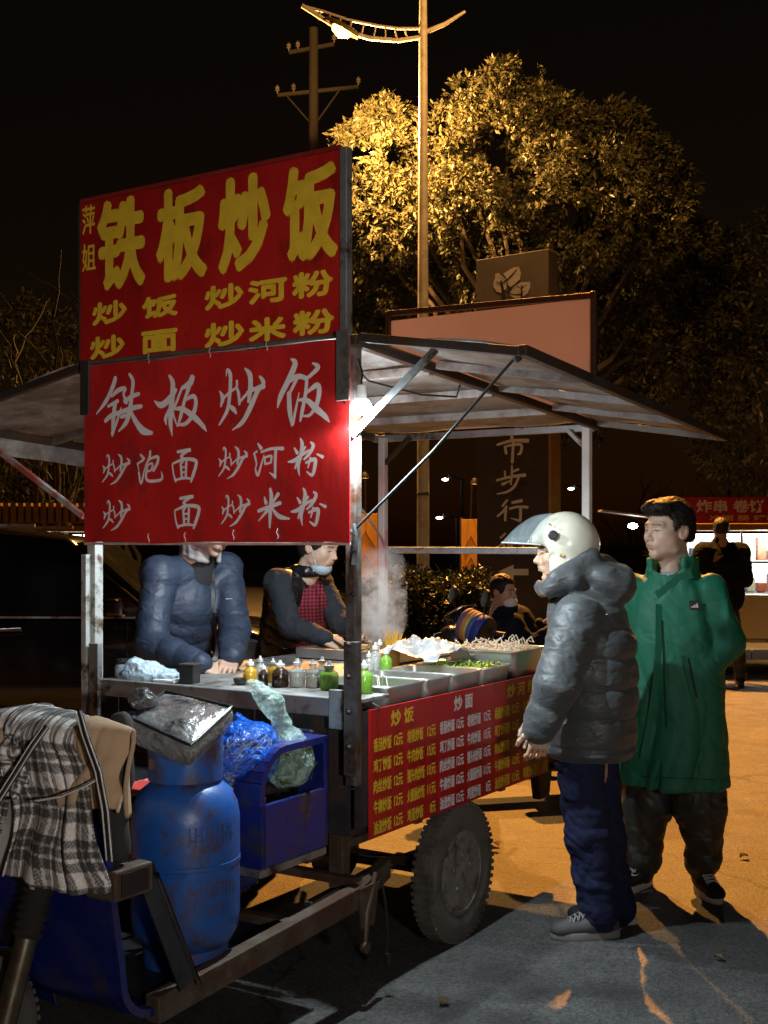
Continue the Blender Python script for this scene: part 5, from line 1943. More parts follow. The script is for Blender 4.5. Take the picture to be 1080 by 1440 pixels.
def hair_mesh(root_, o, M3, hs, cut, name='hair', extra=None, m=None, amp=0.006, strands=0, rad=(0.107, 0.087, 0.098)):
    f = Field((-0.18, -0.14, -0.16), (0.17, 0.14, 0.18), 0.004)
    f.ell((-0.014, 0, 0.038), rad, k=0.01)
    f.ell((-0.050, 0, -0.015), (0.066, 0.072, 0.075), k=0.02)
    cut(f)
    V, Fc = f.mesh()
    V = relax(V, Fc, 1)
    N = vnormals(V, Fc)
    V = V + N * (amp * (fbm(V * np.array((55, 55, 16)) + 3, 3) - 0.45) * 2)[:, None]
    hr = npmesh(name, xf(V, M3, o, hs), Fc, m or M_HAIR, root_)
    if strands:
        g = np.random.default_rng(3)
        i = g.integers(0, len(V), strands)
        p, n = V[i], N[i]
        comb = np.array((0.55, 0.0, -0.35)) * np.where(p[:, 2:3] > 0.05, 1, 0.3) + np.stack([0 * p[:, 0], 0.6 * np.sign(p[:, 1]) * (np.abs(p[:, 1]) > 0.03), -0.5 * (np.abs(p[:, 1]) > 0.05)], 1)
        d = n * 0.10 + comb + g.normal(0, 0.16, p.shape)
        d /= np.linalg.norm(d, axis=1)[:, None]
        s_ = np.cross(d, g.normal(0, 1, p.shape))
        s_ /= np.linalg.norm(s_, axis=1)[:, None]
        L_ = g.uniform(0.005, 0.012, (strands, 1))
        w_ = 0.0011
        a = p - n * 0.003
        b = a + d * L_ * 0.6 + n * 0.002
        c = b + (d + np.array((0.1, 0, -0.35)) - n * 0.1) * L_ * 0.45
        SV = np.stack([a - s_ * w_, a + s_ * w_, b + s_ * w_ * 0.8, b - s_ * w_ * 0.8, c], 1).reshape(-1, 3)
        k = np.arange(strands)[:, None] * 5
        SF = np.concatenate([k + np.array((0, 1, 2)), k + np.array((0, 2, 3)), k + np.array((3, 2, 4))])
        st_ = npmesh('hair_strands', xf(SV, M3, o, hs), SF, m or M_HAIR, hr)
        st_['kind'] = 'stuff'
    return hr


def cloth(amp, sc, seed=0.0, dirn=(1, 1, 1), crease=0.0):
    d = np.array(dirn)

    def g(V):
        q = V * sc * d + seed
        q = q + 0.35 * np.stack([vnoise(q * 0.7 + 9), vnoise(q * 0.7 + 19), vnoise(q * 0.7 + 29)], 1)
        r = amp * ((ridge(q) - 0.6) + 0.5 * (ridge(q * 2.1 + 7) - 0.6) + 0.25 * (vnoise(q * 5) - 0.5))
        if crease:
            a = V * np.array((9.0, 9.0, 15.0)) + seed * 3
            b = np.stack([V[:, 0] + 0.6 * V[:, 2], V[:, 1] - 0.5 * V[:, 2], V[:, 2] * 1.0], 1) * np.array((14.0, 14.0, 8.0)) + seed
            a = a + 0.5 * np.stack([vnoise(a * 0.6 + 3), vnoise(a * 0.6 + 13), vnoise(a * 0.6 + 23)], 1)
            r = r - crease * (ridge(a) ** 6 + 0.8 * ridge(b) ** 6)
        return r
    return g


def shoe(root_, ankle, toe_dir, m_up, m_sole, L_=0.285, name='shoe', laces=True, zb=0.0):
    d = Vector((toe_dir[0], toe_dir[1], 0)).normalized()
    M3 = np.array(frame(d))
    o = Vector((ankle[0], ankle[1], zb))
    f = Field((-0.12, -0.08, -0.01), (0.24, 0.08, 0.16), 0.005)
    f.ell((0.10, 0, 0.045), (0.095, 0.044, 0.036), k=0.02).ell((-0.015, 0, 0.055), (0.070, 0.040, 0.045), k=0.03).cap((0.04, 0, 0.06), (-0.01, 0, 0.115), 0.038, 0.043, k=0.03)
    f.ell((0.155, 0, 0.038), (0.045, 0.040, 0.026), k=0.02)
    f.box((0.05, 0, -0.03), (0.3, 0.2, 0.052), rnd=0.001, k=0.002, op='s')
    V, Fc = f.mesh()
    V = relax(V, Fc, 1)
    up_ = npmesh(name, xf(V, M3, o), Fc, m_up, root_)
    rows = []
    for z, k in ((0.0, 0.97), (0.006, 1.0), (0.026, 1.0), (0.032, 0.96)):
        r = []
        for a in np.linspace(0, 2 * math.pi, 28)[:-1]:
            x = 0.055 + 0.145 * math.cos(a)
            y = (0.047 if x > 0.05 else 0.040) * (1 + 0.12 * math.cos(a)) * math.sin(a)
            r.append(o + Vector((xf([(x * k, y * k, z)], M3, (0, 0, 0))[0])))
        rows.append(r)
    mb = MB().grid(rows, close=True)
    mb.f.append(tuple(range(26, -1, -1)))
    mb.f.append(tuple(81 + i for i in range(27)))
    mb.build('sole', m_sole, up_, world=True, smooth=True)
    if laces:
        mb = MB()
        for i in range(5):
            x = 0.125 - i * 0.019
            z = 0.082 + i * 0.0085
            pts = [(x, -0.028, z - 0.012), (x - 0.006, -0.01, z + 0.002), (x - 0.012, 0.012, z + 0.002), (x - 0.016, 0.028, z - 0.010)]
            mb.tube([o + Vector(xf([p], M3, (0, 0, 0))[0]) for p in pts], 0.0032, 6)
            mb.tube([o + Vector(xf([(p[0], -p[1], p[2] + 0.002)], M3, (0, 0, 0))[0]) for p in pts], 0.0032, 6)
        mb.build('laces', m_sole, up_, world=True, smooth=True)
    return up_


def ray_on(obj, px, py):
    """where the line of sight through a pixel meets obj, with its normal (world)"""
    bpy.context.view_layer.update()
    mi = obj.matrix_world.inverted()
    o = mi @ Vector((0, 0, CAMH))
    d = (mi.to_3x3() @ Vector(((px - CX) / FOC, 1, -(py - HOR) / FOC))).normalized()
    ok, loc, nor, _ = obj.ray_cast(o, d)
    if not ok:
        return None
    return obj.matrix_world @ loc, (obj.matrix_world.to_3x3() @ nor).normalized()


# ------------------------------------------------------------------ the customer in the helmet
M_PUF = mat('slate_puffer', (0.060, 0.068, 0.072), 0.50, 0, 0.10, 14, 0.35, 55, bdist=0.004, sheen=0.1, wr=0.4, wsc=15, stretch=(1, 1, 1.6))
M_JEAN = mat('navy_denim', (0.016, 0.020, 0.055), 0.85, 0, 0.3, 30, 0.4, 140, spec=0.2, wr=0.3, wsc=9, stretch=(1, 1, 1.3))
hm = empty('person', 'customer in a cream open helmet and grey puffer jacket, hands low, facing the cart', 'person', G(848, 1310), 0, 'customers waiting at the cart')
F1 = Vector((-1, 0.06, 0))
J = dict(pelvis=P(824, 1015, 4.94), chest=P(822, 880, 4.93), neck=P(800, 822, 4.92), sh_l=P(812, 868, 4.745), sh_r=P(815, 868, 5.12), el_l=P(783, 962, 4.66), el_r=P(790, 955, 5.20),
         wr_l=P(758, 1022, 4.69), wr_r=P(760, 1010, 5.12), kn_l=P(826, 1172, 4.87), kn_r=P(848, 1172, 5.05), an_l=P(842, 1284, 4.90), an_r=P(868, 1276, 5.08))
hH = P(792, 776, 4.92)
hM = frame((-1, 0.05, -0.06))
hn = [hand_at(J['wr_l'] + Vector((0.01, 0, 0.0)), (-0.15, 0.05, -1), (0.1, -1, 0), True, 0.75, 1.0), hand_at(J['wr_r'], (-0.3, 0, -1), (0, 1, 0), False, 0.7)]
make_body(hm, hH, hM, J, hn, (0.56, 0.38, 0.27))
f = bbox_field([J['pelvis'], J['neck'], J['el_l'], J['el_r'], J['wr_l'], P(880, 800, 4.9)], 0.28, 0.0065)
f.loft([(0.728, 0.835, 4.93, 0.190, 0.150), (0.76, 0.835, 4.93, 0.222, 0.176), (1.00, 0.842, 4.93, 0.225, 0.178), (1.20, 0.842, 4.93, 0.222, 0.168), (1.32, 0.825, 4.93, 0.195, 0.142), (1.41, 0.80, 4.93, 0.12, 0.10)],
       (-1, 0.05), k=0.04, puff=(0.118, 0.016, 0.35))
for s in 'lr':
    f.cap(nvec(J['sh_' + s]), nvec(J['el_' + s]), 0.086, 0.080, k=0.02, puff=(0.105, 0.011, 0.2))
    f.cap(nvec(J['el_' + s]), nvec(J['wr_' + s]), 0.078, 0.062, k=0.02, puff=(0.10, 0.011, 0.1))
# collar and hood
cc = [P(765, 826, 4.93), P(776, 826, 4.82), P(806, 815, 4.80), P(835, 800, 4.86), P(848, 795, 4.93), P(835, 800, 5.0), P(806, 815, 5.05), P(776, 826, 5.03), P(765, 826, 4.93)]
for a, b in zip(cc[:-1], cc[1:]):
    f.cap(nvec(a), nvec(b), 0.034, 0.034, k=0.03)
Mh = np.array(((0.90, 0, -0.43), (0, 1, 0), (0.43, 0, 0.90)))
f.ell(nvec(P(846, 815, 4.93)), (0.135, 0.165, 0.085), Mh, k=0.03).ell(nvec(P(868, 822, 4.93)), (0.070, 0.145, 0.085), Mh, k=0.02)
f.cap(nvec(P(782, 812, 4.80)), nvec(P(830, 783, 4.84)), 0.035, 0.04, k=0.03)
# room for neck, and a groove under the hood
f.cap(nvec(P(788, 830, 4.92)), nvec(P(778, 770, 4.92)), 0.062, 0.09, k=0.015, op='s')
f.box(nvec(P(815, 1085, 4.93)), (0.4, 0.4, 0.035), rnd=0.001, k=0.005, op='s')
jk = soft('puffer_jacket', f, M_PUF, hm, cloth(0.010, 5, 2.0, (1, 1, 1.8), 0.002), 1)
h0 = ray_on(jk, 852, 864)
if h0:
    MB().cbox(h0[0], (0.012, 0.004, 0.003)).build('reflective_tab', M_WHT, jk, world=True)
f = bbox_field([J['pelvis'], J['an_l'], J['an_r']], 0.2, 0.0075)
f.ell(nvec(J['pelvis']) + np.array((0, 0, -0.01)), (0.14, 0.19, 0.14), k=0.04)
f.cap(nvec(P(812, 1030, 4.85)), nvec(J['kn_l']), 0.108, 0.086, k=0.03).cap(nvec(J['kn_l']), nvec(J['an_l']), 0.086, 0.078, k=0.03)
f.cap(nvec(P(832, 1030, 5.03)), nvec(J['kn_r']), 0.108, 0.086, k=0.03).cap(nvec(J['kn_r']), nvec(J['an_r']), 0.086, 0.078, k=0.03)
soft('jeans', f, M_JEAN, hm, cloth(0.014, 7, 5.0, (1, 1, 1.5), 0.006), 2)
M_SHG = mat('grey_shoe', (0.085, 0.08, 0.078), 0.7, 0, 0.25, 20, 0.3, 90)
M_SOLE = mat('white_rubber', (0.62, 0.61, 0.58), 0.6, 0, 0.15, 20, 0.1, 80)
M_SHB = mat('black_suede', (0.014, 0.014, 0.016), 0.75, 0, 0.2, 20, 0.3, 120)
shoe(hm, P(842, 1300, 4.89), (-1, -0.10), M_SHG, mat('grey_rubber', (0.25, 0.24, 0.23), 0.7, 0, 0.2), 0.28)
shoe(hm, P(866, 1290, 5.07), (-1, 0.05), M_SHB, M_SOLE)
# helmet
f = Field((-0.18, -0.16, -0.16), (0.20, 0.16, 0.20), 0.004)
f.ell((-0.012, 0, 0.030), (0.138, 0.124, 0.134), k=0.01)
f.ell((0.0, 0, -0.06), (0.095, 0.118, 0.085), k=0.03)
f.cap((0.10, -0.06, 0.055), (0.10, 0.06, 0.055), 0.030, k=0.02)
f.ell((-0.01, 0, 0.012), (0.110, 0.098, 0.108), k=0.003, op='s')
f.ell((0.0, 0, -0.09), (0.085, 0.094, 0.12), k=0.003, op='s')
f.box((0.165, 0, -0.10), (0.098, 0.3, 0.132), rnd=0.03, k=0.012, op='s')
f.box((0.0, 0, -0.20), (0.4, 0.3, 0.085), rnd=0.01, k=0.01, op='s')
Mb = np.array(((0.80, 0, -0.6), (0, 1, 0), (0.6, 0, 0.80)))
f.box((-0.15, 0, -0.135), (0.12, 0.3, 0.06), Mb, rnd=0.01, k=0.01, op='s')
V, Fc = f.mesh()
V = relax(V, Fc, 2)
hel = npmesh('helmet', xf(V, hM, hH), Fc, mat('cream_shell', (0.62, 0.60, 0.49), 0.22, 0, 0.06, 12, 0.03, 30, coat=0.4), hm)


def hw(x, y, z):
    return hH + Vector(xf([(x, y, z)], hM, (0, 0, 0))[0])


rows = []
for u in np.linspace(0, 1, 12):
    cxp = 0.082 + 0.165 * (u ** 0.9)
    czp = 0.158 - 0.105 * u ** 1.55
    row = []
    for a in np.linspace(-1, 1, 21):
        row.append(hw(cxp - (0.050 + 0.115 * u) * (1 - math.cos(a * R(78))) / (1 - math.cos(R(78))) * 0.9, (0.100 + 0.018 * u) * math.sin(a * R(78)) / math.sin(R(78)), czp - 0.018 * abs(a) ** 2 * u))
    rows.append(row)
vis = MB().grid(rows).build('visor', film('visor_film', (0.28, 0.34, 0.36), 0.32, 0.06, 0.03, 4), hel, world=True, smooth=True)
MB().tube(rows[-1], 0.003, 6).build('visor_edge', mat('visor_rim', (0.45, 0.48, 0.48), 0.3, 0, 0.1), vis, world=True, smooth=True)
for s in (-1, 1):
    MB().lathe([(0.020, 0), (0.020, s * 0.010), (0.015, s * 0.015), (0.0, s * 0.015)], hw(0.048, s * 0.116, 0.070), 20, hM @ Vector((0, 1, 0))).build('visor_pivot', M_BLACK, hel, world=True, smooth=True)
    MB().lathe([(0.008, 0), (0.008, s * 0.006), (0.0, s * 0.007)], hw(0.018, s * 0.121, -0.012), 12, hM @ Vector((0, 1, 0))).build('rivet', mat('brass', (0.45, 0.3, 0.1)), hel, world=True, smooth=True)
MB().bar(hw(0.062, 0.112, 0.118), hw(0.050, 0.114, 0.108), 0.010, 0.004).build('vent', M_STEEL, hel, world=True)
rows = [[hw(-0.01 + 0.088 * math.cos(a), 0.100 * math.sin(a), z) for a in np.linspace(R(28), R(332), 40)] for z in (-0.085, -0.118)]
MB().grid(rows).build('helmet_lining', mat('red_lining', (0.40, 0.02, 0.02), 0.9, 0, 0.2), hel, world=True, solid=0.012, smooth=True)
MB().tube([hw(0.02, 0.09, -0.07), hw(0.055, 0.055, -0.118), hw(0.06, 0, -0.128), hw(0.055, -0.055, -0.118), hw(0.02, -0.09, -0.07)], 0.006, 6).build('chin_strap', mat('red_lining', (0.4, 0.02, 0.02)), hel, world=True, smooth=True)

# ------------------------------------------------------------------ the customer in the green coat
M_GRN = mat('green_coat', (0.010, 0.165, 0.095), 0.62, 0, 0.10, 9, 0.25, 60, bdist=0.003, wr=0.5, wsc=10, stretch=(1, 1, 0.6))
M_GRND = mat('dark_green_lining', (0.010, 0.035, 0.026), 0.7, 0, 0.1)
M_TRK = mat('black_track', (0.030, 0.033, 0.030), 0.5, 0, 0.2, 12, 0.3, 50, wr=0.3, wsc=8)
gm = empty('person', 'tall bareheaded customer in a long green coat and black sneakers, hand in pocket', 'person', G(945, 1255), 0, 'customers waiting at the cart')
YG = 5.55
gx = P(946, 0, YG).x
Fg = Vector((-0.5, -0.87, 0)).normalized()
Lg = Vector((0.87, -0.5, 0)).normalized()
ctr = Vector((gx, YG, 0))


def gp_(l, f_, z):
    return ctr + Lg * l + Fg * f_ + Vector((0, 0, z))


J = dict(pelvis=gp_(0, 0, 0.95), chest=gp_(0, 0, 1.30), neck=gp_(0, 0.01, 1.50), sh_l=gp_(0.168, 0, 1.385), sh_r=gp_(-0.168, 0, 1.385), el_l=P(1024, 905, 5.45), el_r=P(872, 905, 5.70),
         wr_l=gp_(0.115, 0.07, 1.00), wr_r=P(880, 980, 5.58), kn_l=P(984, 1130, 5.50), kn_r=P(908, 1130, 5.62), an_l=P(990, 1214, 5.50), an_r=P(902, 1214, 5.60))
gH = P(940, 745, YG - 0.01)
gM = frame((-0.88, -0.47, -0.03), (0.03, 0, 1))
hn = [hand_at(J['wr_l'], (-0.3, -0.1, -1), (0.6, -0.6, 0), True, 0.6), hand_at(J['wr_r'], (0, -0.1, -1), (-0.8, 0, 0), False, 0.6)]
make_body(gm, gH, gM, J, hn, (0.55, 0.375, 0.28), 1.12)


def gcut(f):
    f.box((0.125, 0, -0.06), (0.082, 0.2, 0.130), rnd=0.02, k=0.012, op='s')
    f.box((0.0, 0, -0.155), (0.3, 0.3, 0.105), rnd=0.01, k=0.01, op='s')
    for s in (-1, 1):
        f.ell((0.0, s * 0.095, -0.02), (0.034, 0.03, 0.042), k=0.008, op='s')
        f.box((0.085, s * 0.09, -0.02), (0.05, 0.028, 0.07), rnd=0.01, k=0.01, op='s')
    f.ell((0.055, 0, 0.092), (0.055, 0.07, 0.034), k=0.02)


hair_mesh(gm, gH, gM, 1.12, gcut, amp=0.005, strands=6000)


def gfold(ang, z):
    w = np.clip((1.30 - z) / 0.7, 0.12, 1)
    a = ang + 0.25 * np.sin(z * 6)
    s1 = np.abs(np.sin(a * 3.5 + z * 1.5)) ** 0.6 - 0.7
    s2 = np.abs(np.sin(a * 6.5 - z * 3 + 1)) ** 0.6 - 0.7
    return w * (0.026 * s1 + 0.014 * s2)


f = bbox_field([gp_(0.3, 0.25, 0.5), gp_(-0.3, -0.25, 1.5), J['el_l'], J['el_r'], J['wr_l']], 0.17, 0.0065)
cxg, cyg = gx, YG
f.loft([(0.485, cxg - 0.012, cyg, 0.262, 0.215), (0.80, cxg - 0.01, cyg, 0.242, 0.195), (1.05, cxg, cyg, 0.228, 0.178), (1.28, cxg, cyg, 0.198, 0.150), (1.38, cxg, cyg, 0.180, 0.130), (1.445, cxg, cyg, 0.130, 0.108), (1.51, cxg, cyg, 0.09, 0.085)],
       (Fg.x, Fg.y), k=0.03, folds=gfold)
for s in 'lr':
    f.cap(nvec(J['sh_' + s]), nvec(J['el_' + s]), 0.070, 0.074, k=0.022)
    f.cap(nvec(J['el_' + s]), nvec(J['wr_' + s]), 0.074, 0.066, k=0.015)
# collar ring, opened at the front
nk = gp_(0, 0.015, 1.50)
for i in range(14):
    a0, a1 = R(46 + i * 19.14), R(46 + (i + 1) * 19.14)
    pa = nk + Fg * (0.100 * math.cos(a0)) + Lg * (0.104 * math.sin(a0))
    pb = nk + Fg * (0.100 * math.cos(a1)) + Lg * (0.104 * math.sin(a1))
    for dz in (-0.035, -0.008, 0.018):
        f.cap(nvec(pa) + np.array((0, 0, dz)), nvec(pb) + np.array((0, 0, dz)), 0.017, k=0.012)
f.cap(nvec(gp_(0, 0.02, 1.42)), nvec(gp_(0, 0.03, 1.62)), 0.072, 0.094, k=0.01, op='s')
# V of the open front, and the slit at the hem
f.cap(nvec(gp_(-0.01, 0.15, 1.58)), nvec(gp_(-0.005, 0.165, 1.395)), 0.092, 0.016, k=0.01, op='s')
for z0, z1, w in ((0.44, 0.62, 0.028),):
    f.cap(nvec(gp_(-0.02, 0.22, z0)), nvec(gp_(0.01, 0.21, z1)), 0.030, 0.006, k=0.008, op='s')
f.box((cxg, cyg, 0.45), (0.5, 0.5, 0.045), rnd=0.001, k=0.004, op='s')
gcoat = soft('green_coat', f, M_GRN, gm, cloth(0.022, 5.5, 4.0, (1, 1, 0.35), 0.0035), 2)
# front placket, zip line and collar flap follow the coat's own surface
def strip_on(obj, pix, w, m, name, lift=0.004, th=0.003):
    L_, R_ = [], []
    for px, py in pix:
        h = ray_on(obj, px, py)
        if h is None:
            continue
        p, n_ = h
        L_.append(p + n_ * lift)
    rows = []
    for i, p in enumerate(L_):
        d = (L_[min(i + 1, len(L_) - 1)] - L_[max(i - 1, 0)]).normalized()
        s = d.cross(Vector((0.2, -1, 0))).normalized()
        rows.append([p + s * w * t for t in (-0.5, 0, 0.5)])
    return MB().grid(rows).build(name, m, obj, world=True, solid=th, smooth=True)


strip_on(gcoat, [(930 - i * 1.1 + 6 * math.sin(i / 5), 850 + i * 12) for i in range(19)], 0.052, M_GRN, 'placket', 0.003, 0.005)
strip_on(gcoat, [(931 + i * 0.5, 872 + i * 10) for i in range(16)], 0.005, M_GRND, 'zip', 0.007, 0.003)
strip_on(gcoat, [(924, 838), (932, 834), (942, 826), (955, 815), (965, 809), (972, 806)], 0.042, M_GRN, 'collar_flap', 0.006, 0.006)
strip_on(gcoat, [(968 + i * 1.5, 925 + i * 7) for i in range(9)], 0.010, M_GRND, 'pocket_slit', 0.003, 0.003)
strip_on(gcoat, [(962 + i * 1.5, 922 + i * 7) for i in range(9)], 0.024, M_GRN, 'pocket_welt', 0.004, 0.004)
strip_on(gcoat, [(905 + i * 9, 1092 + 0.4 * i) for i in range(12)], 0.004, M_GRND, 'hem_stitch', 0.002, 0.002)
tee = Field(nvec(gp_(0, 0, 1.40)) - 0.13, nvec(gp_(0, 0, 1.50)) + 0.13, 0.005)
tee.cap(nvec(gp_(0, 0.03, 1.36)), nvec(gp_(0, 0.022, 1.405)), 0.09, 0.074, k=0.02)
soft('tee_shirt', tee, mat('pale_blue_tee', (0.35, 0.40, 0.46), 0.8, 0, 0.1), gm, None, 1)
h0 = ray_on(gcoat, 977, 851)
if h0:
    p, n_ = h0
    u = Vector((0, 0, 1)).cross(n_).normalized()
    v = n_.cross(u)
    bd = MB()
    bd.add([p + n_ * 0.006 + u * (a * 0.024) + v * (b * 0.020) for a, b in ((-1, -1), (1, -1), (1, 1), (-1, 1))], [(0, 1, 2, 3)])
    bdg = bd.build('chest_patch', M_BLACK, gcoat, world=True, solid=0.002)
    for i, (x, h) in enumerate(((-0.014, 0.007), (-0.003, 0.014), (0.008, 0.021))):
        q = p + n_ * 0.0085
        pts = [(x - 0.004, -0.012), (x + 0.006, -0.012), (x + 0.0035 - h * 0.05, -0.012 + h), (x - 0.004 - h * 0.10, -0.012 + h * 0.72)]
        flat = MB().add([q + u * a + v * b for a, b in pts], [(0, 1, 2, 3)])
        flat.build('patch_bar', M_WHT, bdg, world=True)
f = bbox_field([J['pelvis'], J['an_l'], J['an_r']], 0.2, 0.0075)
f.ell(nvec(J['pelvis']) + np.array((0, 0, -0.05)), (0.17, 0.16, 0.16), k=0.04)
for s, d in (('l', 0.09), ('r', -0.09)):
    f.cap(nvec(gp_(d, 0, 0.85)), nvec(J['kn_' + s]), 0.125, 0.115, k=0.03)
    f.cap(nvec(J['kn_' + s]), nvec(J['an_' + s]) + np.array((0, 0, 0.02)), 0.115, 0.088, k=0.03)
    f.cap(nvec(J['an_' + s]) + np.array((0, 0, 0.02)), nvec(J['an_' + s]) + np.array((0, 0, -0.035)), 0.085, 0.055, k=0.02)
soft('track_trousers', f, M_TRK, gm, cloth(0.024, 6, 8.0, (1, 1, 0.7), 0.006), 2)
s1 = shoe(gm, P(988, 1232, 5.52), (0.12, -1), M_SHB, M_SOLE)
s2 = shoe(gm, P(900, 1228, 5.60), (-0.75, -0.65), M_SHB, M_SOLE)
for s_, px in ((s1, (980, 1232)), (s2, (893, 1232))):
    h0 = ray_on(s_, *px)
    if h0:
        p, n_ = h0
        u = Vector((0, 0, 1)).cross(n_).normalized()
        v = n_.cross(u)
        q = p + n_ * 0.004
        MB().grid([[q + u * (-0.028 + 0.05 * t) + v * (0.010 * (1 - t) ** 2 * 2 - 0.008 + 0.016 * t * t + w * 0.005 * (1 - t)) for w in (-1, 1)] for t in np.linspace(0, 1, 8)]).build('side_swoosh', M_SOLE, s_, world=True, solid=0.0015)

# ------------------------------------------------------------------ the man behind the counter
M_NAVY = mat('navy_puffer', (0.020, 0.032, 0.060), 0.58, 0, 0.10, 12, 0.35, 55, bdist=0.004, wr=0.45, wsc=15, stretch=(1, 1, 1.5))
mm = empty('person', 'seller in a navy puffer jacket bending over the counter, face half under the sign', 'person', (W(0.78, 1.56, 0).x, W(0.78, 1.56, 0).y, 0), 0, 'sellers working in the cart')
V_ = Vector((math.cos(RZ + math.pi / 2), math.sin(RZ + math.pi / 2), 0))
Fm = -V_
J = dict(pelvis=Vector((mm.location.x, mm.location.y, 0.92)), chest=P(262, 850, 5.48), neck=P(282, 782, 5.44), sh_r=P(222, 806, 5.32), sh_l=P(316, 800, 5.62), el_r=P(212, 905, 5.22), el_l=P(330, 885, 5.42),
         wr_r=P(282, 934, 5.06), wr_l=P(324, 926, 5.16))
J['kn_l'] = J['pelvis'] + Vector((0.09, 0.06, -0.44))
J['kn_r'] = J['pelvis'] + Vector((-0.06, -0.08, -0.44))
J['an_l'] = J['kn_l'] + Vector((0, 0, -0.40))
J['an_r'] = J['kn_r'] + Vector((0, 0, -0.40))
mH = P(299, 738, 5.36)
mM = frame((0.70, -0.52, -0.50))
hn = [hand_at(J['wr_r'], (0.62, 0.1, -0.28), (0.1, -0.5, 1), False, 0.55, 1.0), hand_at(J['wr_l'], (-0.02, -0.6, -0.30), (0.2, -0.3, 1), True, 0.6, 1.0)]
make_body(mm, mH, mM, J, hn, (0.54, 0.34, 0.25), 1.0)


def mcut(f):
    f.box((0.125, 0, -0.06), (0.075, 0.2, 0.128), rnd=0.02, k=0.012, op='s')
    f.box((0.0, 0, -0.155), (0.3, 0.3, 0.105), rnd=0.01, k=0.01, op='s')
    for s in (-1, 1):
        f.ell((0.0, s * 0.095, -0.02), (0.034, 0.03, 0.042), k=0.008, op='s')


hair_mesh(mm, mH, mM, 1.0, mcut, strands=2500)
f = bbox_field([J['pelvis'], J['neck'], J['el_l'], J['el_r'], J['wr_l'], J['wr_r']], 0.24, 0.0065)
sl = [J['pelvis'].lerp(J['chest'], t) for t in (0, 0.5, 1)]
f.cap(nvec(sl[0]), nvec(sl[1]), 0.175, 0.175, k=0.03, sq=(nvec(Fm), 0.85), puff=(0.10, 0.010, 0.1))
f.cap(nvec(sl[1]), nvec(sl[2]), 0.175, 0.155, k=0.03, sq=(nvec(Fm), 0.85), puff=(0.10, 0.010, 0.0))
f.cap(nvec(J['sh_l']), nvec(J['sh_r']), 0.075, 0.075, k=0.05)
for s in 'lr':
    f.cap(nvec(J['sh_' + s]), nvec(J['el_' + s]), 0.072, 0.066, k=0.035, puff=(0.12, 0.006, 0.45))
    f.cap(nvec(J['el_' + s]), nvec(J['wr_' + s]), 0.066, 0.048, k=0.015, puff=(0.10, 0.008, 0.1))
f.cap(nvec(J['neck']) + np.array((0, 0, 0.045)), nvec(mH), 0.060, 0.075, k=0.01, op='s')
mj = soft('puffer_jacket', f, M_NAVY, mm, cloth(0.009, 6, 1.0, (1, 1, 1.6), 0.002), 1)
strip_on(mj, [(297 + 0.1 * i, 806 + i * 11) for i in range(12)], 0.024, M_BLACK, 'zip_placket', 0.004, 0.004)
MB().cbox(ray_on(mj, 322, 842)[0] if ray_on(mj, 322, 842) else (0, 0, -5), (0.03, 0.004, 0.006)).build('chest_tab', mat('grey_tab', (0.3, 0.32, 0.34), 0.6), mj, world=True)
f = bbox_field([J['neck'], J['chest']], 0.14, 0.007)
f.cap(nvec(J['neck']) * 0.5 + nvec(J['chest']) * 0.5, nvec(J['neck']) + np.array((0, 0, -0.012)), 0.085, 0.062, k=0.02)
soft('dark_sweater', f, mat('dark_knit', (0.015, 0.015, 0.017), 0.9, 0, 0.2, 40, 0.4, 150), mm, None, 2)
f = Field(nvec(J['neck']) - 0.17, nvec(J['neck']) + 0.17, 0.005)
fa = nvec(J['neck'])
for i in range(12):
    a0, a1 = R(30 + i * 25), R(30 + (i + 1) * 25)
    Lm = V_.cross(Vector((0, 0, 1)))
    Lm = Vector((0, 0, 1)).cross(Fm)
    pa = fa + nvec(Fm) * 0.082 * math.cos(a0) + nvec(Lm) * 0.082 * math.sin(a0) + np.array((0, 0, 0.02 - 0.03 * math.cos(a0)))
    pb = fa + nvec(Fm) * 0.082 * math.cos(a1) + nvec(Lm) * 0.082 * math.sin(a1) + np.array((0, 0, 0.02 - 0.03 * math.cos(a1)))
    for dz in (-0.015, 0.01, 0.03):
        f.cap(pa + np.array((0, 0, dz)), pb + np.array((0, 0, dz)), 0.013, k=0.01)
soft('fleece_collar', f, mat('grey_fleece', (0.26, 0.24, 0.23), 0.95, 0, 0.2, 30, 0.5, 120), mm, None, 2)
f = bbox_field([J['pelvis'], J['an_l'], J['an_r']], 0.2, 0.010)
f.ell(nvec(J['pelvis']), (0.16, 0.16, 0.16), k=0.04)
for s in 'lr':
    f.cap(nvec(J['pelvis']) * 0.5 + nvec(J['kn_' + s]) * 0.5 + np.array((0, 0, 0.1)), nvec(J['kn_' + s]), 0.10, 0.08, k=0.03).cap(nvec(J['kn_' + s]), nvec(J['an_' + s]), 0.08, 0.07, k=0.03)
soft('trousers', f, M_TRK, mm, cloth(0.014, 9, 3.0), 2)
for s in 'lr':
    shoe(mm, J['an_' + s], Fm, M_SHB, M_SHG, laces=False)

# ------------------------------------------------------------------ the woman at the griddle
M_VEST = mat('black_vest', (0.012, 0.012, 0.014), 0.30, 0, 0.2, 12, 0.4, 50, bdist=0.006)
M_SWT = mat('dark_sweater', (0.022, 0.028, 0.038), 0.9, 0, 0.2, 30, 0.4, 150)


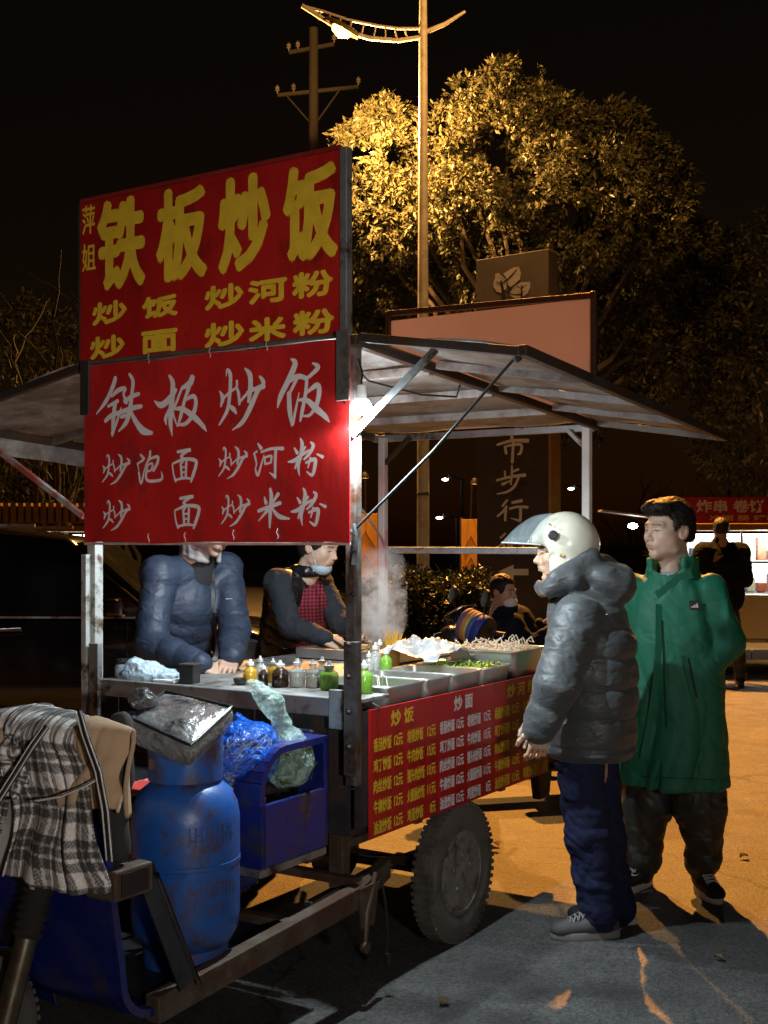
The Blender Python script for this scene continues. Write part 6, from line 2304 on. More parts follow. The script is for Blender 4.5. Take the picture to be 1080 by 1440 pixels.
def check_mat():
    m = bpy.data.materials.new('red_check')
    m.use_nodes = True
    N, L = m.node_tree.nodes, m.node_tree.links
    b = N['Principled BSDF']
    b.inputs['Roughness'].default_value = 0.85
    tc = N.new('ShaderNodeTexCoord')
    outs = []
    for rot in ((0, 0, 0), (0, R(90), 0)):
        mp = N.new('ShaderNodeMapping')
        mp.inputs['Rotation'].default_value = rot
        L.new(tc.outputs['Object'], mp.inputs[0])
        w = N.new('ShaderNodeTexWave')
        w.inputs['Scale'].default_value = 17
        w.inputs['Distortion'].default_value = 0.4
        L.new(mp.outputs[0], w.inputs[0])
        outs.append(w.outputs['Fac'])
    ad = N.new('ShaderNodeMath')
    ad.operation = 'ADD'
    L.new(outs[0], ad.inputs[0])
    L.new(outs[1], ad.inputs[1])
    cr = N.new('ShaderNodeValToRGB')
    cr.color_ramp.elements[0].position = 0.35
    cr.color_ramp.elements[0].color = (0.045, 0.010, 0.016, 1)
    cr.color_ramp.elements[1].position = 0.75
    cr.color_ramp.elements[1].color = (0.36, 0.022, 0.05, 1)
    mu = N.new('ShaderNodeMath')
    mu.operation = 'MULTIPLY'
    mu.inputs[1].default_value = 0.5
    L.new(ad.outputs[0], mu.inputs[0])
    L.new(mu.outputs[0], cr.inputs[0])
    L.new(cr.outputs[0], b.inputs['Base Color'])
    return m


M_CHK = check_mat()
wm = empty('person', 'cook in a red checked apron and black vest, mask under her chin, working the griddle', 'person', (W(1.74, 1.60, 0).x, W(1.74, 1.60, 0).y, 0), 0, 'sellers working in the cart')
J = dict(pelvis=Vector((wm.location.x - 0.01, wm.location.y, 0.90)), chest=P(413, 848, 6.28), neck=P(437, 800, 6.22), sh_r=P(390, 820, 6.10), sh_l=P(448, 818, 6.38), el_r=P(408, 880, 5.98), el_l=P(480, 878, 6.20),
         wr_r=P(456, 897, 5.84), wr_l=P(520, 886, 6.02))
J['kn_l'] = J['pelvis'] + Vector((0.08, 0.06, -0.44))
J['kn_r'] = J['pelvis'] + Vector((-0.06, -0.08, -0.44))
J['an_l'] = J['kn_l'] + Vector((0, 0, -0.38))
J['an_r'] = J['kn_r'] + Vector((0, 0, -0.38))
wH = P(449, 768, 6.16)
wM = frame((0.80, -0.45, -0.28))
hn = [hand_at(J['wr_r'], (0.75, -0.1, -0.35), (0.3, -0.7, 0.7), False, 0.7, 0.95), hand_at(J['wr_l'], (0.2, -0.45, -0.6), (0.7, -0.4, 0.5), True, 0.6, 0.95)]
make_body(wm, wH, wM, J, hn, (0.60, 0.42, 0.32), 0.97)


def wcut(f):
    f.box((0.135, 0, -0.06), (0.082, 0.2, 0.128), rnd=0.02, k=0.012, op='s')
    f.ell((-0.10, 0, 0.03), (0.05, 0.05, 0.05), k=0.02)


hair_mesh(wm, wH, wM, 0.97, wcut, strands=2500)
f = Field((0.0, -0.10, -0.16), (0.14, 0.10, -0.03), 0.004)
f.ell((0.040, 0, -0.098), (0.058, 0.058, 0.042), k=0.01)
f.ell((0.034, 0, -0.080), (0.056, 0.055, 0.042), k=0.004, op='s')
V, Fc = f.mesh()
npmesh('face_mask', xf(relax(V, Fc, 2), wM, wH, 1.0), Fc, mat('mask_blue', (0.42, 0.58, 0.70), 0.8, 0, 0.1), wm)
MB().tube([wH + Vector(xf([(0.05, 0.062, -0.09)], wM, (0, 0, 0))[0]), wH + Vector(xf([(0.0, 0.082, 0.0)], wM, (0, 0, 0))[0])], 0.0018, 5).tube([wH + Vector(xf([(0.05, -0.062, -0.09)], wM, (0, 0, 0))[0]), wH + Vector(xf([(0.0, -0.082, 0.0)], wM, (0, 0, 0))[0])], 0.0018, 5).build('mask_loop', M_CAPW, wm, world=True)
f = bbox_field([J['pelvis'], J['neck'], J['el_l'], J['el_r'], J['wr_l'], J['wr_r']], 0.22, 0.007)
for s in 'lr':
    f.cap(nvec(J['sh_' + s]), nvec(J['el_' + s]), 0.066, 0.058, k=0.04)
    f.cap(nvec(J['el_' + s]), nvec(J['wr_' + s]), 0.058, 0.042, k=0.02)
f.cap(nvec(J['sh_l']), nvec(J['sh_r']), 0.06, 0.06, k=0.04)
soft('sweater', f, M_SWT, wm, cloth(0.009, 16, 1.0), 1)
f = bbox_field([J['pelvis'], J['neck']], 0.30, 0.007)
f.cap(nvec(J['pelvis']), nvec(J['chest']), 0.165, 0.160, k=0.04, sq=(nvec(Fm), 0.85), puff=(0.095, 0.014, 0.1))
f.cap(nvec(J['sh_l']) * 0.8 + nvec(J['chest']) * 0.2, nvec(J['sh_r']) * 0.8 + nvec(J['chest']) * 0.2, 0.088, 0.088, k=0.06)
for i in range(12):
    a0, a1 = R(20 + i * 26.7), R(20 + (i + 1) * 26.7)
    ctr_ = nvec(J['neck']) + np.array((0, 0, -0.01))
    Lm = Vector((0, 0, 1)).cross(Fm)
    f.cap(ctr_ + nvec(Fm) * 0.078 * math.cos(a0) + nvec(Lm) * 0.078 * math.sin(a0), ctr_ + nvec(Fm) * 0.078 * math.cos(a1) + nvec(Lm) * 0.078 * math.sin(a1), 0.026, k=0.015)
f.cap(nvec(J['neck']) + np.array((0, 0, -0.04)), nvec(wH), 0.055, 0.07, k=0.01, op='s')
vest = soft('padded_vest', f, M_VEST, wm, cloth(0.010, 15, 6.0), 1)
# apron: a bib and skirt hugging the front of the vest
rows = []
Lm = Vector((0, 0, 1)).cross(Fm)
for z in np.linspace(0.62, 1.40, 26):
    t = min(1.0, max(0.0, (z - J['pelvis'].z) / (J['chest'].z - J['pelvis'].z)))
    c = J['pelvis'].lerp(J['chest'], t)
    hw_ = 0.19 if z < 1.12 else 0.19 - (z - 1.12) / 0.28 * 0.085
    r0 = 0.178 if z < 1.3 else 0.178 - (z - 1.3) * 0.5
    row = []
    for s in np.linspace(-1, 1, 22):
        a = s * hw_ / 0.18
        row.append(Vector((c.x, c.y, z)) + Fm * (r0 * math.cos(a) + 0.008 + 0.006 * math.sin(s * 11 + z * 9)) + Lm * (r0 * 1.05 * math.sin(a)))
    rows.append(row)
MB().grid(rows).build('apron', M_CHK, wm, world=True, solid=0.004, smooth=True)
f = bbox_field([J['pelvis'], J['an_l'], J['an_r']], 0.2, 0.012)
f.ell(nvec(J['pelvis']), (0.15, 0.15, 0.15), k=0.04)
for s in 'lr':
    f.cap(nvec(J['pelvis']) * 0.5 + nvec(J['kn_' + s]) * 0.5 + np.array((0, 0, 0.1)), nvec(J['kn_' + s]), 0.10, 0.075, k=0.03).cap(nvec(J['kn_' + s]), nvec(J['an_' + s]), 0.075, 0.065, k=0.03)
soft('trousers', f, M_TRK, wm, cloth(0.012, 9, 3.0), 2)
for s in 'lr':
    shoe(wm, J['an_' + s], Fm, M_SHB, M_SHG, laces=False)
# spatula in her hand
q0 = J['wr_r'] + Vector((0.07, -0.03, -0.05))
sp = empty('spatula', 'steel spatula in the cook\'s right hand over the griddle', 'spatula', q0)
MB().tube([q0 + Vector((-0.03, 0.02, 0.04)), q0 + Vector((0.10, -0.06, -0.03))], 0.009, 8).build('handle', M_BLACK, sp, world=True, smooth=True)
MB().bar(q0 + Vector((0.09, -0.055, -0.025)), q0 + Vector((0.19, -0.11, -0.055)), 0.09, 0.003).build('blade', M_STAINLESS, sp, world=True)


# ================================================================== STREET LAMP
YS = 19.0
base = P(595, 0, YS)
sl_ = empty('street_lamp', 'tall two-armed street lamp with one glowing orange head behind the cart', 'street lamp', (base.x, base.y, 0.13))


def LP(px, py, dy=0.0):
    return P(px, py, YS + dy) - Vector((base.x, base.y, 0.13))


MB().tube([(0, 0, 0), (0, 0, 3.0), (0, 0, LP(595, 40).z), (0, 0, LP(595, -60).z)], [0.105, 0.095, 0.065, 0.05], 18).build('pole', M_CONC, sl_, smooth=True)
MB().lathe([(0.20, 0), (0.20, 0.03), (0.13, 0.05), (0.12, 0.5), (0.105, 0.55)], (0, 0, 0), 18).build('pole_base', M_CONC, sl_, smooth=True)
for z in (2.2, 3.4):
    MB().lathe([(0.101, 0), (0.106, 0.01), (0.106, 0.04), (0.101, 0.05)], (0, 0, z), 18).build('pole_band', M_DARKFRAME, sl_, smooth=True)
tl = [LP(594, 52), LP(560, 57), LP(520, 54), LP(480, 42), LP(450, 24), LP(425, 8)]
bl = [LP(594, 40), LP(560, 40), LP(530, 36), LP(490, 28), LP(455, 16), LP(425, 8)]
arm = MB().tube(tl, 0.035, 10).tube(bl, 0.022, 10).build('arm', M_CONC, sl_, smooth=True)
for i in range(9):
    t = 0.12 + i * 0.085
    k = t * 5
    a = tl[int(k)].lerp(tl[int(k) + 1], k % 1)
    k2 = min(4.99, (t + 0.03) * 5)
    b = bl[int(k2)].lerp(bl[int(k2) + 1], k2 % 1)
    MB().tube([a, b], 0.012, 6).build('arm_rung', M_CONC, arm)
MB().tube([LP(596, 46), LP(625, 34), LP(654, 16)], [0.04, 0.035, 0.02], 10).build('short_arm', M_CONC, sl_, smooth=True)
hd = LP(482, 40)
Mh_ = Matrix.Translation(hd) @ Matrix.Rotation(R(28), 4, 'Y')
f = MB()
rows = []
for x, w, h in ((-0.32, 0.03, 0.02), (-0.27, 0.11, 0.05), (-0.10, 0.15, 0.075), (0.12, 0.13, 0.075), (0.28, 0.06, 0.05)):
    rows.append([Mh_ @ Vector((x, w * math.cos(a), max(-0.03, h * math.sin(a)))) for a in np.linspace(0, 2 * math.pi, 20)[:-1]])
head = f.grid(rows, close=True).build('lamp_head', M_DARKFRAME, sl_, smooth=True)
rows = []
for x, w, h in ((-0.17, 0.02, 0.03), (-0.14, 0.10, 0.08), (-0.0, 0.13, 0.14), (0.13, 0.10, 0.08), (0.17, 0.02, 0.03)):
    rows.append([Mh_ @ Vector((x, w * math.cos(a), -0.02 - h * abs(math.sin(a)))) for a in np.linspace(math.pi, 2 * math.pi, 12)])
MB().grid(rows).build('lamp_glass', emis('sodium_glow', (1.0, 0.52, 0.13), 7.0), head, smooth=True, solid=0.004)
pl = point('sodium_light', (0, 0, 0), SODIUM_W, LAMP_COL, 0.09)
pl.parent = sl_
pl.location = hd + Vector((0.25, 0.8, -1.1))

# an assumed street lamp, unseen, stands just outside the picture on the right; its arm reaches over the road
assumed_lamp = empty('street_lamp', 'assumed long-armed street lamp, unseen beyond the right edge, over the road', 'street lamp', (6.3, 16.2, 0.0), 0, 'street lamps')
sl_['group'] = 'street lamps'
MB().tube([(0, 0, 0), (0, 0, 4.0), (0, 0, 9.8)], [0.12, 0.10, 0.06], 18).build('pole', M_CONC, assumed_lamp, smooth=True)
MB().tube([(0, 0, 9.4), (-1.2, 0, 9.75), (-2.8, 0, 9.85), (-4.1, 0, 9.75)], 0.035, 10).build('arm', M_CONC, assumed_lamp, smooth=True)
h2 = MB().box((-4.65, -0.13, 9.66), (-4.05, 0.13, 9.77)).build('lamp_head', M_CONC, assumed_lamp, bevel=0.03)
MB().box((-4.58, -0.09, 9.652), (-4.15, 0.09, 9.658)).build('lamp_glass', emis('sodium_glow', (1.0, 0.50, 0.11), 9.0), h2)
s2_d = bpy.data.lights.new('sodium_light', 'SPOT')     # aimed to light the road and keep off the tree
s2_d.energy = SODIUM_W * 3.4
s2_d.color = SODIUM_COL
s2_d.shadow_soft_size = 0.09
s2_d.spot_size = R(84)
s2_d.spot_blend = 0.25
s2_o = bpy.data.objects.new('sodium_light', s2_d)
COL.objects.link(s2_o)
s2_o.parent = assumed_lamp
s2_o.location = (-4.35, 0, 9.60)
s2_o.rotation_euler = (R(-48), 0, R(4))
spill = point('added_tree_light', (0, 0, 0), SODIUM_W * 0.2, LAMP_COL, 0.09)  # added light for the treetops, hung on the assumed lamp
spill.parent = assumed_lamp
spill.location = (-4.35, 0, 9.55)

# ================================================================== UTILITY POLE
YU_ = 30.0
ub = P(441, 0, YU_)
ut = empty('utility_pole', 'dark utility pole with crossarms and insulators behind the upper sign', 'utility pole', (ub.x, ub.y, 0.0))


def UP(px, py):
    return P(px, py, YU_) - Vector((ub.x, ub.y, 0))


M_UTIL = mat('utility_concrete', (0.05, 0.042, 0.036), 0.9, 0, 0.2, 5, 0.3, 30)
MB().tube([(0, 0, 0), (0, 0, UP(441, 40).z)], [0.17, 0.11], 14).build('shaft', M_UTIL, ut, smooth=True)
for (a, b) in (((390, 134), (504, 122)), ((406, 74), (470, 62))):
    ca = MB().bar(UP(*a), UP(*b), 0.08, 0.08).build('crossarm', M_UTIL, ut, bevel=0.008)
    for px, py in (a, ((a[0] * 0.8 + b[0] * 0.2), (a[1] * 0.8 + b[1] * 0.2)), b):
        MB().lathe([(0.02, 0), (0.02, 0.06), (0.06, 0.08), (0.04, 0.12), (0.06, 0.14), (0.03, 0.2), (0.0, 0.22)], UP(px, py) + Vector((0, 0, 0.04)), 12).build('insulator', M_CONC, ca, smooth=True)
for px in (404, 478):
    MB().bar(UP(px, 136 if px < 441 else 126), UP(441, 178), 0.05, 0.03).build('brace', M_UTIL, ut)

# ================================================================== TREES
M_LEAF = bpy.data.materials.new('camphor_leaf')
M_LEAF.use_nodes = True
N, L = M_LEAF.node_tree.nodes, M_LEAF.node_tree.links
b = N['Principled BSDF']
b.inputs['Roughness'].default_value = 0.38
b.inputs['Specular IOR Level'].default_value = 0.5
at = N.new('ShaderNodeAttribute')
at.attribute_name = 'Col'
L.new(at.outputs['Color'], b.inputs['Base Color'])
tr = N.new('ShaderNodeBsdfTranslucent')
L.new(at.outputs['Color'], tr.inputs[0])
mx = N.new('ShaderNodeMixShader')
mx.inputs[0].default_value = 0.25
L.new(b.outputs[0], mx.inputs[1])
L.new(tr.outputs[0], mx.inputs[2])
L.new(mx.outputs[0], N['Material Output'].inputs['Surface'])
MATS['camphor_leaf'] = M_LEAF


def leaf_cloud(pts, nrm, per, size, seed=0, tone=((0.065, 0.068, 0.034), (0.120, 0.112, 0.058))):
    """rosettes of drooping folded leaves, one at each point"""
    g = np.random.default_rng(seed)
    n = len(pts) * per
    c = np.repeat(pts, per, 0) + g.normal(0, size * 0.35, (n, 3))
    o = np.repeat(nrm, per, 0)
    d = o * 0.7 + g.normal(0, 0.75, (n, 3)) + np.array((0, 0, -0.35))
    d /= np.linalg.norm(d, axis=1)[:, None]
    s = np.cross(d, g.normal(0, 1, (n, 3)))
    s /= np.linalg.norm(s, axis=1)[:, None] + 1e-9
    u = np.cross(s, d)
    L_ = (size * g.uniform(0.65, 1.25, n))[:, None]
    w = L_ * 0.21
    V = np.stack([c, c + d * L_ * 0.45 + s * w + u * L_ * 0.06, c + d * L_, c + d * L_ * 0.45 - s * w + u * L_ * 0.06, c + d * L_ * 0.5], 1).reshape(-1, 3)
    i0 = np.arange(n)[:, None] * 5
    Fc = np.concatenate([i0 + np.array((0, 4, 1, 1))[None, :3], i0 + np.array((4, 2, 1)), i0 + np.array((0, 3, 4)), i0 + np.array((3, 2, 4))])
    t = g.uniform(0, 1, (n, 1))
    col = np.repeat((np.array(tone[0]) * (1 - t) + np.array(tone[1]) * t) * g.uniform(0.6, 1.35, (n, 1)), 5, 0)
    return V, Fc, col


def branchy(mb, a, b, r0, depth, g, spread=0.5, n=6):
    pts = [a]
    for k in range(1, n + 1):
        t = k / n
        pts.append(a.lerp(b, t) + Vector(g.normal(0, 0.05, 3)) * (b - a).length * 0.5 * (1 if k < n else 0))
    mb.tube(pts, [r0 * (1 - 0.65 * k / n) for k in range(n + 1)], 7 if r0 > 0.04 else 5)
    if depth:
        for k in range(3 if depth > 1 else 4):
            i = int(g.integers(2, n + 1))
            d = (b - a).normalized() + Vector(g.normal(0, spread, 3))
            branchy(mb, pts[i], pts[i] + d.normalized() * (b - a).length * g.uniform(0.4, 0.65), r0 * 0.5, depth - 1, g, spread, 5)


def tree(label, base_, lobes, trunk_top, per_m2, per, size, seed, name='camphor_tree', tone=None, group=None, gap=0.0):
    g = np.random.default_rng(seed)
    t = empty(name, label, 'tree', base_, 0, group)
    mb = MB()
    mb.tube([(0, 0, 0), (0.05, 0, trunk_top * 0.5), (0, 0.05, trunk_top)], [0.30, 0.22, 0.17], 14)
    for c, r in lobes:
        branchy(mb, Vector((0, 0, trunk_top * 0.9)), (Vector(c) - Vector(base_)) * 0.92, 0.09, 0, g)
    mb.build('trunk', M_BARK, t, smooth=True)
    P_, N_ = [], []
    for c, r in lobes:
        n = int(4 * math.pi * r * r * per_m2)
        d = g.normal(0, 1, (n, 3))
        d /= np.linalg.norm(d, axis=1)[:, None]
        rad = r * (1 + 0.22 * (fbm(d * 2.2 + seed + c[0], 3) - 0.5) * 2) * np.where(g.uniform(0, 1, n) < 0.72, g.uniform(0.90, 1.03, n), g.uniform(0.45, 0.9, n))
        q = np.array(c) + d * rad[:, None]
        ins = np.zeros(n, bool)
        for c2, r2 in lobes:
            if c2 is not c:
                ins |= np.linalg.norm(q - np.array(c2), axis=1) < r2 * 0.72
        keep = ~ins & (fbm(q * 1.9 + seed, 2) > gap)
        P_.append(q[keep])
        N_.append(d[keep])
    V, Fc, col = leaf_cloud(np.concatenate(P_), np.concatenate(N_), per, size, seed, tone or ((0.065, 0.068, 0.034), (0.120, 0.112, 0.058)))
    npmesh('crown', V, Fc, M_LEAF, t, col, smooth=False)
    return t


YT = 23.5


def lobe(px, py, r_px, dy=0.0):
    p = P(px, py, YT + dy)
    return ((p.x, p.y, p.z), r_px / FOC * (YT + dy))


lob = [lobe(538, 178, 40, -1.2), lobe(500, 215, 40, -0.8), lobe(560, 235, 55, -1.6), lobe(505, 275, 48, -1.0), lobe(620, 210, 52, -1.4), lobe(655, 160, 48, -0.9), lobe(712, 135, 50, -1.0), lobe(690, 195, 60, -1.9), lobe(765, 180, 55, -1.3),
       lobe(745, 245, 66, -2.0), lobe(820, 200, 52, -1.0), lobe(868, 195, 48, -0.5), lobe(905, 230, 46, -0.3), lobe(935, 275, 45, 0.1), lobe(850, 262, 66, -1.5), lobe(640, 280, 70, -2.0), lobe(560, 310, 55, -1.2), lobe(905, 320, 60, -0.4),
       lobe(800, 320, 75, -1.2), lobe(700, 345, 80, -0.9), lobe(500, 350, 50, 0.4), lobe(590, 390, 80, 1.0), lobe(965, 350, 45, 0.8), lobe(860, 400, 90, 1.2), lobe(730, 430, 105, 1.8), lobe(620, 480, 95, 2.2), lobe(900, 480, 90, 2.2), lobe(985, 440, 55, 1.9),
       lobe(1005, 380, 35, 1.6), lobe(520, 450, 70, 2.2), lobe(790, 520, 100, 2.8)]
tb = P(745, 0, YT + 0.6)
tree('big round evergreen tree lit orange by the street lamp', (tb.x, tb.y, 0.12), lob, 4.0, 46, 14, 0.125, 3, group='trees behind the stalls', gap=0.46)

# dim trees further off
g = np.random.default_rng(5)
far = [(985, 640, 27, 'bare tree', 0), (880, 660, 34, 'bare', 0), (1055, 600, 30, 'bare', 0), (60, 430, 17, 'bare', 0), (175, 330, 34, 'bare', 0)]
flab = ['thin bare tree standing beyond the far snack stall', 'thin bare tree behind the green coat customer', 'bare tree at the right edge of the picture', 'bare twiggy tree above the left awning', 'bare treetop just above the upper sign']
for i, (px, py, Y, k, _) in enumerate(far):
    p = P(px, py, Y)
    t = empty('bare_tree', flab[i], 'tree', (p.x, p.y, 0.1), 0, 'bare trees in the dark')
    mb = MB()
    h = p.z * 0.62
    for s in range(3 if i < 3 else 4):
        branchy(mb, Vector((0.15 * s, 0, 0)), Vector((g.normal(0, 0.7), g.normal(0, 0.3), h * g.uniform(0.8, 1.1))), 0.075, 2, g, 0.45)
    mb.build('branches', mat('dark_bark', (0.035, 0.028, 0.022), 0.9, 0, 0.3, 6, 0.4, 20), t, smooth=True)
p = P(1120, 560, 26)
tree('dark evergreen tree at the right edge behind the far stall', (p.x, p.y, 0.1), [((p.x, p.y, 4.5), 2.2), ((p.x - 1.2, p.y, 6.0), 1.6), ((p.x - 0.5, p.y + 0.5, 7.2), 1.5)], 2.5, 14, 9, 0.17, 11, group='trees behind the stalls')
p = P(20, 560, 40)
tree('dark distant evergreen at the far left behind the cart', (p.x, p.y, 0.1), [((p.x, p.y, 6.0), 3.4), ((p.x + 2.6, p.y, 5.0), 2.8), ((p.x + 5, p.y + 1, 6.5), 2.6)], 2.5, 7, 8, 0.22, 12, group='trees behind the stalls')

# hedge under the lamp
g = np.random.default_rng(9)
pts, nr = [], []
for i in range(5200):
    px = g.uniform(455, 685)
    Y = g.uniform(14.3, 16.2)
    x = (px - CX) / FOC * Y
    hgt = 1.06 + 0.13 * math.sin(x * 2.3) + 0.10 * math.sin(x * 5.1 + 1) - 0.05
    if g.uniform() < 0.45:
        z = hgt + g.normal(0, 0.05)
        d = (g.normal(0, 0.3), g.normal(0, 0.3), 1)
    else:
        z = g.uniform(0.05, hgt)
        Y = 14.3 + g.normal(0, 0.08)
        d = (g.normal(0, 0.4), -1, 0.2)
    pts.append(((px - CX) / FOC * Y, Y, z))
    nr.append(d)
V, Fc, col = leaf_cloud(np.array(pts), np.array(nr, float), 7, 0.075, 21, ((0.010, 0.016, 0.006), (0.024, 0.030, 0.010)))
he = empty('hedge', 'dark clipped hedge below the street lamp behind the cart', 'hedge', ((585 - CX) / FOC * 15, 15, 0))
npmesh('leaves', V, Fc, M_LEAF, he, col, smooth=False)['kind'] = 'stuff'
mb = MB()
for i in range(26):
    x = -0.72 + i * 0.072
    branchy(mb, Vector((x, 14.9 + g.normal(0, 0.2), 0)), Vector((x + g.normal(0, 0.1), 14.9 + g.normal(0, 0.3), 0.85)), 0.015, 1, g, 0.35, 4)
mb.build('stems', M_BARK, he, world=True, smooth=True)['kind'] = 'stuff'

# ================================================================== PILLAR SIGN
pa, pb_ = P(672, 0, 17.35), P(770, 0, 16.7)
pm = (pa + pb_) / 2
ang = math.atan2(pb_.y - pa.y, pb_.x - pa.x)
ps = empty('pillar_sign', 'tall dark pillar sign with leaf emblem, vertical lettering and an arrow', 'sign', (pm.x, pm.y, 0.0), ang)
PI_ = rootmat(ps).inverted()
hwid = (pb_ - pa).length / 2
ztop = P(720, 358, pm.y).z
M_PIL = mat('pillar_dark', (0.055, 0.040, 0.034), 0.5, 0.1, 0.15, 3, 0.1, 20)
M_PILT = mat('pillar_head', (0.20, 0.175, 0.16), 0.55, 0, 0.15, 3, 0.1, 20)
M_PILL = mat('pillar_letter', (0.70, 0.66, 0.63), 0.6, 0, 0.1)
M_GOLD = mat('gold_edge', (0.45, 0.26, 0.07), 0.4, 0.6, 0.2)
zc_ = P(720, 430, pm.y).z
MB().box((-hwid, -0.0, 0.0), (hwid, 0.26, zc_)).build('panel', M_PIL, ps, bevel=0.01)
MB().box((-hwid, -0.012, zc_ + 0.003), (hwid, 0.27, ztop)).build('head_panel', M_PILT, ps, bevel=0.01)
MB().box((hwid + 0.002, -0.02, 0.0), (hwid + 0.04, 0.28, zc_ - 0.2)).build('gold_trim', M_GOLD, ps, bevel=0.005)


def on_pillar(px, py):
    d = PI_.to_3x3() @ Vector(((px - CX) / FOC, 1, -(py - HOR) / FOC))
    o = PI_ @ Vector((0, 0, CAMH))
    q = o + d * ((-0.012 - o.y) / d.y)
    return q.x, q.z


def pstrokes(st, name, m, ox, oy, sc):
    res = []
    for s in st:
        r = []
        for x, y, w in s:
            a, c = on_pillar(ox + x / sc, oy + y / sc)
            _, c2 = on_pillar(ox + x / sc, oy + (y + w) / sc)
            r.append((a, c, abs(c2 - c)))
        res.append(r)
    flat_build(strokes_mesh(res, lambda u, v, l: (u, -0.005 - l * 8, v)), name, m, ps)


pstrokes([[(290, 155, 14), (300, 195, 44)], [(145, 268, 26), (300, 225, 34), (470, 225, 42)], [(225, 290, 30), (240, 360, 34)], [(225, 290, 26), (310, 270, 26), (400, 270, 34), (392, 355, 34), (360, 370, 16)], [(318, 230, 34), (305, 455, 34)]], 'lettering', M_PILL, 680, 590, 7.58)
pstrokes([[(300, 490, 26), (300, 600, 30)], [(300, 560, 22), (368, 530, 28)], [(225, 550, 26), (230, 620, 26)], [(138, 648, 26), (290, 610, 30), (440, 592, 40)], [(300, 600, 32), (290, 690, 22)], [(290, 650, 16), (200, 690, 34)], [(372, 620, 30), (330, 710, 34), (250, 770, 26), (145, 792, 14)]], 'lettering', M_PILL, 680, 590, 7.58)
pstrokes([[(250, 858, 24), (200, 920, 28)], [(245, 925, 24), (200, 985, 28), (145, 1030, 20)], [(235, 960, 34), (228, 1075, 30)], [(305, 885, 30), (405, 865, 36)], [(275, 950, 24), (370, 930, 26), (468, 935, 34)], [(395, 940, 34), (392, 1070, 36)], [(390, 1080, 30), (290, 1050, 10)]], 'lettering', M_PILL, 680, 590, 7.58)
pstrokes([[(230, 1215, 24), (180, 1260, 26)], [(235, 1275, 24), (190, 1330, 26), (128, 1368, 18)], [(218, 1320, 32), (210, 1390, 30)], [(255, 1290, 20), (345, 1270, 24)], [(255, 1340, 22), (345, 1320, 24)], [(255, 1380, 22), (345, 1370, 24)], [(300, 1260, 24), (300, 1400, 22)], [(380, 1270, 24), (450, 1260, 26)], [(370, 1330, 24), (460, 1320, 28)], [(420, 1330, 26), (415, 1420, 26)]], 'lettering', M_PILL, 680, 590, 7.58)
pstrokes([[(330, 96, 18), (415, 96, 22)]], 'lettering', M_PILL, 680, 590, 7.58)
ar = [(700, 804), (722, 794), (722, 800), (743, 800), (743, 809), (722, 809), (722, 815)]
mb = MB().add([(a, -0.008, c) for a, c in (on_pillar(*q) for q in ar)], [(0, 1, 2), (2, 5, 6), (2, 3, 4, 5), (0, 2, 6)])
mb.f = [tuple(range(7))]
flat_build(mb, 'arrow', M_PILL, ps)
sc_ = 1080 / 140


def emb(poly, name, m, y):
    pts = [on_pillar(660 + x / sc_, 340 + yy / sc_) for x, yy in poly]
    flat_build(MB().add([(a, y, c) for a, c in pts], [tuple(range(len(pts)))]), name, m, ps)


M_EMB = mat('emblem_leaf', (0.75, 0.70, 0.66), 0.6, 0, 0.1)
emb([(285, 345), (330, 342), (385, 385), (410, 440), (400, 510), (345, 555), (295, 540), (265, 490), (265, 440), (280, 400)], 'leaf_shape', M_EMB, -0.017)
emb([(370, 345), (430, 310), (480, 280), (540, 272), (562, 340), (550, 410), (510, 460), (455, 500), (425, 470), (410, 420), (395, 380)], 'leaf_shape', M_EMB, -0.0185)
emb([(450, 540), (490, 480), (560, 440), (662, 436), (660, 500), (630, 560), (580, 600), (500, 615), (455, 590), (430, 565)], 'leaf_shape', M_EMB, -0.017)


def embst(st):
    res = []
    for s in st:
        r = []
        for x, y, w in s:
            a, c = on_pillar(660 + x / sc_, 340 + y / sc_)
            _, c2 = on_pillar(660 + x / sc_, 340 + (y + w) / sc_)
            r.append((a, c, abs(c2 - c)))
        res.append(r)
    flat_build(strokes_mesh(res, lambda u, v, l: (u, -0.020 - l * 4, v)), 'emblem_stem', M_PIL, ps)


embst([[(375, 620, 60), (365, 520, 34), (350, 450, 22), (345, 425, 20)], [(355, 460, 16), (290, 435, 10)], [(360, 450, 18), (430, 400, 16), (520, 295, 8)], [(340, 345, 10), (410, 410, 12)], [(430, 560, 24), (428, 490, 14)],
       [(430, 510, 12), (480, 480, 12), (545, 420, 8)], [(400, 545, 18), (480, 575, 14), (560, 575, 22)], [(575, 640, 34), (572, 540, 22), (575, 475, 16)], [(570, 510, 12), (510, 480, 8)], [(578, 505, 12), (622, 472, 8)]])

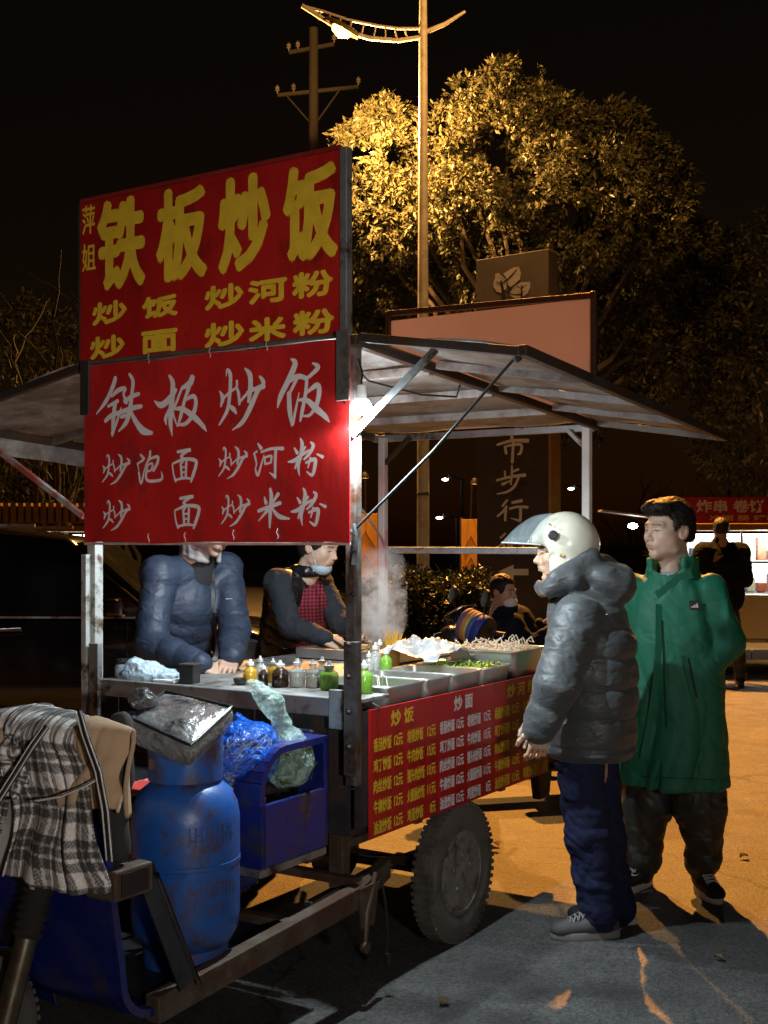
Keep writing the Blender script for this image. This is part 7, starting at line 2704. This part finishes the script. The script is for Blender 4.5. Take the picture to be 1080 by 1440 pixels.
# ================================================================== ORANGE HOARDINGS FAR BEHIND
M_OR = mat('orange_hoarding', (0.62, 0.27, 0.03), 0.7, 0, 0.2, 2.5, 0.1, 10)
for i, (x0, x1, y0, y1, lab) in enumerate(((649, 675, 730, 792, 'narrow orange hoarding panel left of the pillar sign'), (497, 531, 722, 796, 'orange hoarding panel seen beside the metal post'))):
    a, c = P(x0, y1, 20.5), P(x1, y0, 20.5)
    h_ = empty('hoarding', lab, 'hoarding', ((a.x + c.x) / 2, 20.5, 0.13))
    w = (c.x - a.x) / 2
    MB().box((-w, 0, 0.35), (w, 0.03, c.z - 0.13)).build('panel', M_OR, h_, bevel=0.004)
    for s in (-1, 1):
        MB().bar((s * w, 0.05, 0), (s * w, 0.05, c.z - 0.1), 0.05, 0.05, (1, 0, 0)).build('post', M_DARKFRAME, h_)
    for k in range(3):
        zz = 0.6 + k * (c.z - 0.9) / 3
        MB().tube([(-w * 0.8, -0.006, zz), (0, -0.006, zz + 0.25), (w * 0.8, -0.006, zz)], 0.012, 5).build('ornament', mat('ornament', (0.35, 0.13, 0.02), 0.6), h_)
    pt = point('assumed_panel_light', (0, 0, 0), 7.0, (1.0, 0.55, 0.15), 0.05)  # lamp over the panel is assumed, not seen
    pt.parent = h_
    pt.location = (0, -0.9, c.z + 0.35)
    lm = MB().lathe([(0.03, 0.1), (0.07, 0.04), (0.07, 0.0), (0.0, 0.0)], (0, -0.9, c.z + 0.42), 12).build('lamp_shade', M_DARKFRAME, h_, smooth=True)
    MB().tube([(0, 0.05, c.z - 0.1), (0, -0.3, c.z + 0.5), (0, -0.9, c.z + 0.5)], 0.015, 6).build('lamp_arm', M_DARKFRAME, h_)

# ================================================================== SMALL FAR LAMPS
M_FL = emis('far_lamp_glow', (0.92, 0.97, 1.0), 14.0)
for i, (px, py, Y, lab) in enumerate(((626, 674, 36, 'small white far-off lamp right of the lamp pole, upper one'), (618, 728, 34, 'small white far-off lamp right of the lamp pole, lower one'), (803, 687, 38, 'small white far-off lamp right of the pillar sign'), (1006, 573, 42, 'faint far-off lamp high at the right edge'))):
    p = P(px, py, Y)
    fl = empty('far_lamp', lab, 'street lamp', (p.x, p.y, 0.0), 0, 'lamps far down the street')
    MB().tube([(0.5, 0.1, 0), (0.5, 0.1, p.z), (0.1, 0, p.z + 0.08)], 0.05, 8).build('post', M_DARKFRAME, fl, smooth=True)
    k = 0.2 if i == 3 else 0.62
    MB().lathe([(0.0, 0.06 * k), (0.13 * k, 0.03 * k), (0.16 * k, -0.02 * k), (0.08 * k, -0.07 * k), (0, -0.08 * k)], (0, 0, p.z), 14).build('lamp_glass', M_FL, fl, smooth=True)

# ================================================================== BLACK CAR
YC = 8.9
car = empty('car', 'black car parked behind the cart, side windows and chrome door handle showing', 'car', ((40 - CX) / FOC * YC - 0.35, YC + 0.9, 0.0), R(3))
# outline of the side: x to the right (bonnet), z up
lower = [(-2.35, 0.45), (-2.30, 0.80), (-2.25, 1.02), (-1.2, 1.06), (0.9, 1.02), (1.15, 1.00), (1.9, 0.94), (2.25, 0.82), (2.32, 0.55), (2.28, 0.32), (1.85, 0.26), (-1.9, 0.26), (-2.3, 0.32)]
MB().prism(lower, -0.88, 0.88, lambda u, v, w: (u, w * (1 - 0.06 * max(0, v - 0.75) / 0.3), v)).build('body', M_CARP, car, bevel=0.05, smooth=True)
gh = [(-2.15, 1.03), (-1.85, 1.52), (-1.2, 1.68), (0.0, 1.70), (0.55, 1.63), (1.25, 1.01)]


def tum(u, v, w):
    return (u, w * (1 - 0.20 * (v - 1.0) / 0.7), v)


MB().prism(gh, -0.84, 0.84, tum).build('cabin', M_CARP, car, bevel=0.04, smooth=True)
for poly in ([(-1.95, 1.08), (-1.72, 1.45), (-1.22, 1.56), (-1.22, 1.08)], [(-1.15, 1.08), (-1.15, 1.57), (-0.10, 1.60), (-0.10, 1.07)], [(-0.02, 1.07), (-0.02, 1.60), (0.45, 1.55), (1.02, 1.06)]):
    for s in (-1, 1):
        MB().prism(poly, s * 0.838, s * 0.848, tum).build('side_window', M_GLASSD, car)
MB().prism([(0.60, 1.58), (1.20, 1.04), (1.24, 1.05), (0.64, 1.59)], -0.72, 0.72, lambda u, v, w: (u + 0.012, w, v + 0.01)).build('windscreen', M_GLASSD, car)
for s in (-1, 1):
    MB().bar((-2.0, s * 0.862, 1.055), (1.10, s * 0.862, 1.035), 0.012, 0.014).build('belt_strip', M_STEEL, car)
    MB().bar((-1.9, s * 0.70, 1.705), (0.3, s * 0.70, 1.725), 0.03, 0.025).build('roof_rail', M_STEEL, car)
    for x in (-0.92, 0.14):
        MB().bar((x - 0.11, s * 0.895, 0.945), (x + 0.11, s * 0.895, 0.955), 0.025, 0.030).build('door_handle', M_CHROME, car, bevel=0.006)
    for x in (-1.2, -0.06, 1.0):
        MB().bar((x, s * 0.882, 0.35), (x + 0.02, s * 0.882, 1.0), 0.006, 0.006, (1, 0, 0)).build('door_seam', M_BLACK, car)
    mi_ = MB().cbox((0.93, s * 1.00, 1.12), (0.12, 0.20, 0.13)).build('wing_mirror', M_CARP, car, bevel=0.03)
    MB().cbox((1.0, s * 1.0, 1.06), (0.02, 0.14, 0.015)).build('mirror_trim', M_CHROME, mi_)
    MB().cbox((2.20, s * 0.62, 0.74), (0.16, 0.34, 0.12)).build('headlight', M_GLASSD, car, bevel=0.02)
    for x in (-1.45, 1.42):
        wt = MB().lathe([(0.20, -0.11), (0.30, -0.115), (0.345, -0.09), (0.35, 0), (0.345, 0.09), (0.30, 0.115), (0.20, 0.11)], (x, s * 0.80, 0.35), 32, (0, 1, 0)).build('wheel', M_TYRE, car, smooth=True)
        MB().lathe([(0.21, s * 0.10), (0.20, s * 0.115), (0.16, s * 0.08), (0.06, s * 0.09), (0.0, s * 0.10)], (x, s * 0.80, 0.35), 24, (0, 1, 0)).build('rim', M_STEEL, wt, smooth=True)

# ================================================================== SNACK STALLS
M_LIT = emis('lit_case_panel', (0.93, 1.0, 0.94), 1.6)
M_CANOPY = mat('orange_canopy', (0.30, 0.15, 0.03), 0.6, 0, 0.2, 6, 0.1, 30)


def stall(label, loc, rz, banner, wide, lit=True, awn=True):
    s = empty('snack_stall', label, 'food stall', loc, rz, 'other snack stalls')
    h = wide / 2
    MB().box((-h, 0, 0.42), (h, 1.1, 0.92)).build('counter_body', M_STAINLESS, s, bevel=0.01)
    MB().box((-h - 0.04, -0.10, 0.925), (h + 0.04, 1.12, 0.965)).build('counter_top', M_STAINLESS, s, bevel=0.006)
    for x in (-h + 0.03, -h * 0.33, h * 0.33, h - 0.03):
        MB().bar((x, 0.04, 0.97), (x, 0.04, 1.72), 0.025, 0.025, (1, 0, 0)).build('case_post', M_STEEL, s)
    MB().bar((-h, 0.04, 1.35), (h, 0.04, 1.35), 0.02, 0.02).build('case_rail', M_STEEL, s)
    MB().box((-h, 1.02, 0.97), (h, 1.05, 1.70)).build('back_panel', M_LIT if lit else M_STEEL, s)
    tl_ = MB().box((-h * 0.9, 0.45, 1.68), (h * 0.9, 0.53, 1.70)).build('tube_lamp', emis('tube_glow', (0.95, 1, 0.97), 9.0), s)
    MB().box((-h - 0.15, -0.28, 1.74), (h + 0.15, 1.25, 1.82)).build('roof_edge', M_CANOPY, s, bevel=0.01)
    cols = [(0.5, 0.42, 0.06), (0.45, 0.10, 0.05), (0.35, 0.45, 0.12), (0.6, 0.55, 0.4), (0.2, 0.3, 0.45), (0.6, 0.3, 0.08)]
    for i in range(int(wide * 7)):
        x = -h + 0.1 + i * (wide - 0.2) / (wide * 7 - 1)
        for zz in (0.968, 1.37):
            hh = random.uniform(0.10, 0.30)
            MB().box((x - 0.055, 0.55, zz), (x + 0.055, 0.70, zz + hh)).build('goods', mat('goods_%d' % random.randrange(6), cols[random.randrange(6)], 0.5, 0, 0.3, 20), s, bevel=0.012)
    MB().box((-h, 0.5, 1.345), (h, 0.98, 1.355)).build('shelf', M_STEEL, s)
    for x in (-h + 0.25, h - 0.25):
        for y in (0.2, 0.9):
            MB().lathe([(0.08, -0.04), (0.2, -0.05), (0.21, 0), (0.2, 0.05), (0.08, 0.04)], (x, y, 0.21), 20, (0, 1, 0)).build('wheel', M_TYRE, s, smooth=True)
    MB().bar((-h, 0.1, 0.40), (h, 0.1, 0.40), 0.05, 0.05).build('chassis', M_STEEL, s)
    for x in (-h * 0.5, 0, h * 0.5):
        MB().bar((x, 0.02, 0.22), (x, 0.02, 0.42), 0.04, 0.04, (1, 0, 0)).build('chassis_leg', M_STEEL, s)
    if banner:
        bn = MB().box((-h - 0.05, -0.30, 1.83), (h + 0.12, -0.28, 2.13)).build('banner', M_RED3, s)
        n = len(banner[0])
        for j, (txt, z0, z1) in enumerate(((banner[0], 1.945, 2.10), (banner[1], 1.85, 1.92))):
            flat_build(letter_mesh(txt, (-h + 0.10 + 0.15 * j, z0, -h + 1.52, z1), lambda u, v, l: (u, -0.302 - l, v), 0.003, 0.01), 'lettering', M_WHT if j == 0 else M_YEL, bn)
    if awn:
        MB().bar((-h - 1.0, 0.0, 1.98), (-h - 0.1, 0.0, 1.86), 0.02, 0.5, (0, 1, 0)).build('side_awning', M_ROOF, s)
        MB().lathe([(0.0, 0.03), (0.05, 0.015), (0.06, -0.02), (0.0, -0.05)], (-h - 0.62, -0.1, 1.80), 14).build('bulb', emis('bulb_glow', (0.92, 1, 1), 40.0), s, smooth=True)
    pt = point('stall_light', (0, 0, 0), 26.0, (0.92, 1.0, 0.96), 0.10)
    pt.parent = s
    pt.location = (0, 0.30, 1.62)
    return s


fs = P(1085, 0, 14.6)
stall('lit snack stall with red lettered banner at the right edge', (fs.x, fs.y, 0.0), R(-4), ('炸串 卷饼 肉夹馍', '冷面 肠 烤串 水煎肉'), 2.1)
ys_ = P(35, 0, 16.5)
st2 = stall('orange-roofed snack stall with lit glass, beyond the black car', (ys_.x - 0.25, ys_.y, 0.0), R(2), None, 2.1, True, False)
# its roof is a ribbed orange awning
mb = MB()
for i in range(26):
    x = -1.25 + i * 0.1
    mb.box((x, -0.36, 1.86), (x + 0.07, 0.2, 2.12))
mb.build('ribbed_awning', M_CANOPY, st2)['kind'] = 'stuff'

# ================================================================== SCOOTERS
def scooter(label, loc, rz, col, roll=False):
    s = empty('scooter', label, 'scooter', loc, rz, 'scooters parked behind the cart')
    pm_ = mat('scooter_' + col[0], col[1], 0.3, 0, 0.1, 8, 0.05, 30, coat=0.3)
    for x in (-0.62, 0.62):
        wt = MB().lathe([(0.13, -0.04), (0.20, -0.05), (0.235, -0.02), (0.235, 0.02), (0.20, 0.05), (0.13, 0.04)], (x, 0, 0.235), 28, (0, 1, 0)).build('wheel', M_TYRE, s, smooth=True)
        MB().lathe([(0.135, -0.03), (0.05, -0.05), (0.05, 0.05), (0.135, 0.03)], (x, 0, 0.235), 20, (0, 1, 0)).build('rim', M_STEEL, wt, smooth=True)
    f = Field((-0.95, -0.22, 0.15), (0.6, 0.22, 0.85), 0.014)
    f.box((0.05, 0, 0.30), (0.36, 0.15, 0.05), rnd=0.04, k=0.03)
    f.ell((-0.45, 0, 0.52), (0.42, 0.15, 0.19), k=0.05).box((-0.2, 0, 0.45), (0.12, 0.13, 0.18), rnd=0.05, k=0.05)
    soft('body', f, pm_, s, None, 2, world=False)
    f = Field((0.2, -0.3, 0.25), (0.85, 0.3, 1.12), 0.014)
    f.cap((0.40, 0, 0.36), (0.50, 0, 0.92), 0.14, 0.11, k=0.03, sq=((1, 0, 0), 0.4))
    f.ell((0.52, 0, 0.98), (0.10, 0.15, 0.10), k=0.03)
    soft('front_shield', f, pm_, s, None, 2, world=False)
    MB().tube([(0.48, 0, 0.9), (0.62, 0, 0.24)], 0.035, 10).build('fork', M_DARKFRAME, s, smooth=True)
    f = Field((-0.85, -0.2, 0.6), (0.1, 0.2, 0.9), 0.012)
    f.box((-0.38, 0, 0.735), (0.38, 0.13, 0.055), rnd=0.05, k=0.02)
    soft('seat', f, M_BLACK, s, None, 1, world=False)
    MB().tube([(0.30, -0.34, 1.04), (0.44, -0.18, 1.06), (0.48, 0, 1.03), (0.44, 0.18, 1.06), (0.30, 0.34, 1.04)], 0.014, 8).build('handlebar', M_DARKFRAME, s, smooth=True)
    for y in (-0.3, 0.3):
        m_ = MB().tube([(0.40, y * 0.7, 1.05), (0.42, y, 1.22)], 0.006, 6).build('mirror_stalk', M_DARKFRAME, s)
        MB().lathe([(0.0, -0.01), (0.055, -0.008), (0.055, 0.008), (0.0, 0.01)], (0.42, y * 1.05, 1.26), 16, (1, 0, 0.2)).build('mirror', M_BLACK, m_, smooth=True)
    MB().lathe([(0.0, 0.03), (0.05, 0.02), (0.06, -0.02), (0.0, -0.03)], (0.62, 0, 0.98), 16, (1, 0, 0)).build('headlight', M_GLASSD, s, smooth=True)
    MB().cbox((0.42, 0, 1.085), (0.05, 0.13, 0.03)).build('dashboard', emis('dash_glow', (0.55, 0.75, 1.0), 2.2), s, bevel=0.005)
    return s


k0 = P(722, 0, 9.2)
sc1 = scooter('black scooter ridden by the masked person behind the cart', (k0.x, k0.y, 0), R(200), ('black', (0.012, 0.012, 0.014)))
k1_ = P(665, 0, 7.55)
sc2 = scooter('parked dark scooter with striped roll and wire basket behind the pans', (k1_.x + 0.38, k1_.y + 0.15, 0), R(195), ('dark', (0.02, 0.02, 0.022)))
# rolled striped handlebar muff
cm = P(669, 884, 7.35)
dirr = Vector((-0.62, 0.45, 0.28)).normalized()
mf = empty('striped_muff', 'rolled handlebar muff striped blue, yellow and orange, over the pans', 'muff', cm)
segs = [(0.0, 0.055, (0.012, 0.03, 0.22), 'muff_blue'), (0.055, 0.085, (0.05, 0.09, 0.30), 'muff_mid'), (0.085, 0.105, (0.45, 0.42, 0.10), 'muff_yellow'), (0.105, 0.13, (0.50, 0.19, 0.06), 'muff_orange'), (0.13, 0.16, (0.10, 0.08, 0.2), 'muff_purple')]
off = -0.075
for a, b, c_, nm in segs:
    MB().lathe([(0.098, off + a), (0.103, off + a + 0.006), (0.103, off + b - 0.006), (0.098, off + b)], cm, 28, dirr).build('band', mat(nm, c_, 0.7, 0, 0.15, 20, 0.3, 60), mf, world=True, smooth=True)
MB().lathe([(0.097, off - 0.012), (0.080, off - 0.014), (0.070, off + 0.02), (0.0, off + 0.03)], cm, 28, dirr).build('dark_mouth', M_BLACK, mf, world=True, smooth=True)
MB().tube([cm + Vector((0.0, 0, -0.06)), P(646, 925, 7.3), P(640, 950, 7.3)], 0.022, 10).build('stalk', M_STEEL, mf, world=True, smooth=True)
bk_ = empty('wire_basket', 'dark wire basket hanging behind the striped muff', 'basket', P(640, 870, 7.6))
bc = [P(624, 868, 7.6), P(650, 852, 7.6), P(668, 850, 7.8), P(645, 875, 7.5)]
MB().tube(bc + [bc[0]], 0.006, 6).build('rim_wire', M_CHROME, bk_, world=True)
for i in range(4):
    a, b = bc[i], bc[(i + 1) % 4]
    for k in range(7):
        p = a.lerp(b, k / 7)
        MB().tube([p, p + Vector((0.02, 0, -0.13))], 0.002, 4).build('wire', M_DARKFRAME, bk_, world=True)

# ------------------------------------------------------------------ rider with a mask, and a man at the far stall
def simple_person(label, base_, Jn, heading, headp, jacket, trousers, group, tone=(0.5, 0.34, 0.26), coat_r=1.0, mask=False, puff=None):
    p_ = empty('person', label, 'person', base_, 0, group)
    hM_ = frame(heading)
    hn_ = [hand_at(Jn['wr_l'], (Jn['wr_l'] - Jn['el_l']), (0, 0, 1), True, 0.7), hand_at(Jn['wr_r'], (Jn['wr_r'] - Jn['el_r']), (0, 0, 1), False, 0.7)]
    make_body(p_, headp, hM_, Jn, hn_, tone)
    hair_mesh(p_, headp, hM_, 1.0, mcut)
    f = bbox_field([v for k, v in Jn.items() if k[:2] not in ('kn', 'an')], 0.25, 0.010)
    f.cap(nvec(Jn['pelvis']), nvec(Jn['chest']), 0.17 * coat_r, 0.18 * coat_r, k=0.04, sq=((0, 1, 0), 0.85), puff=puff)
    f.cap(nvec(Jn['sh_l']), nvec(Jn['sh_r']), 0.09 * coat_r, 0.09 * coat_r, k=0.05)
    f.cap(nvec(Jn['neck']) - np.array((0, 0, 0.03)), nvec(Jn['neck']) + np.array((0, 0, 0.02)), 0.085, 0.08, k=0.03)
    for s in 'lr':
        f.cap(nvec(Jn['sh_' + s]), nvec(Jn['el_' + s]), 0.085 * coat_r, 0.072 * coat_r, k=0.03, puff=puff)
        f.cap(nvec(Jn['el_' + s]), nvec(Jn['wr_' + s]), 0.072 * coat_r, 0.052, k=0.02)
    soft('jacket', f, jacket, p_, cloth(0.012, 12, 2), 1)
    f = bbox_field([Jn['pelvis'], Jn['an_l'], Jn['an_r'], Jn['kn_l'], Jn['kn_r']], 0.2, 0.012)
    for s in 'lr':
        f.cap(nvec(Jn['pelvis']), nvec(Jn['kn_' + s]), 0.11, 0.08, k=0.03).cap(nvec(Jn['kn_' + s]), nvec(Jn['an_' + s]), 0.08, 0.065, k=0.03)
        shoe(p_, Jn['an_' + s], heading, M_SHB, M_SHG, laces=False, zb=Jn['an_' + s].z - 0.09)
    soft('trousers', f, trousers, p_, cloth(0.012, 9, 3), 1)
    if mask:
        f = Field((-0.02, -0.10, -0.16), (0.15, 0.10, 0.0), 0.004)
        f.ell((0.062, 0, -0.072), (0.066, 0.062, 0.050), k=0.01)
        f.ell((0.030, 0, -0.070), (0.062, 0.058, 0.060), k=0.004, op='s')
        V, Fc = f.mesh()
        npmesh('face_mask', xf(relax(V, Fc, 2), hM_, headp), Fc, mat('mask_white', (0.7, 0.72, 0.74), 0.8, 0, 0.1), p_)
    return p_


o = Vector((k0.x, k0.y, 0))
hp = P(708, 832, 9.2)
hx = hp.x
Jn = dict(pelvis=Vector((hx + 0.10, 9.2, 0.82)), chest=Vector((hx + 0.07, 9.2, 0.95)), neck=Vector((hx + 0.02, 9.2, 1.04)), sh_l=Vector((hx + 0.04, 9.02, 0.98)), sh_r=Vector((hx + 0.06, 9.40, 0.98)),
          el_l=Vector((hx + 0.17, 8.93, 0.82)), el_r=Vector((hx + 0.12, 9.45, 0.82)), wr_l=Vector((hx + 0.32, 8.95, 0.93)), wr_r=Vector((hx + 0.3, 9.42, 0.95)),
          kn_l=Vector((hx + 0.35, 9.05, 0.62)), kn_r=Vector((hx + 0.35, 9.35, 0.62)), an_l=Vector((hx + 0.30, 9.05, 0.42)), an_r=Vector((hx + 0.30, 9.35, 0.42)))
M_DKB = mat('dark_blue_jacket', (0.008, 0.010, 0.024), 0.85, 0, 0.2, 12, 0.3, 60, spec=0.2)
sc1.rotation_euler = (0, 0, R(8))
sc1.location = (hx + 0.28, 9.2, 0)
simple_person('person in dark jacket and white face mask sitting on a scooter', (hx + 0.1, 9.2, 0), Jn, (0.75, -0.62, -0.1), hp, M_DKB, M_TRK, 'people further back', mask=True)
R0 = P(1015, 0, 13.5)
x0 = R0.x
Jn = dict(pelvis=Vector((x0 + 0.05, 13.5, 0.98)), chest=Vector((x0, 13.5, 1.33)), neck=Vector((x0 - 0.02, 13.5, 1.58)), sh_l=Vector((x0 - 0.20, 13.52, 1.49)), sh_r=Vector((x0 + 0.20, 13.48, 1.49)),
          el_l=Vector((x0 - 0.26, 13.6, 1.18)), el_r=Vector((x0 + 0.27, 13.56, 1.18)), wr_l=Vector((x0 - 0.12, 13.85, 1.12)), wr_r=Vector((x0 + 0.12, 13.85, 1.12)),
          kn_l=Vector((x0 - 0.05, 13.5, 0.52)), kn_r=Vector((x0 + 0.16, 13.5, 0.52)), an_l=Vector((x0 - 0.03, 13.55, 0.10)), an_r=Vector((x0 + 0.20, 13.45, 0.10)))
simple_person('person in black padded jacket with back turned, standing before the bannered stall', (x0, 13.5, 0), Jn, (0.1, 1, 0), Vector((x0 - 0.01, 13.5, 1.74)), mat('black_padded', (0.006, 0.006, 0.006), 0.9, 0, 0.2, 12, 0.3, 50, spec=0.15), M_TRK, 'people further back', coat_r=1.15, puff=(0.12, 0.012, 0))

# ================================================================== UNSEEN FILL LAMP, ADDED BEHIND THE CAMERA TO LIGHT THE SIGNS
wl_ = empty('fill_lamp', 'unseen white fill lamp on a stand, added behind the viewer to light the red signs', 'lamp', (1.3, -1.6, 0))
MB().tube([(0, 0, 0.25), (0, 0, 1.75)], 0.018, 10).build('stand', M_DARKFRAME, wl_, smooth=True)
for k in range(3):
    a = R(90 + 120 * k)
    MB().tube([(0, 0, 0.45), (0.45 * math.cos(a), 0.45 * math.sin(a), 0.012)], 0.012, 8).build('leg', M_DARKFRAME, wl_, smooth=True)
tgt = W(0, 0.62, 2.0)
d = (tgt - Vector((1.3, -1.6, 1.85))).normalized()
x_, y_, z_ = basis(d)
Mw = Matrix(((x_.x, y_.x, z_.x, 0), (x_.y, y_.y, z_.y, 0), (x_.z, y_.z, z_.z, 1.85), (0, 0, 0, 1)))
MB().cbox((0, 0, -0.03), (0.32, 0.22, 0.05), Mw).build('housing', M_DARKFRAME, wl_, bevel=0.01)
MB().cbox((0, 0, 0.0), (0.28, 0.18, 0.006), Mw).build('lamp_face', emis('fill_glow', (1, 0.97, 0.92), 6.0), wl_)
ad_ = bpy.data.lights.new('fill_light', 'AREA')
ad_.shape = 'RECTANGLE'
ad_.size, ad_.size_y = 0.28, 0.18
ad_.energy = BACK_W
ad_.spread = R(55)
ad_.color = (1.0, 0.93, 0.86)
ao = bpy.data.objects.new('fill_light', ad_)
COL.objects.link(ao)
ao.parent = wl_
ao.location = Vector((0, 0, 1.85)) + d * 0.02
ao.rotation_euler = (-d).to_track_quat('Z', 'Y').to_euler()
